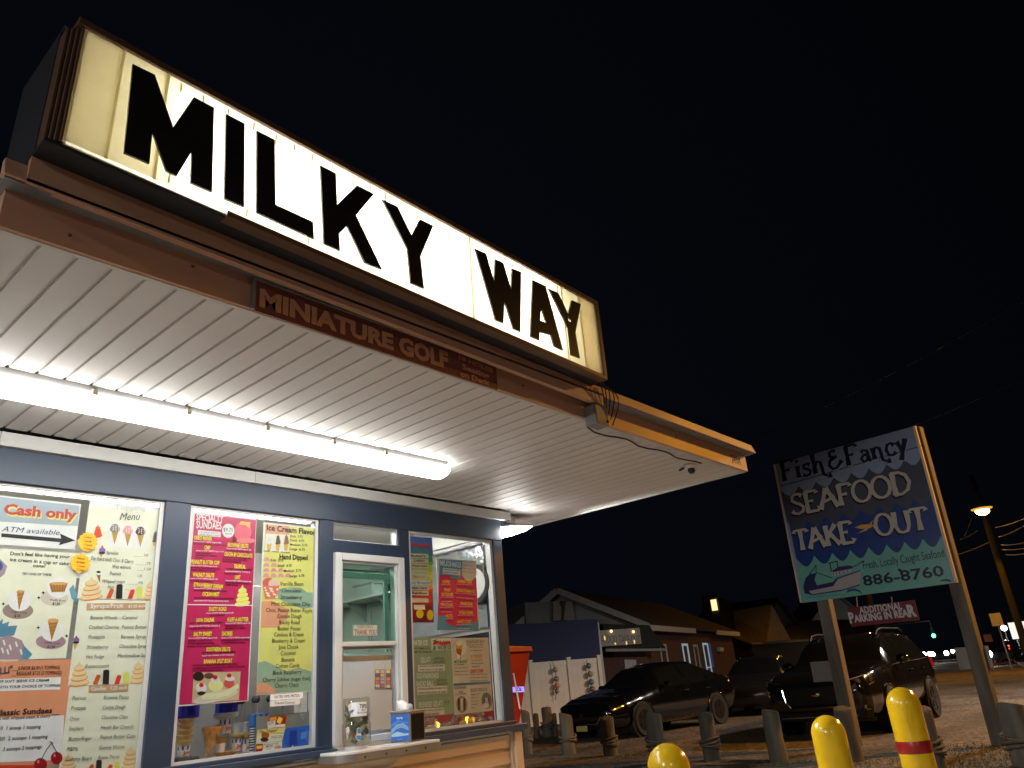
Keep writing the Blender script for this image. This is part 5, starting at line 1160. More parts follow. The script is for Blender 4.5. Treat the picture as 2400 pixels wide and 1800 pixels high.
# fan on the side wall, strings, plastic bags on the sill
fy = 4.55
q = onX(*W3(1230, 960), XR - 0.10); 
fn = thing('wall_fan', 'round black rimmed fan with a pale disc on the silver side wall', 'fan', (XR - 0.10, q.y, q.z))
m = MB(); m.lathe([(0.15, -0.03), (0.16, 0.0), (0.15, 0.02), (0.125, 0.02), (0.12, -0.03)], (XR - 0.10, q.y, q.z), 30, 'x'); m.build('rim', mat('fan_black', (0.03, 0.03, 0.03), 0.3), fn, smooth=True)
m = MB(); m.lathe([(0.118, -0.02), (0.119, 0.0), (0.05, 0.004), (0.02, -0.03)], (XR - 0.115, q.y, q.z), 30, 'x'); m.build('disc', M_vinyl, fn, smooth=True)
hk = thing('twine', 'loose yellow twine hanging over the silver side wall', 'twine', (4.2, WY + 0.08, 2.1))
for pts in (((1316, 384), (1330, 640), (1342, 950)), ((1300, 392), (1240, 520), (1200, 590), (1218, 700)), ((896, 430), (908, 560)), ((545, 500), (560, 590), (606, 650))):
    m = MB(); m.tube([onY(*W3(*a), WY + 0.09) for a in pts], 0.003, 6); m.build('strand', mat('twine_yellow', (0.62, 0.46, 0.20), 0.8), hk)
hh = thing('hook_wire', 'thin dark wires hooked over the top of the right window', 'wire', (3.9, WY + 0.05, HEAD - 0.02))
for x, y0, y1 in ((186, 100, 185), (482, 150, 215), (718, 175, 240), (796, 195, 235), (1330, 255, 300)):
    m = MB(); m.tube([onY(*W3(x, y0), WY + 0.043), onY(*W3(x + 2, y1), WY + 0.043)], 0.0014, 5); m.build('wire', M_dark, hh)
M_bag = glass('bag_plastic', (0.80, 0.79, 0.72), 2.4, 0.12)
def bag(lab, x0, x1, y0, y1, seed, c, opaque):
    rn = random.Random(seed); t = thing('plastic_bag', lab, 'bag', ((x0 + x1) / 2, (y0 + y1) / 2, SH), 'crumpled bags on the right window shelf')
    m = MB(); nx_, ny_ = 14, 7; hgt = {}
    for i in range(nx_ + 1):
        for j in range(ny_ + 1):
            e = sin(pi * i / nx_) ** 0.5 * sin(pi * j / ny_) ** 0.5
            m.v.append((x0 + (x1 - x0) * i / nx_, y0 + (y1 - y0) * j / ny_, SH + 0.003 + e * c * (0.55 + 0.45 * rn.random())))
    for i in range(nx_):
        for j in range(ny_):
            a = i * (ny_ + 1) + j; m.f += [(a, a + 1, a + ny_ + 2), (a, a + ny_ + 2, a + ny_ + 1)]
    m.build('film', M_bag, t)
    m = MB(); 
    for k in range(7):
        xx = x0 + (x1 - x0) * (0.15 + 0.7 * rn.random()); yy = y0 + (y1 - y0) * (0.25 + 0.5 * rn.random()); m.ball((xx, yy, SH + 0.02), 0.018 + 0.012 * rn.random(), 8, (1.6, 1, 0.8))
    m.build('content', mat('bag_fill_' + str(seed), opaque, 0.7, var=0.4, scale=30), t)
bag('clear crumpled bag of white cups at the left of the right window sill', 3.56, 3.83, WY + 0.05, WY + 0.17, 1, 0.10, (0.7, 0.7, 0.68))
bag('clear crumpled bag of tan cones in the right corner of the window sill', 3.85, 4.33, WY + 0.05, WY + 0.20, 2, 0.11, (0.35, 0.28, 0.18))
rcd = thing('red_card', 'small red card standing behind the crumpled bag of tan cones', 'card', (4.30, WY + 0.23, SH)); m = MB(); m.box(4.22, 4.34, WY + 0.225, WY + 0.229, SH, SH + 0.16); m.build('paper', ink((206, 70, 50)), rcd)
# ================================================================= ground
gm = bpy.data.materials.new('gravel_lot'); gm.use_nodes = True
n, l = gm.node_tree.nodes, gm.node_tree.links
pb = n['Principled BSDF']; pb.inputs['Roughness'].default_value = 0.85
t = n.new('ShaderNodeTexCoord')
v1 = n.new('ShaderNodeTexVoronoi'); v1.inputs['Scale'].default_value = 17
n1 = n.new('ShaderNodeTexNoise'); n1.inputs['Scale'].default_value = 0.7; n1.inputs['Detail'].default_value = 8
n2 = n.new('ShaderNodeTexNoise'); n2.inputs['Scale'].default_value = 14; n2.inputs['Detail'].default_value = 6
for q in (v1, n1, n2): l.new(t.outputs['Object'], q.inputs['Vector'])
r1 = n.new('ShaderNodeValToRGB'); r1.color_ramp.elements[0].color = (0.045, 0.038, 0.032, 1); r1.color_ramp.elements[1].color = (0.19, 0.165, 0.14, 1)
r1.color_ramp.elements[0].position = 0.25; r1.color_ramp.elements[1].position = 0.75
mx = n.new('ShaderNodeMix'); mx.data_type = 'RGBA'; mx.blend_type = 'MULTIPLY'; mx.inputs[0].default_value = 0.75
r2 = n.new('ShaderNodeValToRGB'); r2.color_ramp.elements[0].color = (0.35, 0.33, 0.3, 1); r2.color_ramp.elements[1].color = (1.25, 1.2, 1.15, 1); r2.color_ramp.elements[0].position = 0.35; r2.color_ramp.elements[1].position = 0.65
l.new(n2.outputs[0], r1.inputs[0]); l.new(n1.outputs[0], r2.inputs[0]); l.new(r1.outputs[0], mx.inputs[6]); l.new(r2.outputs[0], mx.inputs[7])
hs = n.new('ShaderNodeHueSaturation'); l.new(mx.outputs[2], hs.inputs['Color']); mr = n.new('ShaderNodeMapRange'); mr.inputs['To Min'].default_value = 0.35; mr.inputs['To Max'].default_value = 1.9; l.new(v1.outputs['Color'], mr.inputs[0]); l.new(mr.outputs[0], hs.inputs['Value'])
l.new(hs.outputs[0], pb.inputs['Base Color'])
bp = n.new('ShaderNodeBump'); bp.inputs['Strength'].default_value = 0.6; bp.inputs['Distance'].default_value = 0.02; l.new(v1.outputs['Distance'], bp.inputs['Height']); l.new(bp.outputs[0], pb.inputs['Normal'])
m = MB(); m.add([(-150, -150, 0), (400, -150, 0), (400, 250, 0), (-150, 250, 0)], [(0, 1, 2, 3)])
tag(m.build('ground', gm, None), kind='structure')
m = MB(); m.box(-4, 5.9, -1.2, 8.5, 0.0, 0.03); tag(m.build('pavement', mat('concrete_pad', (0.42, 0.40, 0.37), 0.8, var=0.12, scale=2, bump=0.1), None), kind='structure')
M_asph = mat('asphalt', (0.055, 0.052, 0.05), 0.75, var=0.25, scale=5, bump=0.2, bscale=60)
# road: the street that passes the lot on its right, heading away
d0 = ray(2300, 1500); rd = Vector((d0.x, d0.y, 0)).normalized(); rn_ = Vector((rd.y, -rd.x, 0))
c0 = Vector((22, 1.5, 0)); a = c0 - rd * 25 + rn_ * 8; 
m = MB(); P_ = [c0 - rn_ * 1.0 + rd * 4, c0 + rn_ * 12 + rd * 4, c0 + rn_ * 12 + rd * 330, c0 - rn_ * 1.0 + rd * 330]
m.add([(p.x, p.y, 0.004) for p in P_], [(0, 1, 2, 3)]); tag(m.build('road', M_asph, None), kind='structure')
m = MB(); P_ = [c0 - rn_ * 1.25 + rd * 12, c0 - rn_ * 1.0 + rd * 12, c0 - rn_ * 1.0 + rd * 300, c0 - rn_ * 1.25 + rd * 300]
m.prism([(p.x, p.y, 0.0) for p in P_], [(p.x, p.y, 0.11) for p in P_]); tag(m.build('kerb', mat('kerb_concrete', (0.28, 0.27, 0.25), 0.8), None), kind='structure')
m = MB()
for k in range(20):
    s0 = c0 + rn_ * 5.5 + rd * (10 + 9 * k); s1 = s0 + rd * 3.5
    m.add([(s0.x, s0.y, 0.008), (s0.x + rn_.x * .12, s0.y + rn_.y * .12, 0.008), (s1.x + rn_.x * .12, s1.y + rn_.y * .12, 0.008), (s1.x, s1.y, 0.008)], [(0, 1, 2, 3)])
tag(m.build('lane_marking', mat('road_paint', (0.6, 0.55, 0.35), 0.6), None), kind='structure')

# ================================================================= sodium street lamps
M_wood = mat('weathered_wood', (0.12, 0.102, 0.082), 0.85, var=0.45, scale=7, bump=0.3, bscale=30, stretch=(1, 1, 0.12))
M_sod = emit('sodium_lamp', (1.0, 0.42, 0.06), 60.0)
def street_lamp(base, zl, arm, label, power, wood=True, globe=0.16, color=(1.0, 0.41, 0.035), cone=156, gmat=None):
    b = Vector(base); t = thing('street_lamp', label, 'street lamp', (b.x, b.y, 0))
    m = MB(); m.tube([(b.x, b.y, 0), (b.x, b.y, zl * 0.6), (b.x, b.y, zl + 2.2)], [0.17, 0.15, 0.12], 12); m.build('pole', mat('creosote_pole', (0.012, 0.011, 0.010), 0.9, var=0.3), t, smooth=True)
    a = Vector((arm[0], arm[1], 0)); h = b + a + Vector((0, 0, zl))
    m = MB(); m.tube([(b.x, b.y, zl - 0.1), (b.x + a.x * .4, b.y + a.y * .4, zl + 0.25), (h.x, h.y, zl + 0.16)], 0.035, 8); m.build('arm', M_metal, t)
    dn = a.normalized() if a.length else Vector((1, 0, 0))
    m = MB(); m.ball((h.x, h.y, zl + 0.13), 0.26, 14, (1, 1, 0.4)); m.build('housing', M_metal, t, smooth=True)
    m = MB(); m.ball((h.x, h.y, zl - 0.02), globe, 14, (1, 1, 0.7)); gl = m.build('globe', gmat or M_sod, t, smooth=True)
    if gmat is None:
        m = MB(); m.lathe([(0.30, zl + 0.02), (0.44, zl + 0.05), (0.46, zl + 0.09), (0.30, zl + 0.10)], (h.x, h.y, 0), 20); m.build('halo_ring', emit('amber_halo', (1.0, 0.45, 0.05), 0.9), t, smooth=True)  # glowing dish added as the amber halo round the lamp
    ld = bpy.data.lights.new('sodium_light', 'SPOT'); ld.energy = power; ld.color = color; ld.shadow_soft_size = 0.12; ld.spot_size = radians(cone); ld.spot_blend = 0.25
    lo = bpy.data.objects.new('sodium_light', ld); COL.objects.link(lo); lo.location = (h.x - b.x, h.y - b.y, zl - 0.32); lo.parent = t
    return t
lp = atR(2302, 1196, 42)
pd = Vector((lp.x, lp.y, 0)).normalized() * 2.6
street_lamp((lp.x + pd.x, lp.y + pd.y, 0), lp.z, (-pd.x, -pd.y), 'orange glowing sodium street lamp on a tall wooden pole right of the seafood sign', 900, globe=0.3, cone=112)
street_lamp((17.0, -3.4, 0), 7.2, (-1.0, 0.6), 'orange sodium street lamp standing by the road outside the right of the view', 4300)
M_led2 = emit('white_lamp_globe', (1, .97, .9), 20.0)
street_lamp((23.0, 0.4, 0), 6.6, (-1.0, 0.2), 'white street lamp at the lot edge outside the right of the view', 2400, color=(1.0, 0.90, 0.78), gmat=M_led2, cone=170)
street_lamp((-14.0, 0.9, 0), 6.2, (1.0, 0.0), 'added white lamp outside the left of the view, lighting the seafood sign', 2600, color=(0.95, 0.97, 1.0), gmat=M_led2, cone=170)  # unseen lamp added to brighten the top of the seafood sign
street_lamp((-10.0, -12.0, 0), 6.5, (0.8, 0.8), 'white lot lamp far behind the viewer', 1000, color=(1.0, 0.92, 0.85), gmat=M_led2, cone=170)
hp = atR(1990, 1205, 45)
street_lamp((hp.x + 1.2, hp.y + .4, 0), hp.z, (-1.2, -.4), 'added sodium lamp hidden behind the seafood sign, lighting the tan roof', 800, cone=165)  # unseen lamp added to throw orange light on the tan roof
# ================================================================= overhead wires
def wire(pts, r, label, grp='overhead power wires'):
    p0 = Vector(pts[0]); t = None; m = MB(); q = []
    a, b = Vector(pts[0]), Vector(pts[1])
    for i in range(13):
        s_ = i / 12; c = a.lerp(b, s_); c.z -= (a - b).length * 0.012 * 4 * s_ * (1 - s_); q.append(c)
    m.tube(q, r, 6); tag(m.build('power_wire', mat('wire_black', (0.03, 0.03, 0.03), 0.5), None), label, 'wire', grp)
W6 = frame(2080, 1020, 320 / 1659)
far = lambda x, y, R: atR(*W6(x, y), R)
wire((atR(1758, 1031, 34), atR(2420, 695, 22)), 0.012, 'upper power wire crossing the black sky above the seafood sign')
wire((atR(1640, 1160, 60), atR(2420, 880, 24)), 0.012, 'lower power wire crossing the sky behind the seafood sign')
for (x0, y0, x1, y1, lab) in ((1312, 1122, 1900, 890, 'thick wire lit orange leaving the lamp pole to the right'), (1352, 1240, 1900, 938, 'second wire leaving the lamp pole to the right'), (1386, 1334, 1900, 1226, 'third wire below the street lamp on the right'), (1396, 1390, 1900, 1300, 'fourth wire below the street lamp on the right'), (1440, 1452, 1900, 1360, 'lowest wire leaving the lamp pole to the right')):
    wire((far(x0, y0, 41), far(x1, y1, 33)), 0.022, lab, 'wires on the lamp pole')
for (x0, y0, x1, y1, lab) in ((1036, 975, 932, 1228, 'short guy wire hanging left of the street lamp'), (1100, 1156, 880, 1268, 'wire reaching left from the lamp pole'), (1240, 1300, 800, 1468, 'long wire sloping from the lamp pole to the sign post')):
    wire((far(x0, y0, 41), far(x1, y1, 44)), 0.02, lab, 'wires on the lamp pole')

# ================================================================= yellow bollards
M_yel = mat('bollard_yellow', (0.70, 0.45, 0.012), 0.22, var=0.10, scale=9, coat=0.3)
def bollard(x, y, top, label, band=False):
    t = thing('bollard', label, 'bollard', (x, y, 0), 'yellow bollards')
    r = 0.100; prof = [(r, 0.0), (r, top - r * 1.05)] + [(r * cos(a * pi / 24) + 0.0, top - r * 1.05 + r * 1.05 * sin(a * pi / 24)) for a in range(1, 12)] + [(0.003, top)]
    m = MB(); m.lathe(prof, (x, y, 0), 36); m.build('sleeve', M_yel, t, smooth=True)
    if band:
        m = MB(); m.lathe([(r + 0.001, band[0]), (r + 0.002, band[0] + 0.003), (r + 0.002, band[1] - 0.003), (r + 0.001, band[1])], (x, y, 0), 36); m.build('band', mat('band_red', (0.28, 0.012, 0.012), 0.3), t, smooth=True)
    return t
bollard(3.45, 2.14, 0.85, 'yellow bollard with only its domed top showing at the bottom of the view')
bollard(5.00, 1.95, 0.845, 'plain yellow bollard in front of the left post of the seafood sign')
zb1 = onX(2130, 1736, 5.48).z; zb0 = onX(2135, 1762, 5.48).z
bollard(5.55, 1.645, 0.955, 'tallest yellow bollard, with a dark red band', (zb0 - 0.012, zb1 - 0.004))

# ================================================================= wooden pilings with rope
M_pile = mat('piling_wood', (0.105, 0.096, 0.074), 0.9, var=0.45, scale=6, bump=0.5, bscale=24, stretch=(1, 1, 0.15))
M_rope = mat('old_rope', (0.14, 0.115, 0.085), 0.95, var=0.3, scale=30, bump=0.6, bscale=70)
def make_piling(rope, seed):
    rn = random.Random(seed); t = thing('piling', 'wooden piling', 'piling', (0, 0, 0))
    m = MB(); prof = [(0.138, -0.05), (0.135, 0.2), (0.13, 0.5), (0.128, 0.9), (0.124, 0.985), (0.105, 1.0), (0.02, 0.995)]
    m.lathe(prof, (0, 0, 0), 22, jit=0.04)
    for i, v in enumerate(m.v):
        if v[2] > 0.9: m.v[i] = (v[0], v[1], v[2] + 0.05 * v[0] / 0.13 + rn.uniform(-0.006, 0.006))
    m.build('post', M_pile, t, smooth=True)
    m = MB()
    if rope:
        for k in range(4):
            z = 0.30 + 0.05 * k; q = []
            for i in range(25):
                a = 2 * pi * i / 24; q.append(((0.152 + 0.008 * (k % 2)) * cos(a), (0.152 + 0.008 * (k % 2)) * sin(a), z + 0.05 * sin(a + k) + 0.01 * rn.uniform(-1, 1)))
            m.tube(q, 0.026, 6)
        m.build('rope', M_rope, t, smooth=True)
    return t
protos = {True: make_piling(True, 1), False: make_piling(False, 2)}
used = set()
def copy_tree(o):
    c = o.copy(); COL.objects.link(c)
    for ch in o.children:
        d = ch.copy(); COL.objects.link(d); d.parent = c
    return c
PIL = [  # base px, top px, width px, rope, label
 ((1239, 1767), (1234, 1666), 22, True, 'dark piling closest to the corner of the ice cream stand'),
 ((1259, 1722), (1252, 1674), 14, False, 'thin dark piling just right of the one at the stand corner'),
 ((1286, 1722), (1276, 1659), 26, True, 'roped piling in front of the first buoy string'),
 ((1302, 1712), (1299, 1673), 11, False, 'thinnest piling, standing by the white fence between two thick ones'),
 ((1341, 1716), (1329, 1652), 18, False, 'tall piling peeking up behind a thick roped piling near the fence'),
 ((1334, 1767), (1327, 1673), 33, True, 'thick roped piling left of the front of the low black car'),
 ((1432, 1771), (1425, 1681), 33, True, 'roped piling in front of the front wheel of the low black car'),
 ((1546, 1789), (1531, 1672), 41, True, 'thick piling partly hidden by the nearest yellow bollard'),
 ((1670, 1781), (1658, 1673), 38, True, 'roped piling in front of the rear wheel of the low black car'),
 ((1826, 1784), (1811, 1664), 42, False, 'bare piling left of the middle yellow bollard'),
 ((2001, 1784), (1978, 1659), 45, False, 'bare piling between the middle and the tallest yellow bollard'),
 ((2194, 1806), (2172, 1658), 50, True, 'thick piling right behind the tallest yellow bollard'),
 ((2409, 1794), (2396, 1647), 62, True, 'piling cut off by the right edge right of the sign post')]
for b, tp, wpx, rope, lab in PIL:
    p = onZ(*b, 0.0); R_ = sqrt(p.x * p.x + p.y * p.y)
    if R_ > 20: R_ = 20; p = atR(b[0], b[1], R_)
    h = atR(*tp, R_).z
    dep = (BM @ (p - CAMP)).z
    sc = wpx / FPX * dep / 0.27
    o = protos[rope] if rope not in used else copy_tree(protos[rope])
    used.add(rope)
    o.location = (p.x, p.y, 0); o.scale = (sc, sc, h); o.rotation_euler = (0, 0, random.uniform(0, 6)); o['label'] = lab; o['group'] = 'wooden pilings round the lot'; o['category'] = 'piling'
# ================================================================= seafood sign on two posts
RB = atR(2329, 1750, 11.8)
TRp = atR(2145, 998, 11.85); BRp = atR(2232, 1367, 11.85); TLp = atR(1818, 1088, 12.75); BLp = atR(1879, 1412, 12.75)
uvec = ((TRp - TLp) + (BRp - BLp)); vvec = ((TLp - BLp) + (TRp - BRp))
SF = Plane(BLp, uvec, vvec)
FS = frame(1600, 900, 800 / 2212); FT = frame(1810, 990, 390 / 2212); FB = frame(1820, 1260, 420 / 2212)
c = [SF.uv(*q) for q in ((1818, 1088), (2145, 998), (2232, 1367), (1879, 1412))]
su0 = (c[0][0] + c[3][0]) / 2; su1 = (c[1][0] + c[2][0]) / 2; sv1 = (c[0][1] + c[1][1]) / 2; sv0 = (c[2][1] + c[3][1]) / 2
sf = thing('seafood_sign', 'hand painted blue seafood take out sign on two tall wooden posts', 'sign', (BLp.x, BLp.y, 0))
m = MB(); SF.rect(m, su0, su1, sv0, sv1, -0.05, 0.0); m.build('panel', ink((122, 138, 166), 0.5), sf)
def dn(u, v, d): return SF.p(u, v, d)
for (ua, w_, du) in ((su0 + 0.30, 0.19, 0.0), (su1 - 0.02, 0.17, 0.0)):
    a = dn(ua - w_ / 2, 0, 0); 
    m = MB(); 
    zt = SF.p(0, sv1, 0).z + 0.02
    q = []
    for d_ in (-0.052, -0.20):
        for uu in (ua - w_ / 2, ua + w_ / 2):
            q.append(uu)
    tp_ = [SF.p(uu, sv1 + 0.0, d_) for d_ in (-0.0505, -0.19) for uu in (ua - w_ / 2, ua + w_ / 2)]
    ln = SF.v / SF.v.z
    bt = [p_ - ln * (p_.z + 0.1) for p_ in tp_]
    m.hexa([bt[0], bt[1], bt[3], bt[2], tp_[0], tp_[1], tp_[3], tp_[2]]); m.build('post', M_wood, sf, bevel=0.006)
m = MB(); SF.rect(m, su1 + 0.001, su1 + 0.035, sv0, sv1, -0.06, 0.012); m.build('edge_board', mat('pale_board', (0.66, 0.55, 0.43), 0.8, var=0.3, scale=5, stretch=(1, 1, 0.1)), sf); m = MB(); SF.rect(m, su0 - 0.03, su0 - 0.001, sv0, sv1, -0.06, 0.010); m.build('edge_board', mat('pale_board', (0.66, 0.55, 0.43), 0.8, var=0.3, scale=5, stretch=(1, 1, 0.1)), sf)
p = Print(sf, SF, FS)
def waves(c, y_l, y_r, x_l, x_r, dy, n, layer, flat_bottom):
    """band of colour hanging down in round scallops; upper edge given by previous band"""
    pts = []
    for i in range(n):
        for k in range(9):
            t = (i + k / 8) / n; s_ = sin(pi * k / 8)
            pts.append((x_l + (x_r - x_l) * t + 12 * s_, y_l + (y_r - y_l) * t + dy * s_))
    return pts
TLq, TRq, BRq, BLq = (602, 518), (1506, 270), (1752, 1290), (772, 1420)
b1 = waves(None, 690, 462, 634, 1548, 48, 8, 1, 0); b2 = waves(None, 905, 720, 690, 1612, 56, 8, 1, 0); b3 = waves(None, 1130, 985, 735, 1672, 62, 8, 1, 0)
p.poly((66, 70, 86), [b1[0]] + b1[1:] + [(1612, 700), (1630, 760)] + b2[::-1] + [(680, 900)], 1)
p.poly((34, 58, 118), b2 + [(1680, 990)] + b3[::-1], 1)
p.poly((98, 156, 146), b3 + [BRq, BLq], 1)
p.line((24, 26, 36), (630, 664), (1560, 398), 5, 2)
NV = (20, 24, 48)
p.done()
# brush letters with flared ends, built from strokes (u along the word, v up, unit cap height)
STK = {'S': [[(0.62, .86), (.50, .98), (.30, 1.0), (.12, .88), (.12, .70), (.30, .56), (.50, .46), (.64, .30), (.58, .10), (.36, 0.0), (.14, .06), (.04, .18)]], 'E': [[(.12, 0), (.12, 1)], [(.05, 1.0), (.62, 1.0), (.66, .86)], [(.12, .52), (.46, .52)], [(.05, 0.0), (.64, 0.0), (.72, .18)]],
       'A': [[(0.0, 0), (.40, 1.0)], [(.40, 1.0), (.86, 0)], [(.10, .34), (.46, .40), (.74, .58)]], 'F': [[(.12, 0), (.12, 1)], [(.05, 1.0), (.62, 1.0), (.66, .86)], [(.12, .52), (.46, .52)]], 'O': [[(.42 + .40 * cos(k * pi / 8), .5 + .5 * sin(k * pi / 8)) for k in range(17)]],
       'D': [[(.12, 0), (.12, 1)], [(.05, 1.0), (.40, 1.0), (.66, .84), (.78, .5), (.66, .16), (.40, 0), (.05, 0)]], 'T': [[(.36, 0), (.36, 1)], [(0, .86), (.03, 1.0), (.70, 1.0), (.74, .86)]], 'K': [[(.12, 0), (.12, 1)], [(.66, 1.0), (.14, .44)], [(.30, .58), (.76, 0)]], 'U': [[(.10, 1), (.10, .30), (.22, .06), (.42, 0), (.62, .06), (.72, .30), (.72, 1)]]}
STK.update({'i': [[(.16, 0), (.16, .60)], [(.10, .80), (.24, .88)]], 's': [[(.46, .50), (.34, .60), (.16, .56), (.12, .42), (.30, .32), (.46, .20), (.38, .04), (.18, 0), (.06, .10)]], 'h': [[(.12, 0), (.10, 1.0)], [(.12, .40), (.28, .58), (.44, .50), (.48, .20), (.50, -.10), (.66, -.22), (.80, -.14), (.78, -.34)]],
 '&': [[(.62, .86), (.44, .96), (.24, .86), (.26, .66), (.44, .56)], [(.44, .56), (.20, .46), (.10, .24), (.24, .02), (.50, .02), (.72, .18), (.90, .34)], [(.52, .66), (.54, .50)]], 'a': [[(.14, .50), (.30, .60), (.46, .52), (.48, .26), (.52, .04), (.60, 0)], [(.46, .34), (.24, .34), (.10, .18), (.22, 0), (.40, .06), (.48, .20)]],
 'n': [[(.12, 0), (.10, .60)], [(.12, .42), (.28, .58), (.44, .50), (.48, .20), (.50, -.10), (.66, -.22), (.80, -.14), (.78, -.34)]], 'c': [[(.52, .46), (.40, .60), (.20, .56), (.10, .30), (.20, .04), (.40, 0), (.56, .12)]], 'y': [[(.06, .60), (.26, .10)], [(.50, .66), (.26, .06), (.10, -.34)]]})
WID = {'i': .34, 's': .56, 'h': .66, '&': .96, 'a': .66, 'n': .66, 'c': .62, 'y': .56, 'S': .72, 'E': .76, 'A': .90, 'F': .72, 'O': .88, 'D': .86, 'T': .78, 'K': .80, 'U': .86}
def brush_word(word, L, R, hpx, d, m, off=(0, 0)):
    a = SF.uv(*FS(*L)); b = SF.uv(*FS(*R)); H = hpx * 800 / 2212 * SF.px_size(*FS(*L)) / 0.93
    tot = sum(WID[ch] for ch in word); dx, dy = b[0] - a[0], b[1] - a[1]; w = sqrt(dx * dx + dy * dy); ex, ey = dx / w, dy / w; k = w / tot; x = 0.0
    for ch in word:
        for si, st in enumerate(STK[ch]):
            P2 = [((x + q[0]) * k, q[1] * H) for q in st]; Lf, Rt = [], []
            for i, q in enumerate(P2):
                q0 = P2[max(0, i - 1)]; q1 = P2[min(len(P2) - 1, i + 1)]; tx, ty = q1[0] - q0[0], q1[1] - q0[1]; tl = sqrt(tx * tx + ty * ty); nx_, ny_ = -ty / tl, tx / tl
                thick = 0.105 + 0.075 * abs(nx_)            # heavier verticals, lighter horizontals
                if i in (0, len(P2) - 1) and ch not in 'O': thick *= 1.55
                thick *= H / 2
                Lf.append((q[0] + nx_ * thick, q[1] + ny_ * thick)); Rt.append((q[0] - nx_ * thick, q[1] - ny_ * thick))
            for i in range(len(P2) - 1):
                mid = []
                quad = [Lf[i], Lf[i + 1], Rt[i + 1], Rt[i]]
                if len(P2) == 2:     # waist in the middle of a straight stem
                    mL = ((Lf[0][0] + Lf[1][0]) / 2 * 1.0, (Lf[0][1] + Lf[1][1]) / 2); mR = ((Rt[0][0] + Rt[1][0]) / 2, (Rt[0][1] + Rt[1][1]) / 2)
                    c_ = ((mL[0] + mR[0]) / 2, (mL[1] + mR[1]) / 2); f_ = 0.66
                    mL = (c_[0] + (mL[0] - c_[0]) * f_, c_[1] + (mL[1] - c_[1]) * f_); mR = (c_[0] + (mR[0] - c_[0]) * f_, c_[1] + (mR[1] - c_[1]) * f_)
                    quads = [[Lf[0], mL, mR, Rt[0]], [mL, Lf[1], Rt[1], mR]]
                else: quads = [quad]
                for qd in quads:
                    pts = [(a[0] + ex * (q[0] + off[0]) - ey * (q[1] + off[1]), a[1] + ey * (q[0] + off[0]) + ex * (q[1] + off[1])) for q in qd]
                    SF.flat(m, pts, d + 0.00012 * (si + 1) + 0.00002 * i)
        x += WID[ch]
mS, mW = MB(), MB()
for wd, L, R, hh in (('SEAFOOD', (712, 850), (1498, 698), 118), ('TAKE', (742, 1082), (1122, 1022), 118), ('OUT', (1262, 985), (1606, 938), 124)):
    brush_word(wd, L, R, hh, 0.0060, mW); brush_word(wd, L, R, hh, 0.0040, mS, (-0.018, -0.022))
mT, mU = MB(), MB()
for wd, L, R, hh in (('Fish', (650, 632), (934, 566), 118), ('&', (948, 560), (1048, 535), 118), ('Fancy', (1066, 532), (1470, 436), 118)):
    brush_word(wd, L, R, hh, 0.0060, mT); brush_word(wd, L, R, hh, 0.0040, mU, (0.012, -0.014))
mT.build('lettering', ink((20, 24, 48)), sf); mU.build('lettering', ink((140, 152, 176)), sf)
mS.build('lettering', ink((14, 14, 18)), sf); mW.build('lettering', ink((172, 168, 158)), sf)
p = Print(sf, SF, FS, 0.001)
GO = (196, 146, 84)
for pts in (((1115, 930), (1160, 912), (1215, 908), (1240, 915), (1215, 935), (1160, 940)), ((1205, 915), (1235, 880), (1222, 920)), ((1235, 905), (1275, 880), (1245, 922)), ((1190, 935), (1130, 970), (1205, 945)), ((1232, 918), (1290, 958), (1240, 935))): p.poly(GO, pts, 6)
p2 = Print(sf, SF, FB, 0.001)
p2.text(NV, 'Fresh, Locally Caught Seafood', (1080, 390), (2080, 235), 92, 5)
p2.text(NV, '886-8760', (1080, 596), (2080, 470), 116, 5, bold=0.02)
# painted trawler
p2.poly((40, 40, 84), [(330, 600), (360, 500), (410, 450), (495, 440), (470, 520), (500, 590), (700, 545), (740, 500), (1040, 400), (1030, 590), (800, 660), (440, 712), (350, 690)], 4, 'boat_picture')
p2.poly((150, 146, 150), [(400, 660), (700, 600), (760, 510), (1045, 410), (1030, 575), (820, 640), (440, 700)], 5, 'boat_picture')
p2.poly((54, 40, 84), [(690, 410), (760, 360), (900, 345), (940, 352), (930, 380), (700, 430)], 5, 'boat_picture'); p2.poly((158, 156, 156), [(680, 430), (925, 390), (925, 425), (690, 475)], 6, 'boat_picture')
for a_, b_, w_ in (((660, 320), (680, 420), 12), ((745, 290), (760, 370), 12), ((640, 318), (760, 290), 12), ((410, 450), (490, 340), 10), ((490, 340), (490, 450), 8), ((490, 430), (690, 500), 9), ((930, 375), (1080, 285), 9)): p2.line(NV, a_, b_, w_, 7)
for x, y in ((700, 450), (740, 442), (780, 434), (830, 425), (880, 415)): p2.line(NV, (x, y - 14), (x + 4, y + 14), 9, 8)
p2.poly((54, 70, 100), [(860, 690), (880, 640), (960, 624), (1030, 650), (1060, 696), (1010, 668), (950, 656), (890, 672)], 5); p2.line((70, 120, 120), (400, 740), (860, 700), 8, 5)
for pts in (((2010, 545), (2040, 520), (2100, 510), (2150, 520), (2160, 548), (2080, 535)), ((1490, 400), (1510, 380), (1560, 396), (1530, 430))): p2.poly((30, 40, 60), pts, 5)
p.done(); p2.done()
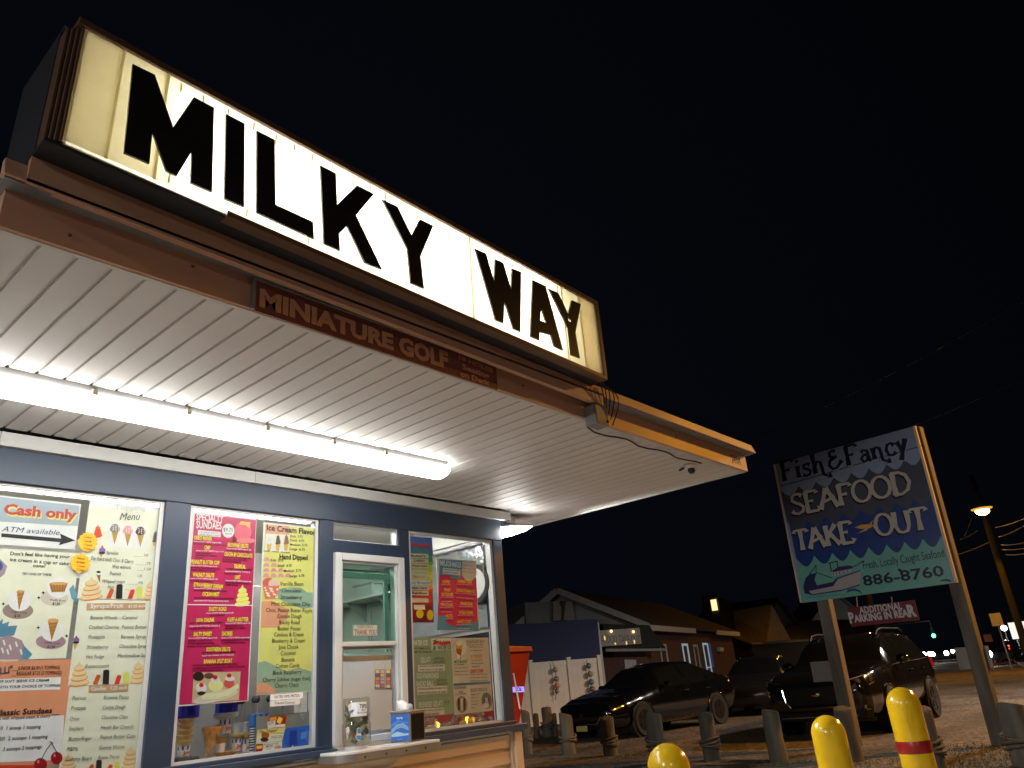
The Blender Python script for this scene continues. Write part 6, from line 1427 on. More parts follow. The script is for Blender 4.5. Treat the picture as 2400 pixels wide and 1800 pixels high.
# hanging red sign
RSg = Plane(SF.p(0, sv0, -0.06), uvec, vvec)
r = sheet('parking_sign', 'small dark red board reading ADDITIONAL PARKING IN REAR hanging under the seafood sign', 'sign', RSg, [FB(866, 872), FB(1702, 766), FB(1756, 1020), FB(930, 1100)], 0.0, 0.02, (92, 34, 38))
p = Print(r, RSg, FB); LT = (176, 176, 178)
p.text(LT, 'ADDITIONAL', (1028, 938), (1556, 880), 74, 2, bold=0.03)
p.text(LT, 'P', (908, 1054), (972, 1046), 116, 2, bold=0.05); p.text(LT, 'ARKING IN REA', (966, 1044), (1636, 972), 78, 2, bold=0.04); p.text(LT, 'R', (1634, 976), (1738, 962), 130, 2, bold=0.05); p.done()
for x in (985, 1415): 
    m = MB(); a_ = RSg.p(*RSg.uv(*FB(x, 730)), -0.01); b_ = RSg.p(*RSg.uv(*FB(x + 8, 870 if x < 1000 else 800)), -0.01); m.tube([a_, b_], 0.008, 6); m.build('hanger', M_metal, r)
# small boards fixed to the backs of the sign posts
for (quad, lab, dd) in (((((546, 452), (880, 430), (932, 694), (592, 714))), 'small blank grey board behind the left post of the seafood sign', -0.21),): 
    F9 = frame(1800, 1470, 400 / 2212); BP_ = Plane(SF.p(0, 0, dd), uvec, vvec)
    sheet('back_board', lab, 'board', BP_, [F9(*q) for q in quad], 0.0, 0.012, (120, 116, 112), 'blank grey boards')
F7 = frame(2040, 1340, 360 / 2212); BP_ = Plane(SF.p(su1, 0, -0.195), uvec, vvec)
sheet('back_board', 'larger blank grey board behind the right post of the seafood sign', 'board', BP_, [F7(1212, 1096), F7(1696, 1064), F7(1770, 1388), F7(1280, 1410)], 0.0, 0.012, (120, 116, 112), 'blank grey boards')

# ================================================================= grass at the foot of the posts
rn = random.Random(11); m = MB()
spots = [(onZ(2330, 1755, 0), 0.8, 900), (onZ(2280, 1800, 0), 0.7, 500), (onZ(2360, 1780, 0), 0.7, 500), (onZ(1530, 1765, 0), 0.5, 300), (onZ(2030, 1790, 0), 0.5, 320), (onZ(1470, 1775, 0), 0.5, 260), (onZ(1830, 1790, 0), 0.4, 200)]
for c_, rad, cnt in spots:
    for k in range(cnt):
        a = rn.uniform(0, 2 * pi); q = rad * rn.random() ** 0.7; x = c_.x + q * cos(a); y = c_.y + q * sin(a); h = rn.uniform(0.012, 0.045); b = rn.uniform(0, pi); w_ = 0.004
        m.add([(x - w_ * cos(b), y - w_ * sin(b), 0), (x + w_ * cos(b), y + w_ * sin(b), 0), (x + rn.uniform(-.03, .03), y + rn.uniform(-.03, .03), h)], [(0, 1, 2)])
tag(m.build('grass', mat('grass_green', (0.07, 0.085, 0.03), 0.9, var=0.4, scale=8), None), 'scruffy short grass growing round the posts and pilings', 'grass', kind='stuff')

# ================================================================= cars
M_black = mat('black_car_paint', (0.004, 0.004, 0.005), 0.12, var=0.2, coat=1.0)
M_cg = mat('car_glass_black', (0.006, 0.007, 0.008), 0.05, var=0.1, spec=0.8)
M_tyre = mat('tyre_rubber', (0.009, 0.009, 0.009), 0.8)
M_chrome = mat('chrome', (0.65, 0.65, 0.65), 0.15, 1.0, var=0.03)
M_plastic = mat('black_plastic', (0.006, 0.006, 0.006), 0.5, spec=0.2)
M_rim = mat('dark_rim', (0.05, 0.05, 0.05), 0.25, 0.8)
def catmull(keys, x):
    i = 0
    while i < len(keys) - 2 and keys[i + 1][0] <= x: i += 1
    p1, p2 = keys[i], keys[i + 1]; t = (x - p1[0]) / (p2[0] - p1[0])
    return [a + (b - a) * (t * t * (3 - 2 * t) * 0.5 + t * 0.5) for a, b in zip(p1, p2)]
def make_car(name, label, loc, rz, keys, wheels, wr_, side, ws, rear, paint, extras):
    t = thing(name, label, 'car', loc, None, rz)
    L = keys[-1][0]; xs = sorted(set([k[0] for k in keys] + [L * i / 44 for i in range(45)] + [v for s_ in side + [ws, rear] for v in s_]))
    secs = []
    for x in xs:
        _, zb, zl, w, wb, zr, wr = catmull(keys, x); H = zl - zb
        hp = [(0, zb), (.75 * w, zb), (.965 * w, zb + .08), (w, zb + .34 * H), (w * .995, zb + .72 * H), (wb, zl), ((wb + wr) / 2 + .012, zl + (zr - zl) * .5), (wr + .02, zl + (zr - zl) * .86), (wr * .93, zr - .012), (wr * .6, zr), (0, zr + .004)]
        secs.append([(x, y, z) for y, z in hp] + [(x, -y, z) for y, z in hp[-2:0:-1]])
    N = len(secs[0]); nh = 10
    body, glassf = MB(), {}
    inr = lambda x0, x1, r: x0 >= r[0] - 1e-4 and x1 <= r[1] + 1e-4
    for i in range(len(xs) - 1):
        for k in range(N):
            q = [secs[i][k], secs[i + 1][k], secs[i + 1][(k + 1) % N], secs[i][(k + 1) % N]]
            kk = k if k < nh else N - 1 - k
            key = None
            if kk in (5, 6):
                for si, r_ in enumerate(side):
                    if inr(xs[i], xs[i + 1], r_): key = ('side_window', si, k < nh)
            elif kk in (7, 8, 9):
                if inr(xs[i], xs[i + 1], ws): key = ('windshield', 0, 0)
                elif inr(xs[i], xs[i + 1], rear): key = ('rear_window', 0, 0)
            (glassf.setdefault(key, MB()) if key else body).add(q, [(0, 1, 2, 3)])
    body.add(secs[0], [tuple(range(N))]); body.add(secs[-1], [tuple(range(N))[::-1]])
    def fin(mb, nm, m_):
        o = mb.build(nm, m_, t, smooth=True, local=True)
        bm = bmesh.new(); bm.from_mesh(o.data); bmesh.ops.remove_doubles(bm, verts=bm.verts, dist=1e-4); bmesh.ops.recalc_face_normals(bm, faces=bm.faces); bm.to_mesh(o.data); bm.free()
        for p_ in o.data.polygons: p_.use_smooth = True
        return o
    fin(body, 'body', paint)
    for (nm, _, _), mb in glassf.items(): fin(mb, nm, M_cg)
    wmax = max(k[3] for k in keys)
    for xw in wheels:
        for s_ in (-1, 1):
            y1 = s_ * (wmax + 0.045); y0 = s_ * (wmax - 0.21)
            m = MB(); m.lathe([(wr_ * .62, y1 - s_ * .02), (wr_ * .94, y1), (wr_, y1 - s_ * .03), (wr_, y0), (wr_ * .6, y0)], (xw, 0, wr_), 28, 'y'); wh = m.build('wheel', M_tyre, t, smooth=True, local=True)
            m = MB(); m.lathe([(wr_ * .63, y1 - s_ * .012), (wr_ * .60, y1 - s_ * .035), (.02, y1 - s_ * .03)], (xw, 0, wr_), 28, 'y')
            for k in range(5):
                a = 2 * pi * k / 5; ca, sa = cos(a), sin(a); r0, r1 = .05, wr_ * .58
                m.beam((xw + ca * r0, y1 - s_ * .016, wr_ + sa * r0), (xw + ca * r1, y1 - s_ * .012, wr_ + sa * r1), .05, .02, (0, 1, 0))
            ri = m.build('rim', M_rim, None, local=True); ri.parent = wh
            m = MB(); q0 = []
            for k in range(17):
                a = pi * k / 16; q0.append((xw + (wr_ + .05) * cos(a), s_ * (wmax + .002), wr_ + (wr_ + .05) * sin(a)))
            m.tube(q0, .018, 6); m.build('wheel_arch', paint, t, smooth=True, local=True)
            m = MB(); m.lathe([(wr_ + .05, s_ * (wmax - .012)), (wr_ + .05, s_ * (wmax + .0012))], (xw, 0, wr_), 28, 'y'); m.build('wheel_well', M_dark, t, local=True)
    return t
def car_part(t, nm, m_, fn, smooth=False, bevel=0):
    m = MB(); fn(m); return m.build(nm, m_, t, smooth=smooth, bevel=bevel, local=True)
hatch_keys = [(0.0, .32, .56, .60, .58, .64, .46), (0.1, .22, .66, .78, .74, .73, .58), (.45, .19, .76, .875, .83, .83, .66), (1.0, .19, .85, .897, .86, .92, .71), (1.38, .19, .89, .897, .87, .98, .73), (2.1, .19, .91, .897, .87, 1.37, .58), (2.55, .19, .93, .897, .87, 1.445, .575), (3.1, .19, .95, .897, .87, 1.43, .57), (3.75, .21, .98, .895, .86, 1.27, .55), (4.25, .27, 1.0, .87, .83, 1.09, .57), (4.52, .34, .96, .82, .78, 1.0, .57), (4.64, .42, .84, .72, .70, .88, .50)]
f = Vector((-.992, .12, 0)).normalized()
sedan = make_car('hatchback', 'low glossy black car parked nose left in front of the white fence', (13.87, 10.54, 0), math.atan2(-f.y, -f.x), hatch_keys, (.93, 3.64), .325, [(1.75, 2.55), (2.66, 3.42), (3.5, 3.78)], (1.42, 2.08), (3.5, 4.2), M_black, {})
car_part(sedan, 'grille', M_plastic, lambda m: m.hexa([(-.012, -.45, .34), (-.012, .45, .34), (.06, .55, .62), (.06, -.55, .62), (.08, -.45, .34), (.08, .45, .34), (.10, .55, .62), (.10, -.55, .62)]))
car_part(sedan, 'grille_trim', M_chrome, lambda m: m.tube([(.055, .56, .61), (-.015, .50, .42), (-.02, .42, .335), (-.02, -.42, .335), (-.015, -.50, .42), (.055, -.56, .61)], .013, 6))
car_part(sedan, 'license_plate', mat('plate_yellow', (0.45, 0.42, 0.18), 0.5), lambda m: m.box(-.05, -.035, -.16, .16, .20, .31), bevel=.004)
car_part(sedan, 'badge', M_chrome, lambda m: m.lathe([(.05, -.028), (.05, -.02), (.035, -.015)], (0, 0, .50), 16, 'x'))
for s_ in (-1, 1):
    car_part(sedan, 'headlight', M_chrome, lambda m: m.hexa([(.06, s_ * .58, .60), (.34, s_ * .80, .64), (.34, s_ * .80, .71), (.06, s_ * .58, .66), (.12, s_ * .50, .60), (.40, s_ * .72, .64), (.40, s_ * .72, .71), (.12, s_ * .50, .66)]), bevel=.01)
    car_part(sedan, 'taillight', mat('tail_red', (0.25, 0.01, 0.01), 0.2), lambda m: m.hexa([(4.34, s_ * .79, .82), (4.6, s_ * .72, .80), (4.6, s_ * .72, .90), (4.34, s_ * .80, .94), (4.34, s_ * .60, .82), (4.6, s_ * .50, .80), (4.6, s_ * .50, .90), (4.34, s_ * .60, .94)]), bevel=.01)
    car_part(sedan, 'mirror', M_black, lambda m: m.ball((1.78, s_ * .98, .98), .1, 12, (.7, 1, .6)), smooth=True)
    for xx in (2.45, 3.3): car_part(sedan, 'door_handle', M_chrome, lambda m: m.box(xx, xx + .17, s_ * .896, s_ * .915, .80, .825), bevel=.004)
suv_keys = [(0.0, .38, .82, .68, .66, .90, .56), (.08, .28, .93, .84, .80, 1.01, .66), (.45, .26, 1.01, .905, .86, 1.08, .72), (1.0, .26, 1.05, .915, .88, 1.13, .75), (1.30, .26, 1.07, .915, .88, 1.16, .75), (1.92, .26, 1.09, .915, .88, 1.60, .67), (2.3, .26, 1.10, .915, .88, 1.69, .66), (3.2, .26, 1.11, .915, .88, 1.70, .66), (4.0, .28, 1.13, .91, .87, 1.66, .64), (4.35, .32, 1.13, .89, .86, 1.45, .62), (4.55, .38, 1.10, .86, .82, 1.2, .62), (4.63, .46, 1.0, .80, .77, 1.06, .58)]
suv = make_car('suv', 'black roof railed suv parked nose towards the pilings under the hanging red sign', (13.2, 5.22, 0), radians(2), suv_keys, (.90, 3.57), .365, [(1.68, 2.45), (2.55, 3.4), (3.48, 4.12)], (1.34, 1.98), (4.05, 4.5), mat('dark_suv_paint', (0.010, 0.010, 0.012), 0.12, var=0.2, coat=1.0), {'rim': 1})
car_part(suv, 'grille', M_plastic, lambda m: m.hexa([(-.02, -.46, .52), (-.02, .46, .52), (-.012, .52, .84), (-.012, -.52, .84), (.06, -.46, .52), (.06, .46, .52), (.06, .52, .84), (.06, -.52, .84)]), bevel=.02)
car_part(suv, 'grille_trim', M_chrome, lambda m: m.tube([(-.02, .54, .80), (-.03, .50, .58), (-.03, .44, .50), (-.03, -.44, .50), (-.03, -.50, .58), (-.02, -.54, .80)], .014, 6))
car_part(suv, 'badge', M_chrome, lambda m: m.ball((-.03, 0, .70), .05, 12, (.3, 1.5, .8)), smooth=True)
car_part(suv, 'bumper', M_plastic, lambda m: m.hexa([(-.04, -.72, .28), (-.04, .72, .28), (-.03, .74, .44), (-.03, -.74, .44), (.1, -.80, .27), (.1, .80, .27), (.1, .82, .44), (.1, -.82, .44)]), bevel=.02)
car_part(suv, 'bumper_trim', M_chrome, lambda m: m.box(-.05, -.042, -.62, .62, .335, .352))
car_part(suv, 'sun_visor', mat('visor_pale', (0.6, 0.62, 0.58), 0.7), lambda m: m.hexa([(1.915, -.52, 1.52), (1.915, -.10, 1.52), (1.985, -.10, 1.57), (1.985, -.52, 1.57), (1.90, -.52, 1.535), (1.90, -.10, 1.535), (1.965, -.10, 1.602), (1.965, -.52, 1.602)]))
for s_ in (-1, 1):
    car_part(suv, 'headlight', mat('lamp_lens', (0.30, 0.28, 0.26), 0.08, 0.6), lambda m: m.hexa([(.005, s_ * .58, .80), (.22, s_ * .862, .84), (.24, s_ * .868, .95), (.045, s_ * .62, .90), (.1, s_ * .5, .80), (.3, s_ * .75, .84), (.3, s_ * .75, .95), (.1, s_ * .55, .90)]), bevel=.012)
    car_part(suv, 'headlight_trim', M_chrome, lambda m: m.tube([(.0, s_ * .57, .905), (.10, s_ * .80, .96), (.20, s_ * .875, .955), (.215, s_ * .885, .84), (.12, s_ * .82, .80)], .011, 6))
    car_part(suv, 'fog_light', M_chrome, lambda m: m.box(.02, .06, s_ * .62, s_ * .74, .40, .50), bevel=.01)
    car_part(suv, 'mirror', M_black, lambda m: m.ball((1.72, s_ * 1.02, 1.17), .12, 12, (.6, 1, .7)), smooth=True)
    car_part(suv, 'roof_rail', M_plastic, lambda m: m.tube([(1.98, s_ * .60, 1.63), (2.12, s_ * .61, 1.72), (2.4, s_ * .61, 1.755), (3.6, s_ * .61, 1.755), (3.85, s_ * .60, 1.70)], .02, 8), smooth=True)
    car_part(suv, 'window_trim', M_chrome, lambda m: m.tube([(1.52, s_ * .902, 1.085), (2.4, s_ * .897, 1.108), (3.3, s_ * .897, 1.118), (4.1, s_ * .892, 1.14)], .008, 5))
    for xx in (2.42, 3.32): car_part(suv, 'door_handle', M_black, lambda m: m.box(xx, xx + .18, s_ * .912, s_ * .94, .96, .99), bevel=.005)
    car_part(suv, 'taillight', mat('tail_red', (0.25, 0.01, 0.01), 0.2), lambda m: m.box(4.42, 4.6, s_ * .70, s_ * .868, .92, 1.12), bevel=.015)
suv.scale = (1, 1, 0.93)
car3 = make_car('parked_car', 'dark car half hidden behind the low black car and the suv', (19.6, 9.6, 0), math.atan2(.22, .97), hatch_keys, (.93, 3.64), .325, [(1.75, 2.55), (2.66, 3.42), (3.5, 3.78)], (1.42, 2.08), (3.5, 4.2), mat('grey_car_paint', (0.012, 0.013, 0.013), 0.2, coat=0.6), {})
for s_ in (-1, 1):
    car_part(car3, 'headlight', M_chrome, lambda m: m.hexa([(.06, s_ * .58, .60), (.34, s_ * .80, .64), (.34, s_ * .80, .71), (.06, s_ * .58, .66), (.12, s_ * .50, .60), (.40, s_ * .72, .64), (.40, s_ * .72, .71), (.12, s_ * .50, .66)]), bevel=.01)
    car_part(car3, 'mirror', M_chrome, lambda m: m.ball((1.78, s_ * .98, .98), .1, 12, (.7, 1, .6)), smooth=True)

# ================================================================= far traffic
M_head = emit('headlight_white', (1.0, 0.93, 0.82), 40.0); M_tail = emit('tail_light_red', (1.0, 0.05, 0.02), 12.0)
def far_car(px, py, R, label, mt, hw=0.62, both=True):
    c_ = atR(px, py, R); d_ = Vector((c_.x, c_.y, 0)).normalized(); s_ = Vector((-d_.y, d_.x, 0))
    t = thing('distant_car', label, 'car', (c_.x, c_.y, 0), 'cars on the far street'); t.location.z = 0
    m = MB(); sec = [(0.0, .35), (0.02, .75), (1.0, .95), (1.7, 1.42), (3.2, 1.45), (4.2, 1.0), (4.4, .4)]
    o_ = Vector((c_.x, c_.y, 0)) + d_ * .05
    A_ = [o_ + d_ * x - s_ * .88 + Vector((0, 0, z)) for x, z in sec]; B_ = [o_ + d_ * x + s_ * .88 + Vector((0, 0, z)) for x, z in sec]
    m.prism(A_, B_); m.build('body', M_black, t)
    for sg in ((-1, 1) if both else (1,)):
        m = MB(); p_ = Vector((c_.x, c_.y, 0)) + s_ * sg * hw + Vector((0, 0, max(0.62, min(c_.z, 0.95)))); m.ball(p_, 0.21, 10); m.build('headlight' if mt is M_head else 'taillight', mt, t)
    return t
for i, (x, y, R, lab) in enumerate(((2129, 1536, 66, 'leftmost far car with bright headlights on the street'), (2146, 1535, 76, 'second far car from the left in the row of headlights'), (2163, 1533, 86, 'third far car from the left in the row of headlights'), (2181, 1530, 98, 'fourth far car from the left in the row of headlights'), (2202, 1532, 92, 'rightmost far car in the row of headlights'), (2219, 1522, 120, 'tiny far car with faint headlights beyond the row'))):
    far_car(x, y, R, lab, M_head)
far_car(2336, 1515, 66, 'far car with a red tail light right of the sign post', M_tail, 0.6)
far_car(2330, 1532, 58, 'far car with one white headlight right of the sign post', M_head, 0.3, False)
# traffic light
g_ = atR(2188, 1490, 100); tl = thing('traffic_light', 'green traffic light glowing over the far street', 'traffic light', (g_.x, g_.y, 0))
m = MB(); m.box(g_.x - .1, g_.x + .25, g_.y - .2, g_.y + .2, g_.z - .3, g_.z + .9); m.build('housing', M_dark, tl, bevel=.03)
m = MB(); m.ball((g_.x - .12, g_.y - .04, g_.z), .2, 12); m.build('lens', emit('signal_green', (0.05, 1.0, 0.62), 14.0), tl)
m = MB(); m.tube([(g_.x + .1, g_.y, g_.z + .9), (g_.x + .1, g_.y, g_.z + 1.6), (g_.x + 2, g_.y + 6, g_.z + 1.7), (g_.x + 2, g_.y + 6, 0)], .07, 8); m.build('mast', M_metal, tl)
# far street furniture on the right
for (x, y, w_, h_, R, lab, nm) in ((2335, 1452, .5, .6, 46, 'dim square road sign on a thin post right of the seafood sign', 'road_sign'), (2316, 1497, .5, .6, 66, 'pale square board far behind the sign post', 'road_sign')):
    c_ = atR(x, y, R); t = thing(nm, lab, 'sign', (c_.x, c_.y, 0)); m = MB(); m.box(c_.x, c_.x + .03, c_.y - w_ / 2, c_.y + w_ / 2, c_.z - h_ / 2, c_.z + h_ / 2); m.build('board', mat('sign_grey', (0.35, 0.34, 0.30), 0.6), t)
    m = MB(); m.tube([(c_.x + .06, c_.y, 0), (c_.x + .06, c_.y, c_.z + h_ / 2)], .035, 8); m.build('post', M_metal, t)
for (x, y, w_, h_, R, lab) in ((2378, 1478, .75, 1.5, 90, 'narrow lit white shop sign at the far right'), (2397, 1476, 1.0, 1.5, 90, 'wider lit white shop sign cut by the right edge')):
    c_ = atR(x, y, R); t = thing('glow_panel', lab, 'sign', (c_.x, c_.y, 0)); m = MB(); m.box(c_.x, c_.x + .3, c_.y - w_ / 2, c_.y + w_ / 2, c_.z - h_ / 2, c_.z + h_ / 2); m.build('face', emit('lit_white', (1, .97, .85), 1.0), t); m = MB(); m.tube([(c_.x + .15, c_.y, 0), (c_.x + .15, c_.y, c_.z - h_ / 2)], .1, 8); m.build('post', M_metal, t)
c_ = atR(2353, 1472, 95); t = thing('white_street_lamp', 'tiny white street lamp at the far right', 'street lamp', (c_.x, c_.y, 0)); m = MB(); m.ball(c_, .28, 10); m.build('globe', emit('white_globe', (1, 1, .95), 8), t); m = MB(); m.tube([(c_.x, c_.y, 0), (c_.x, c_.y, c_.z - .3)], .07, 8); m.build('pole', M_metal, t)
c_ = atR(2380, 1520, 62); rn = random.Random(5); bush = thing('bush', 'low green bush by the far street at the right', 'bush', (c_.x, c_.y, 0))
m = MB()
for k in range(700):
    p_ = Vector((rn.gauss(0, 1), rn.gauss(0, 1), rn.gauss(0, 1))).normalized() * rn.random() ** .4; q = Vector((c_.x + p_.x * .9, c_.y + p_.y * 1.7, .55 + p_.z * .55)); a_ = Vector((rn.gauss(0, 1), rn.gauss(0, 1), rn.gauss(0, 1))).normalized() * .09; b_ = a_.cross(Vector((0.3, .2, 1))).normalized() * .06
    m.add([q - a_, q + b_, q + a_, q - b_], [(0, 1, 2, 3)])
m.build('foliage', mat('bush_green', (0.05, 0.10, 0.03), 0.7, var=0.4), bush)
m = MB(); m.tube([(c_.x, c_.y, 0), (c_.x, c_.y, .6)], .05, 6); m.build('stem', M_wood, bush)

# ================================================================= white fence with buoys
M_fence = mat('fence_vinyl', (0.62, 0.60, 0.57), 0.45, var=0.08, scale=2)
fR = Vector((20.74, 14.98, 0)); fl_ = atR(1190, 1700, 24.3); fL = Vector((fl_.x, fl_.y, 0)); fd = (fR - fL).normalized(); fn_ = Vector((fd.y, -fd.x, 0))
if fn_.dot(-fR) < 0: fn_ = -fn_
FP = Plane(fL, fd, (0, 0, 1)); 
if FP.n.dot(fn_) < 0: FP = FP
fe = thing('white_fence', 'white vinyl privacy fence hung with two strings of buoys', 'fence', tuple(fL))
top = 1.86
us = [FP.uv(x, 1600)[0] for x in (1246, 1337, 1409)]
us = [us[0] - (us[1] - us[0])] + us
for i in range(3):
    m = MB(); FP.rect(m, us[i] + .06, us[i + 1] - .06, .05, top - .06, -.03, 0.0); k = int((us[i + 1] - us[i]) / .17)
    for j in range(1, k): uu = us[i] + (us[i + 1] - us[i]) * j / k; FP.rect(m, uu - .075, uu + .075, .2, top - .16, 0.0005, .004)
    FP.rect(m, us[i] + .06, us[i + 1] - .06, top - .16, top - .02, 0.0005, .02); FP.rect(m, us[i] + .06, us[i + 1] - .06, .05, .2, 0.0005, .02); m.build('panel', M_fence, fe)
for u_ in us:
    m = MB(); FP.rect(m, u_ - .06, u_ + .06, 0, top + .02, -.07, .05); po = m.build('post', M_fence, fe)
    m = MB(); FP.rect(m, u_ - .075, u_ + .075, top + .0201, top + .06, -.085, .065); m.build('cap', M_fence, po)
FBY = frame(1240, 1520, 320 / 2212)
def buoys(lab, items, rope):
    P0 = FP.p(*FP.uv(*FBY(*rope[0])), .10); t = thing('buoy_string', lab, 'buoy string', tuple(P0), 'buoy strings on the fence')
    m = MB(); m.tube([FP.p(*FP.uv(*FBY(*q)), .10) for q in rope], .012, 6); m.build('rope', mat('buoy_rope', (0.30, 0.27, 0.22), 0.9), t)
    for x, y, r_, col in items:
        q = FP.p(*FP.uv(*FBY(x, y)), .14); rr = r_ * 320 / 2212 * FP.px_size(*FBY(x, y))
        m = MB(); m.lathe([(rr * .25, -rr * 1.05), (rr * .8, -rr * .7), (rr, 0), (rr * .8, rr * .7), (rr * .3, rr * 1.0)], tuple(q), 16); b_ = m.build('buoy', mat('buoy_%d_%d' % (x, y), lin(col), 0.6, var=0.2, scale=20), t, smooth=True)
        m = MB(); m.lathe([(rr * 1.0, -rr * .12), (rr * 1.02, 0), (rr * 1.0, rr * .12)], tuple(q), 16); m.build('stripe', mat('buoy_stripe', (0.4, 0.39, 0.36), 0.6), None, smooth=True).parent = b_
        for o in b_.children: o.data.transform(Matrix.Translation(-root_of(b_)))
buoys('left string of four worn buoys, one orange, on the white fence', [(392, 345, 40, (150, 138, 132)), (410, 494, 42, (130, 122, 100)), (421, 604, 44, (206, 136, 50)), (417, 692, 34, (130, 96, 90))], [(356, 205), (380, 280), (410, 430), (420, 610), (416, 735), (404, 835)])
buoys('right string of four worn buoys, one blue, on the white fence', [(932, 285, 42, (86, 96, 110)), (956, 412, 44, (150, 140, 112)), (972, 544, 44, (70, 110, 140)), (988, 655, 44, (110, 80, 74))], [(905, 190), (916, 235), (950, 350), (965, 480), (982, 600), (1004, 720)])

# ================================================================= blue awning behind the fence
aw = thing('blue_awning', 'big navy blue canvas awning wall above the white fence', 'awning', tuple(atR(1300, 1600, 27.5).xy) + (0,))
aL = atR(1185, 1462, 26); aR = atR(1400, 1452, 27); bR = atR(1408, 1541, 27); bL = atR(1200, 1553, 26)
AP = Plane(Vector((aL.x, aL.y, 0)), Vector((aR.x - aL.x, aR.y - aL.y, 0)), (0, 0, 1))
q4_ = [AP.uv(*q) for q in ((1185, 1463), (1260, 1461), (1310, 1458), (1350, 1453), (1400, 1451), (1408, 1541), (1200, 1554))]
m = MB(); AP.prism(m, q4_, -0.04, 0.0); m.build('canvas', mat('navy_canvas', (0.010, 0.022, 0.085), 0.7, var=0.15, scale=2, bump=0.2, bscale=5), aw)
m = MB(); e = [AP.p(*q, -0.05) for q in q4_[:5]]; m.prism(e + [q - AP.n * 2.4 for q in reversed(e)], [q - Vector((0, 0, .03)) for q in e] + [q - AP.n * 2.4 - Vector((0, 0, .03)) for q in reversed(e)]); m.build('roof_sheet', MATS['navy_canvas'], aw)
for u_ in (q4_[4][0] + .02, q4_[0][0] + 1.4):
    m = MB(); AP.rect(m, u_ - .04, u_ + .04, 0, q4_[4][1] - .1, -.13, -.06); m.build('pole', M_white, aw)

# ================================================================= seafood store
C0 = atR(1504, 1468, 30); C1 = atR(1716, 1499, 43); CLp = atR(1215, 1460, 28)
ze = 2.85
c0, c1, cl = (Vector((q.x, q.y, 0)) for q in (C0, C1, CLp)); dl_ = c1 - c0; c2 = cl + dl_
M_gable = mat('gable_siding', (0.14, 0.16, 0.18), 0.7, var=0.08, scale=2); M_brick = mat('dark_brick', (0.075, 0.034, 0.024), 0.85, var=0.5, scale=16, stretch=(1, 1, 4)); M_roof = mat('shingle_roof', (0.022, 0.020, 0.017), 0.9, var=0.35, scale=8, bump=0.4)
st = thing('seafood_store', 'dark brick seafood store with a grey gable behind the blue awning', 'building', tuple(c0))
m = MB(); m.prism([c0, c1, c2, cl], [q + Vector((0, 0, ze)) for q in (c0, c1, c2, cl)]); m.build('wall', M_brick, st)
gd = (c0 - cl).normalized(); gl_ = (c0 - cl).length; gn = Vector((gd.y, -gd.x, 0)); 
if gn.dot(c0) > 0: gn = -gn
GP_ = Plane(cl, gd, (0, 0, 1)); pk = GP_.uv(1316, 1395)
pk3 = GP_.p(pk[0], pk[1], 0)
m = MB(); GP_.prism(m, [(0, ze), (gl_, ze), (pk[0], pk[1])], -.3, 0.01); m.build('gable', M_gable, st)
re_ = pk3 + dl_ * .86; zu = Vector((0, 0, .12))
e0, e1, e2, e3 = c0 + Vector((0, 0, ze)) - dl_.normalized() * .35 + gd * .45, c1 + Vector((0, 0, ze)) + dl_.normalized() * .3 + gd * .4, c2 + Vector((0, 0, ze)) + dl_.normalized() * .3 - gd * .3, cl + Vector((0, 0, ze)) - dl_.normalized() * .35 - gd * .3
p0 = pk3 - dl_.normalized() * .35 + Vector((0, 0, .12))
m = MB(); m.add([e0, e1, re_ + Vector((0, 0, .12)), p0, e0 + zu, e1 + zu, re_ + zu * 2, p0 + zu], [(0, 1, 2, 3), (4, 5, 6, 7), (0, 1, 5, 4), (1, 2, 6, 5), (2, 3, 7, 6), (3, 0, 4, 7)])
m.add([e3, e2, re_ + Vector((0, 0, .12)), p0, e3 + zu, e2 + zu, re_ + zu * 2, p0 + zu], [(0, 1, 2, 3), (4, 5, 6, 7), (0, 1, 5, 4), (1, 2, 6, 5), (2, 3, 7, 6), (3, 0, 4, 7)])
m.add([e1, e2, re_ + Vector((0, 0, .12)), e1 + zu, e2 + zu, re_ + zu * 2], [(0, 1, 2), (3, 4, 5), (0, 1, 4, 3)]); m.build('roof', M_roof, st)
m = MB(); m.beam(e0 + Vector((0, 0, .03)) - dl_.normalized() * .02, p0 + Vector((0, 0, .03)) - dl_.normalized() * .02, .04, .22); m.beam(e3 + Vector((0, 0, .03)) - dl_.normalized() * .02, p0 + Vector((0, 0, .03)) - dl_.normalized() * .02, .04, .22); m.build('barge_board', mat('barge_grey', (0.22, 0.22, 0.22), 0.6), st)
LP_ = Plane(c0 + gd * .0, dl_, (0, 0, 1))
def lrect(nm, m_, px, d0, d1, parent=st):
    q = [LP_.uv(*a) for a in px]; m = MB(); LP_.prism(m, q, d0, d1); return m.build(nm, m_, parent)
F2b = frame(1480, 1380, 320 / 2212)
sgn = 1 if LP_.n.dot(-c0) > 0 else -1
m = MB(); m.beam(e0 + Vector((0, 0, -.02)), e0.lerp(e1, .42) + Vector((0, 0, -.02)), .1, .2); m.build('gutter', M_white, st); m = MB(); m.beam(e0.lerp(e1, .68) + Vector((0, 0, -.02)), e1 + Vector((0, 0, -.02)), .1, .2); m.build('gutter', M_white, st)
M_led = emit('cool_lit_frame', (0.75, 0.88, 1.0), 0.30); M_ledb = emit('blue_glow_frame', (0.12, 0.2, 0.55), 0.16)
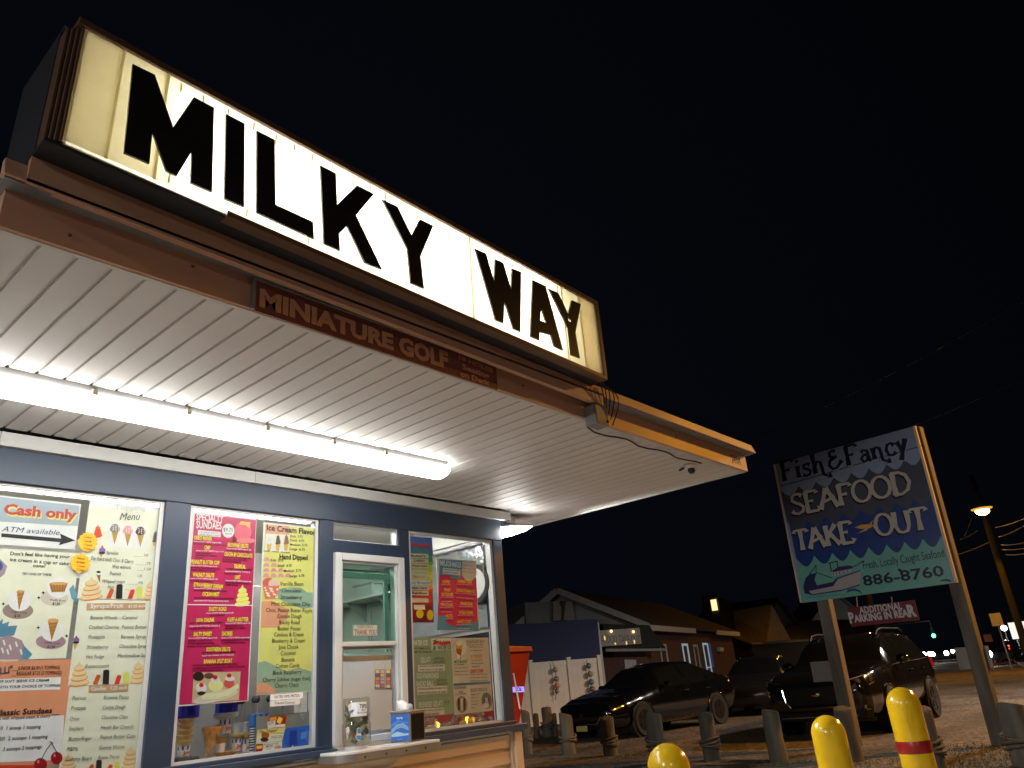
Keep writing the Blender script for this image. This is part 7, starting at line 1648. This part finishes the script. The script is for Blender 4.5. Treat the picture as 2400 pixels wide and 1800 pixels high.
for (nm, m_, quad, dd) in (('window', M_dark, ((470, 900), (540, 895), (570, 1185), (480, 1190)), .02), ('door', M_dark, ((815, 890), (890, 890), (935, 1190), (850, 1190)), .02), ('window', M_dark, ((1000, 905), (1050, 905), (1085, 1215), (1030, 1210)), .02), ('window', M_dark, ((1145, 880), (1215, 880), (1260, 1275), (1200, 1255)), .02)):
    w_ = lrect(nm, m_, [F2b(*q) for q in quad], -.05 * sgn, dd * sgn)
    q = [LP_.uv(*F2b(*a)) for a in quad]; u0 = min(a[0] for a in q); u1 = max(a[0] for a in q); v0 = .2; v1 = max(a[1] for a in q)
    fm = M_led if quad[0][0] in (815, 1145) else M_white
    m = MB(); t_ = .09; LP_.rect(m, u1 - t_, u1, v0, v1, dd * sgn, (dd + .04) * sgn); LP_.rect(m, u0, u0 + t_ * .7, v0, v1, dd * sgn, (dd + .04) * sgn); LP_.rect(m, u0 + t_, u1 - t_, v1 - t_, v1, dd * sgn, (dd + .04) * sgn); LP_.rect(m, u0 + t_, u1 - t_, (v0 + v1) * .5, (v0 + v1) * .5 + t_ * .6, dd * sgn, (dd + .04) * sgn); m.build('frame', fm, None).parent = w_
    for o in w_.children: o.data.transform(Matrix.Translation(-root_of(w_)))
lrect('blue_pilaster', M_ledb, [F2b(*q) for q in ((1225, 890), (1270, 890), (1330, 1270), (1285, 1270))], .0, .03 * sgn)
lrect('vent_box', M_white, [F2b(*q) for q in ((1375, 955), (1445, 958), (1445, 1015), (1390, 1015))], .0, .15 * sgn)
# mansard porch with the lit up sign
F1b = frame(1190, 1380, 320 / 2212)
m = MB(); q = [GP_.uv(*F1b(*a)) for a in ((1440, 590), (2180, 610), (2440, 960), (1480, 1000))]
gs = 1 if GP_.n.dot(-c0) > 0 else -1
GP_.prism(m, q, 0.02 * gs, 0.5 * gs); m.build('mansard', M_roof, st)
m = MB(); q = [GP_.uv(*F1b(*a)) for a in ((1480, 990), (2450, 985), (2450, 1020), (1480, 1035))]; GP_.prism(m, q, 0.02 * gs, 0.56 * gs); m.build('fascia', mat('barge_grey', (0.22, 0.22, 0.22), 0.6), st)
MP = Plane(GP_.p(0, 0, .52 * gs), gd, (0, 0, 1))
bs = sheet('store_sign', 'long sign reading SEAFOOD TAKE OUT on the dark store front with lamp reflections', 'sign', MP, [F1b(1440, 640), F1b(2135, 670), F1b(2160, 915), F1b(1470, 915)], 0.05, 0.05, (120, 112, 108))
p = Print(bs, MP, F1b, 0.051); p.text((40, 36, 40), 'SEAFOOD TAKE OUT', (1440, 880), (2140, 882), 120, 2, bold=0.0); p.done()
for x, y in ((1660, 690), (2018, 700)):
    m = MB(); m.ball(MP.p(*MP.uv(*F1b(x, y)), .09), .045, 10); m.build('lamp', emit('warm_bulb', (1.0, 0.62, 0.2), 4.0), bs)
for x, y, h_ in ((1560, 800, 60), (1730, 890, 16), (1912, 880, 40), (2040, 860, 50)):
    m = MB(); m.ball(MP.p(*MP.uv(*F1b(x, y)), .06), .028, 8, (1, 1, 1 + h_ / 30)); m.build('lamp', emit('lamp_glint', (1.0, 0.6, 0.22), 1.0), bs)  # stretched glowing beads standing for lamp reflections on the sign face
# poster in the store door on the gable side
m = MB(); q = [GP_.uv(*F1b(*a)) for a in ((1880, 1150), (2070, 1150), (2090, 1450), (1900, 1450))]; GP_.prism(m, q, 0.012 * gs, 0.05 * gs); m.build('door_glass', mat('door_pale', (0.30, 0.30, 0.30), 0.5), st)
# white box left of the gable
wb_ = thing('roof_unit', 'pale boxy annex beside the grey gable behind the blue awning', 'annex', tuple(atR(1255, 1600, 27.2).xy) + (0,))
BP2 = Plane(cl - gd * .2, gd, (0, 0, 1)); q = [BP2.uv(*F1b(*a)) for a in ((220, 245), (690, 200), (690, 560), (240, 580))]; q = [(q[0][0], q[0][1]), (q[1][0], q[0][1]), (q[1][0], 0), (q[0][0], 0)]
m = MB(); BP2.prism(m, q, -1.5 * gs, .35 * gs); m.build('wall', mat('annex_white', (0.14, 0.15, 0.155), 0.7), wb_)
q = [BP2.uv(*F1b(*a)) for a in ((650, 230), (960, 235), (1000, 530), (660, 540))]; m = MB(); BP2.prism(m, q, .36 * gs, .5 * gs); m.build('vent_panel', mat('annex_panel', (0.18, 0.165, 0.15), 0.7), wb_)
q = [BP2.uv(*F1b(*a)) for a in ((770, 230), (835, 235), (825, 320), (810, 530), (795, 530), (800, 320), (775, 300))]; m = MB(); BP2.prism(m, q, .505 * gs, .6 * gs); m.build('flue', M_dark, wb_)

# ================================================================= houses further back
def house(name, label, pL, pR, depth, ze_, zp, wallm, roofm, extra=None):
    """gable house: front eave from pL to pR, ridge parallel to it"""
    a, b = Vector((pL.x, pL.y, 0)), Vector((pR.x, pR.y, 0)); d_ = (b - a).normalized(); nrm = Vector((-d_.y, d_.x, 0))
    if nrm.dot(a) < 0: nrm = -nrm
    t = thing(name, label, 'house', tuple(a)); c_, e_ = b + nrm * depth, a + nrm * depth; up = Vector((0, 0, 1))
    m = MB(); m.prism([a, b, c_, e_], [q + up * ze_ for q in (a, b, c_, e_)]); m.build('wall', wallm, t)
    ra, rb = a + nrm * depth / 2 - d_ * .4 + up * zp, b + nrm * depth / 2 + d_ * .4 + up * zp
    m = MB()
    for p_, q_ in ((a - nrm * .4 - d_ * .4, b - nrm * .4 + d_ * .4), (e_ + nrm * .4 - d_ * .4, c_ + nrm * .4 + d_ * .4)):
        p1, q1 = p_ + up * (ze_ - .15), q_ + up * (ze_ - .15); m.add([p1, q1, rb, ra, p1 + up * .15, q1 + up * .15, rb + up * .15, ra + up * .15], [(0, 1, 2, 3), (4, 5, 6, 7), (0, 1, 5, 4), (1, 2, 6, 5), (2, 3, 7, 6), (3, 0, 4, 7)])
    m.build('roof', roofm, t)
    m = MB()
    for p_, q_ in ((a, e_), (b, c_)): m.prism([p_ + up * ze_, q_ + up * ze_, (p_ + q_) / 2 + up * (zp - .1)], [p_ + up * ze_ + d_ * (.1 if p_ is a else -.1), q_ + up * ze_ + d_ * (.1 if p_ is a else -.1), (p_ + q_) / 2 + up * (zp - .1) + d_ * (.1 if p_ is a else -.1)])
    m.build('gable', wallm, t)
    return t, a, b, d_, nrm
M_dkw = mat('dark_clapboard', (0.035, 0.033, 0.03), 0.8, var=0.1); M_tanr = mat('tan_shingle', (0.34, 0.27, 0.18), 0.8, var=0.15, scale=3)
hA, a, b, d_, nrm = house('dark_house', 'dark gabled house with a chimney and one small lit window', atR(1610, 1440, 62), atR(1775, 1440, 60), 9, 3.6, 5.9, M_dkw, M_roof)
q = atR(1668, 1440, 60); m = MB(); m.box(q.x - .4, q.x + .4, q.y - .4, q.y + .4, 3.5, atR(1668, 1394, 60).z); m.build('chimney', M_brick, hA)
q = atR(1674, 1418, 58.5); m = MB(); m.box(q.x - .03, q.x, q.y - .22, q.y + .22, q.z - .38, q.z + .38); w_ = m.build('lit_window', emit('window_warm', (1.0, 0.78, 0.34), 1.4), hA)
q = atR(1674, 1418, 58.6); m = MB(); m.box(q.x + .03, q.x + 2, q.y - .35, q.y + .35, 3.0, q.z + .5); m.build('dormer', M_dkw, hA)
hB, a, b, d_, nrm = house('tan_roof_building', 'long low building with a tan roof lit orange by the street lamp', atR(1758, 1499, 58), atR(2090, 1481, 74), 7.5, 2.75, 4.25, M_dkw, M_tanr)
q0 = a + d_ * 2.0; m = MB(); up = Vector((0, 0, 1))
m.prism([q0 - nrm * .9 - d_ * 1.4 + up * 2.72, q0 - nrm * .9 + d_ * 1.4 + up * 2.72, q0 - nrm * .9 + up * 5.2], [q0 + nrm * 3.6 - d_ * 1.4 + up * 2.72, q0 + nrm * 3.6 + d_ * 1.4 + up * 2.72, q0 + nrm * 3.6 + up * 5.2]); m.build('cross_gable', M_tanr, hB)
for f_ in (.45, .62, .78): 
    q = a.lerp(b, f_) - nrm * .3 + up * 2.4; m = MB(); m.ball(q, .1, 8); m.build('lamp', emit('porch_bulb', (1.0, 0.7, 0.3), 3.0), hB)
hC, a, b, d_, nrm = house('grey_gable_house', 'small grey gable roof showing between the seafood sign and the tan roof', atR(1840, 1436, 92), atR(1890, 1430, 90), 9, 5.0, 8.2, mat('grey_clap', (0.2, 0.2, 0.19), 0.8), mat('grey_roof', (0.16, 0.16, 0.15), 0.9))

# ================================================================= red kiosk beside the stand
kc = [(1190, 1497), (1249, 1513), (1245, 1528), (1190, 1520)]
KY = 5.2
def kp(x, y, Y=KY): return onY(x, y, Y)
kk = thing('red_kiosk', 'bright red tapering kiosk with a glowing purple sign reflection beside the stand', 'kiosk', (5.6, 5.6, 0))
tr = kp(1248, 1514); br = kp(1222, 1698)
xr, zt = tr.x, tr.z; xb, zbm = br.x, br.z
M_red = mat('kiosk_red', (0.30, 0.010, 0.009), 0.35, var=0.08, scale=3)
dx_ = (xr - xb)
low = 0.0; k_ = (zt - low) / (zt - zbm); xl = xr - dx_ * k_
m = MB(); m.hexa([(4.56, KY + .03, low), (max(xl, 4.62), KY + .03, low), (max(xl, 4.62), KY + .75, low), (4.56, KY + .75, low), (4.56, KY + .03, zt - .05), (xr - .01, KY + .03, zt - .05), (xr - .01, KY + .75, zt - .05), (4.56, KY + .75, zt - .05)]); m.build('body', M_red, kk, bevel=.006)
m = MB(); m.hexa([(4.53, KY, zt - .049), (xr, KY, zt - .049), (xr, KY + .78, zt - .049), (4.53, KY + .78, zt - .049), (4.53, KY, zt + .05), (xr - .01, KY, zt - .005), (xr - .01, KY + .78, zt + .02), (4.53, KY + .78, zt + .06)]); m.build('roof', mat('kiosk_orange', (0.45, 0.07, 0.03), 0.4), kk, bevel=.006)
KPl = wall(KY - .01); m = MB(); q = [KPl.uv(1000 + x * .13562, 1575 + y * .13562) for x, y in ((1470, 260), (1680, 250), (1690, 345), (1480, 350))]; KPl.prism(m, q, -.02, .0); ks = m.build('glow_panel', emit('purple_reflection', (0.42, 0.30, 1.0), 1.3), kk)  # glowing panel painted in as the reflection of a purple neon sign
m = MB(); put_text(m, KPl, 'Ok', (1000 + 1560 * .13562, 1575 + 330 * .13562), (1000 + 1645 * .13562, 1575 + 328 * .13562), .002, 60 * .1356, bold=.03); m.build('lettering', ink((30, 24, 90)), kk)
m = MB(); m.tube([kp(1000 + 1500 * .13562, 1575 + 20 * .13562, KY - .05), kp(1000 + 1610 * .13562, 1575 + 640 * .13562, KY - .05)], .008, 8); tag(m.build('white_pole', M_vinyl, None), 'thin white pole leaning against the red kiosk', 'pole')
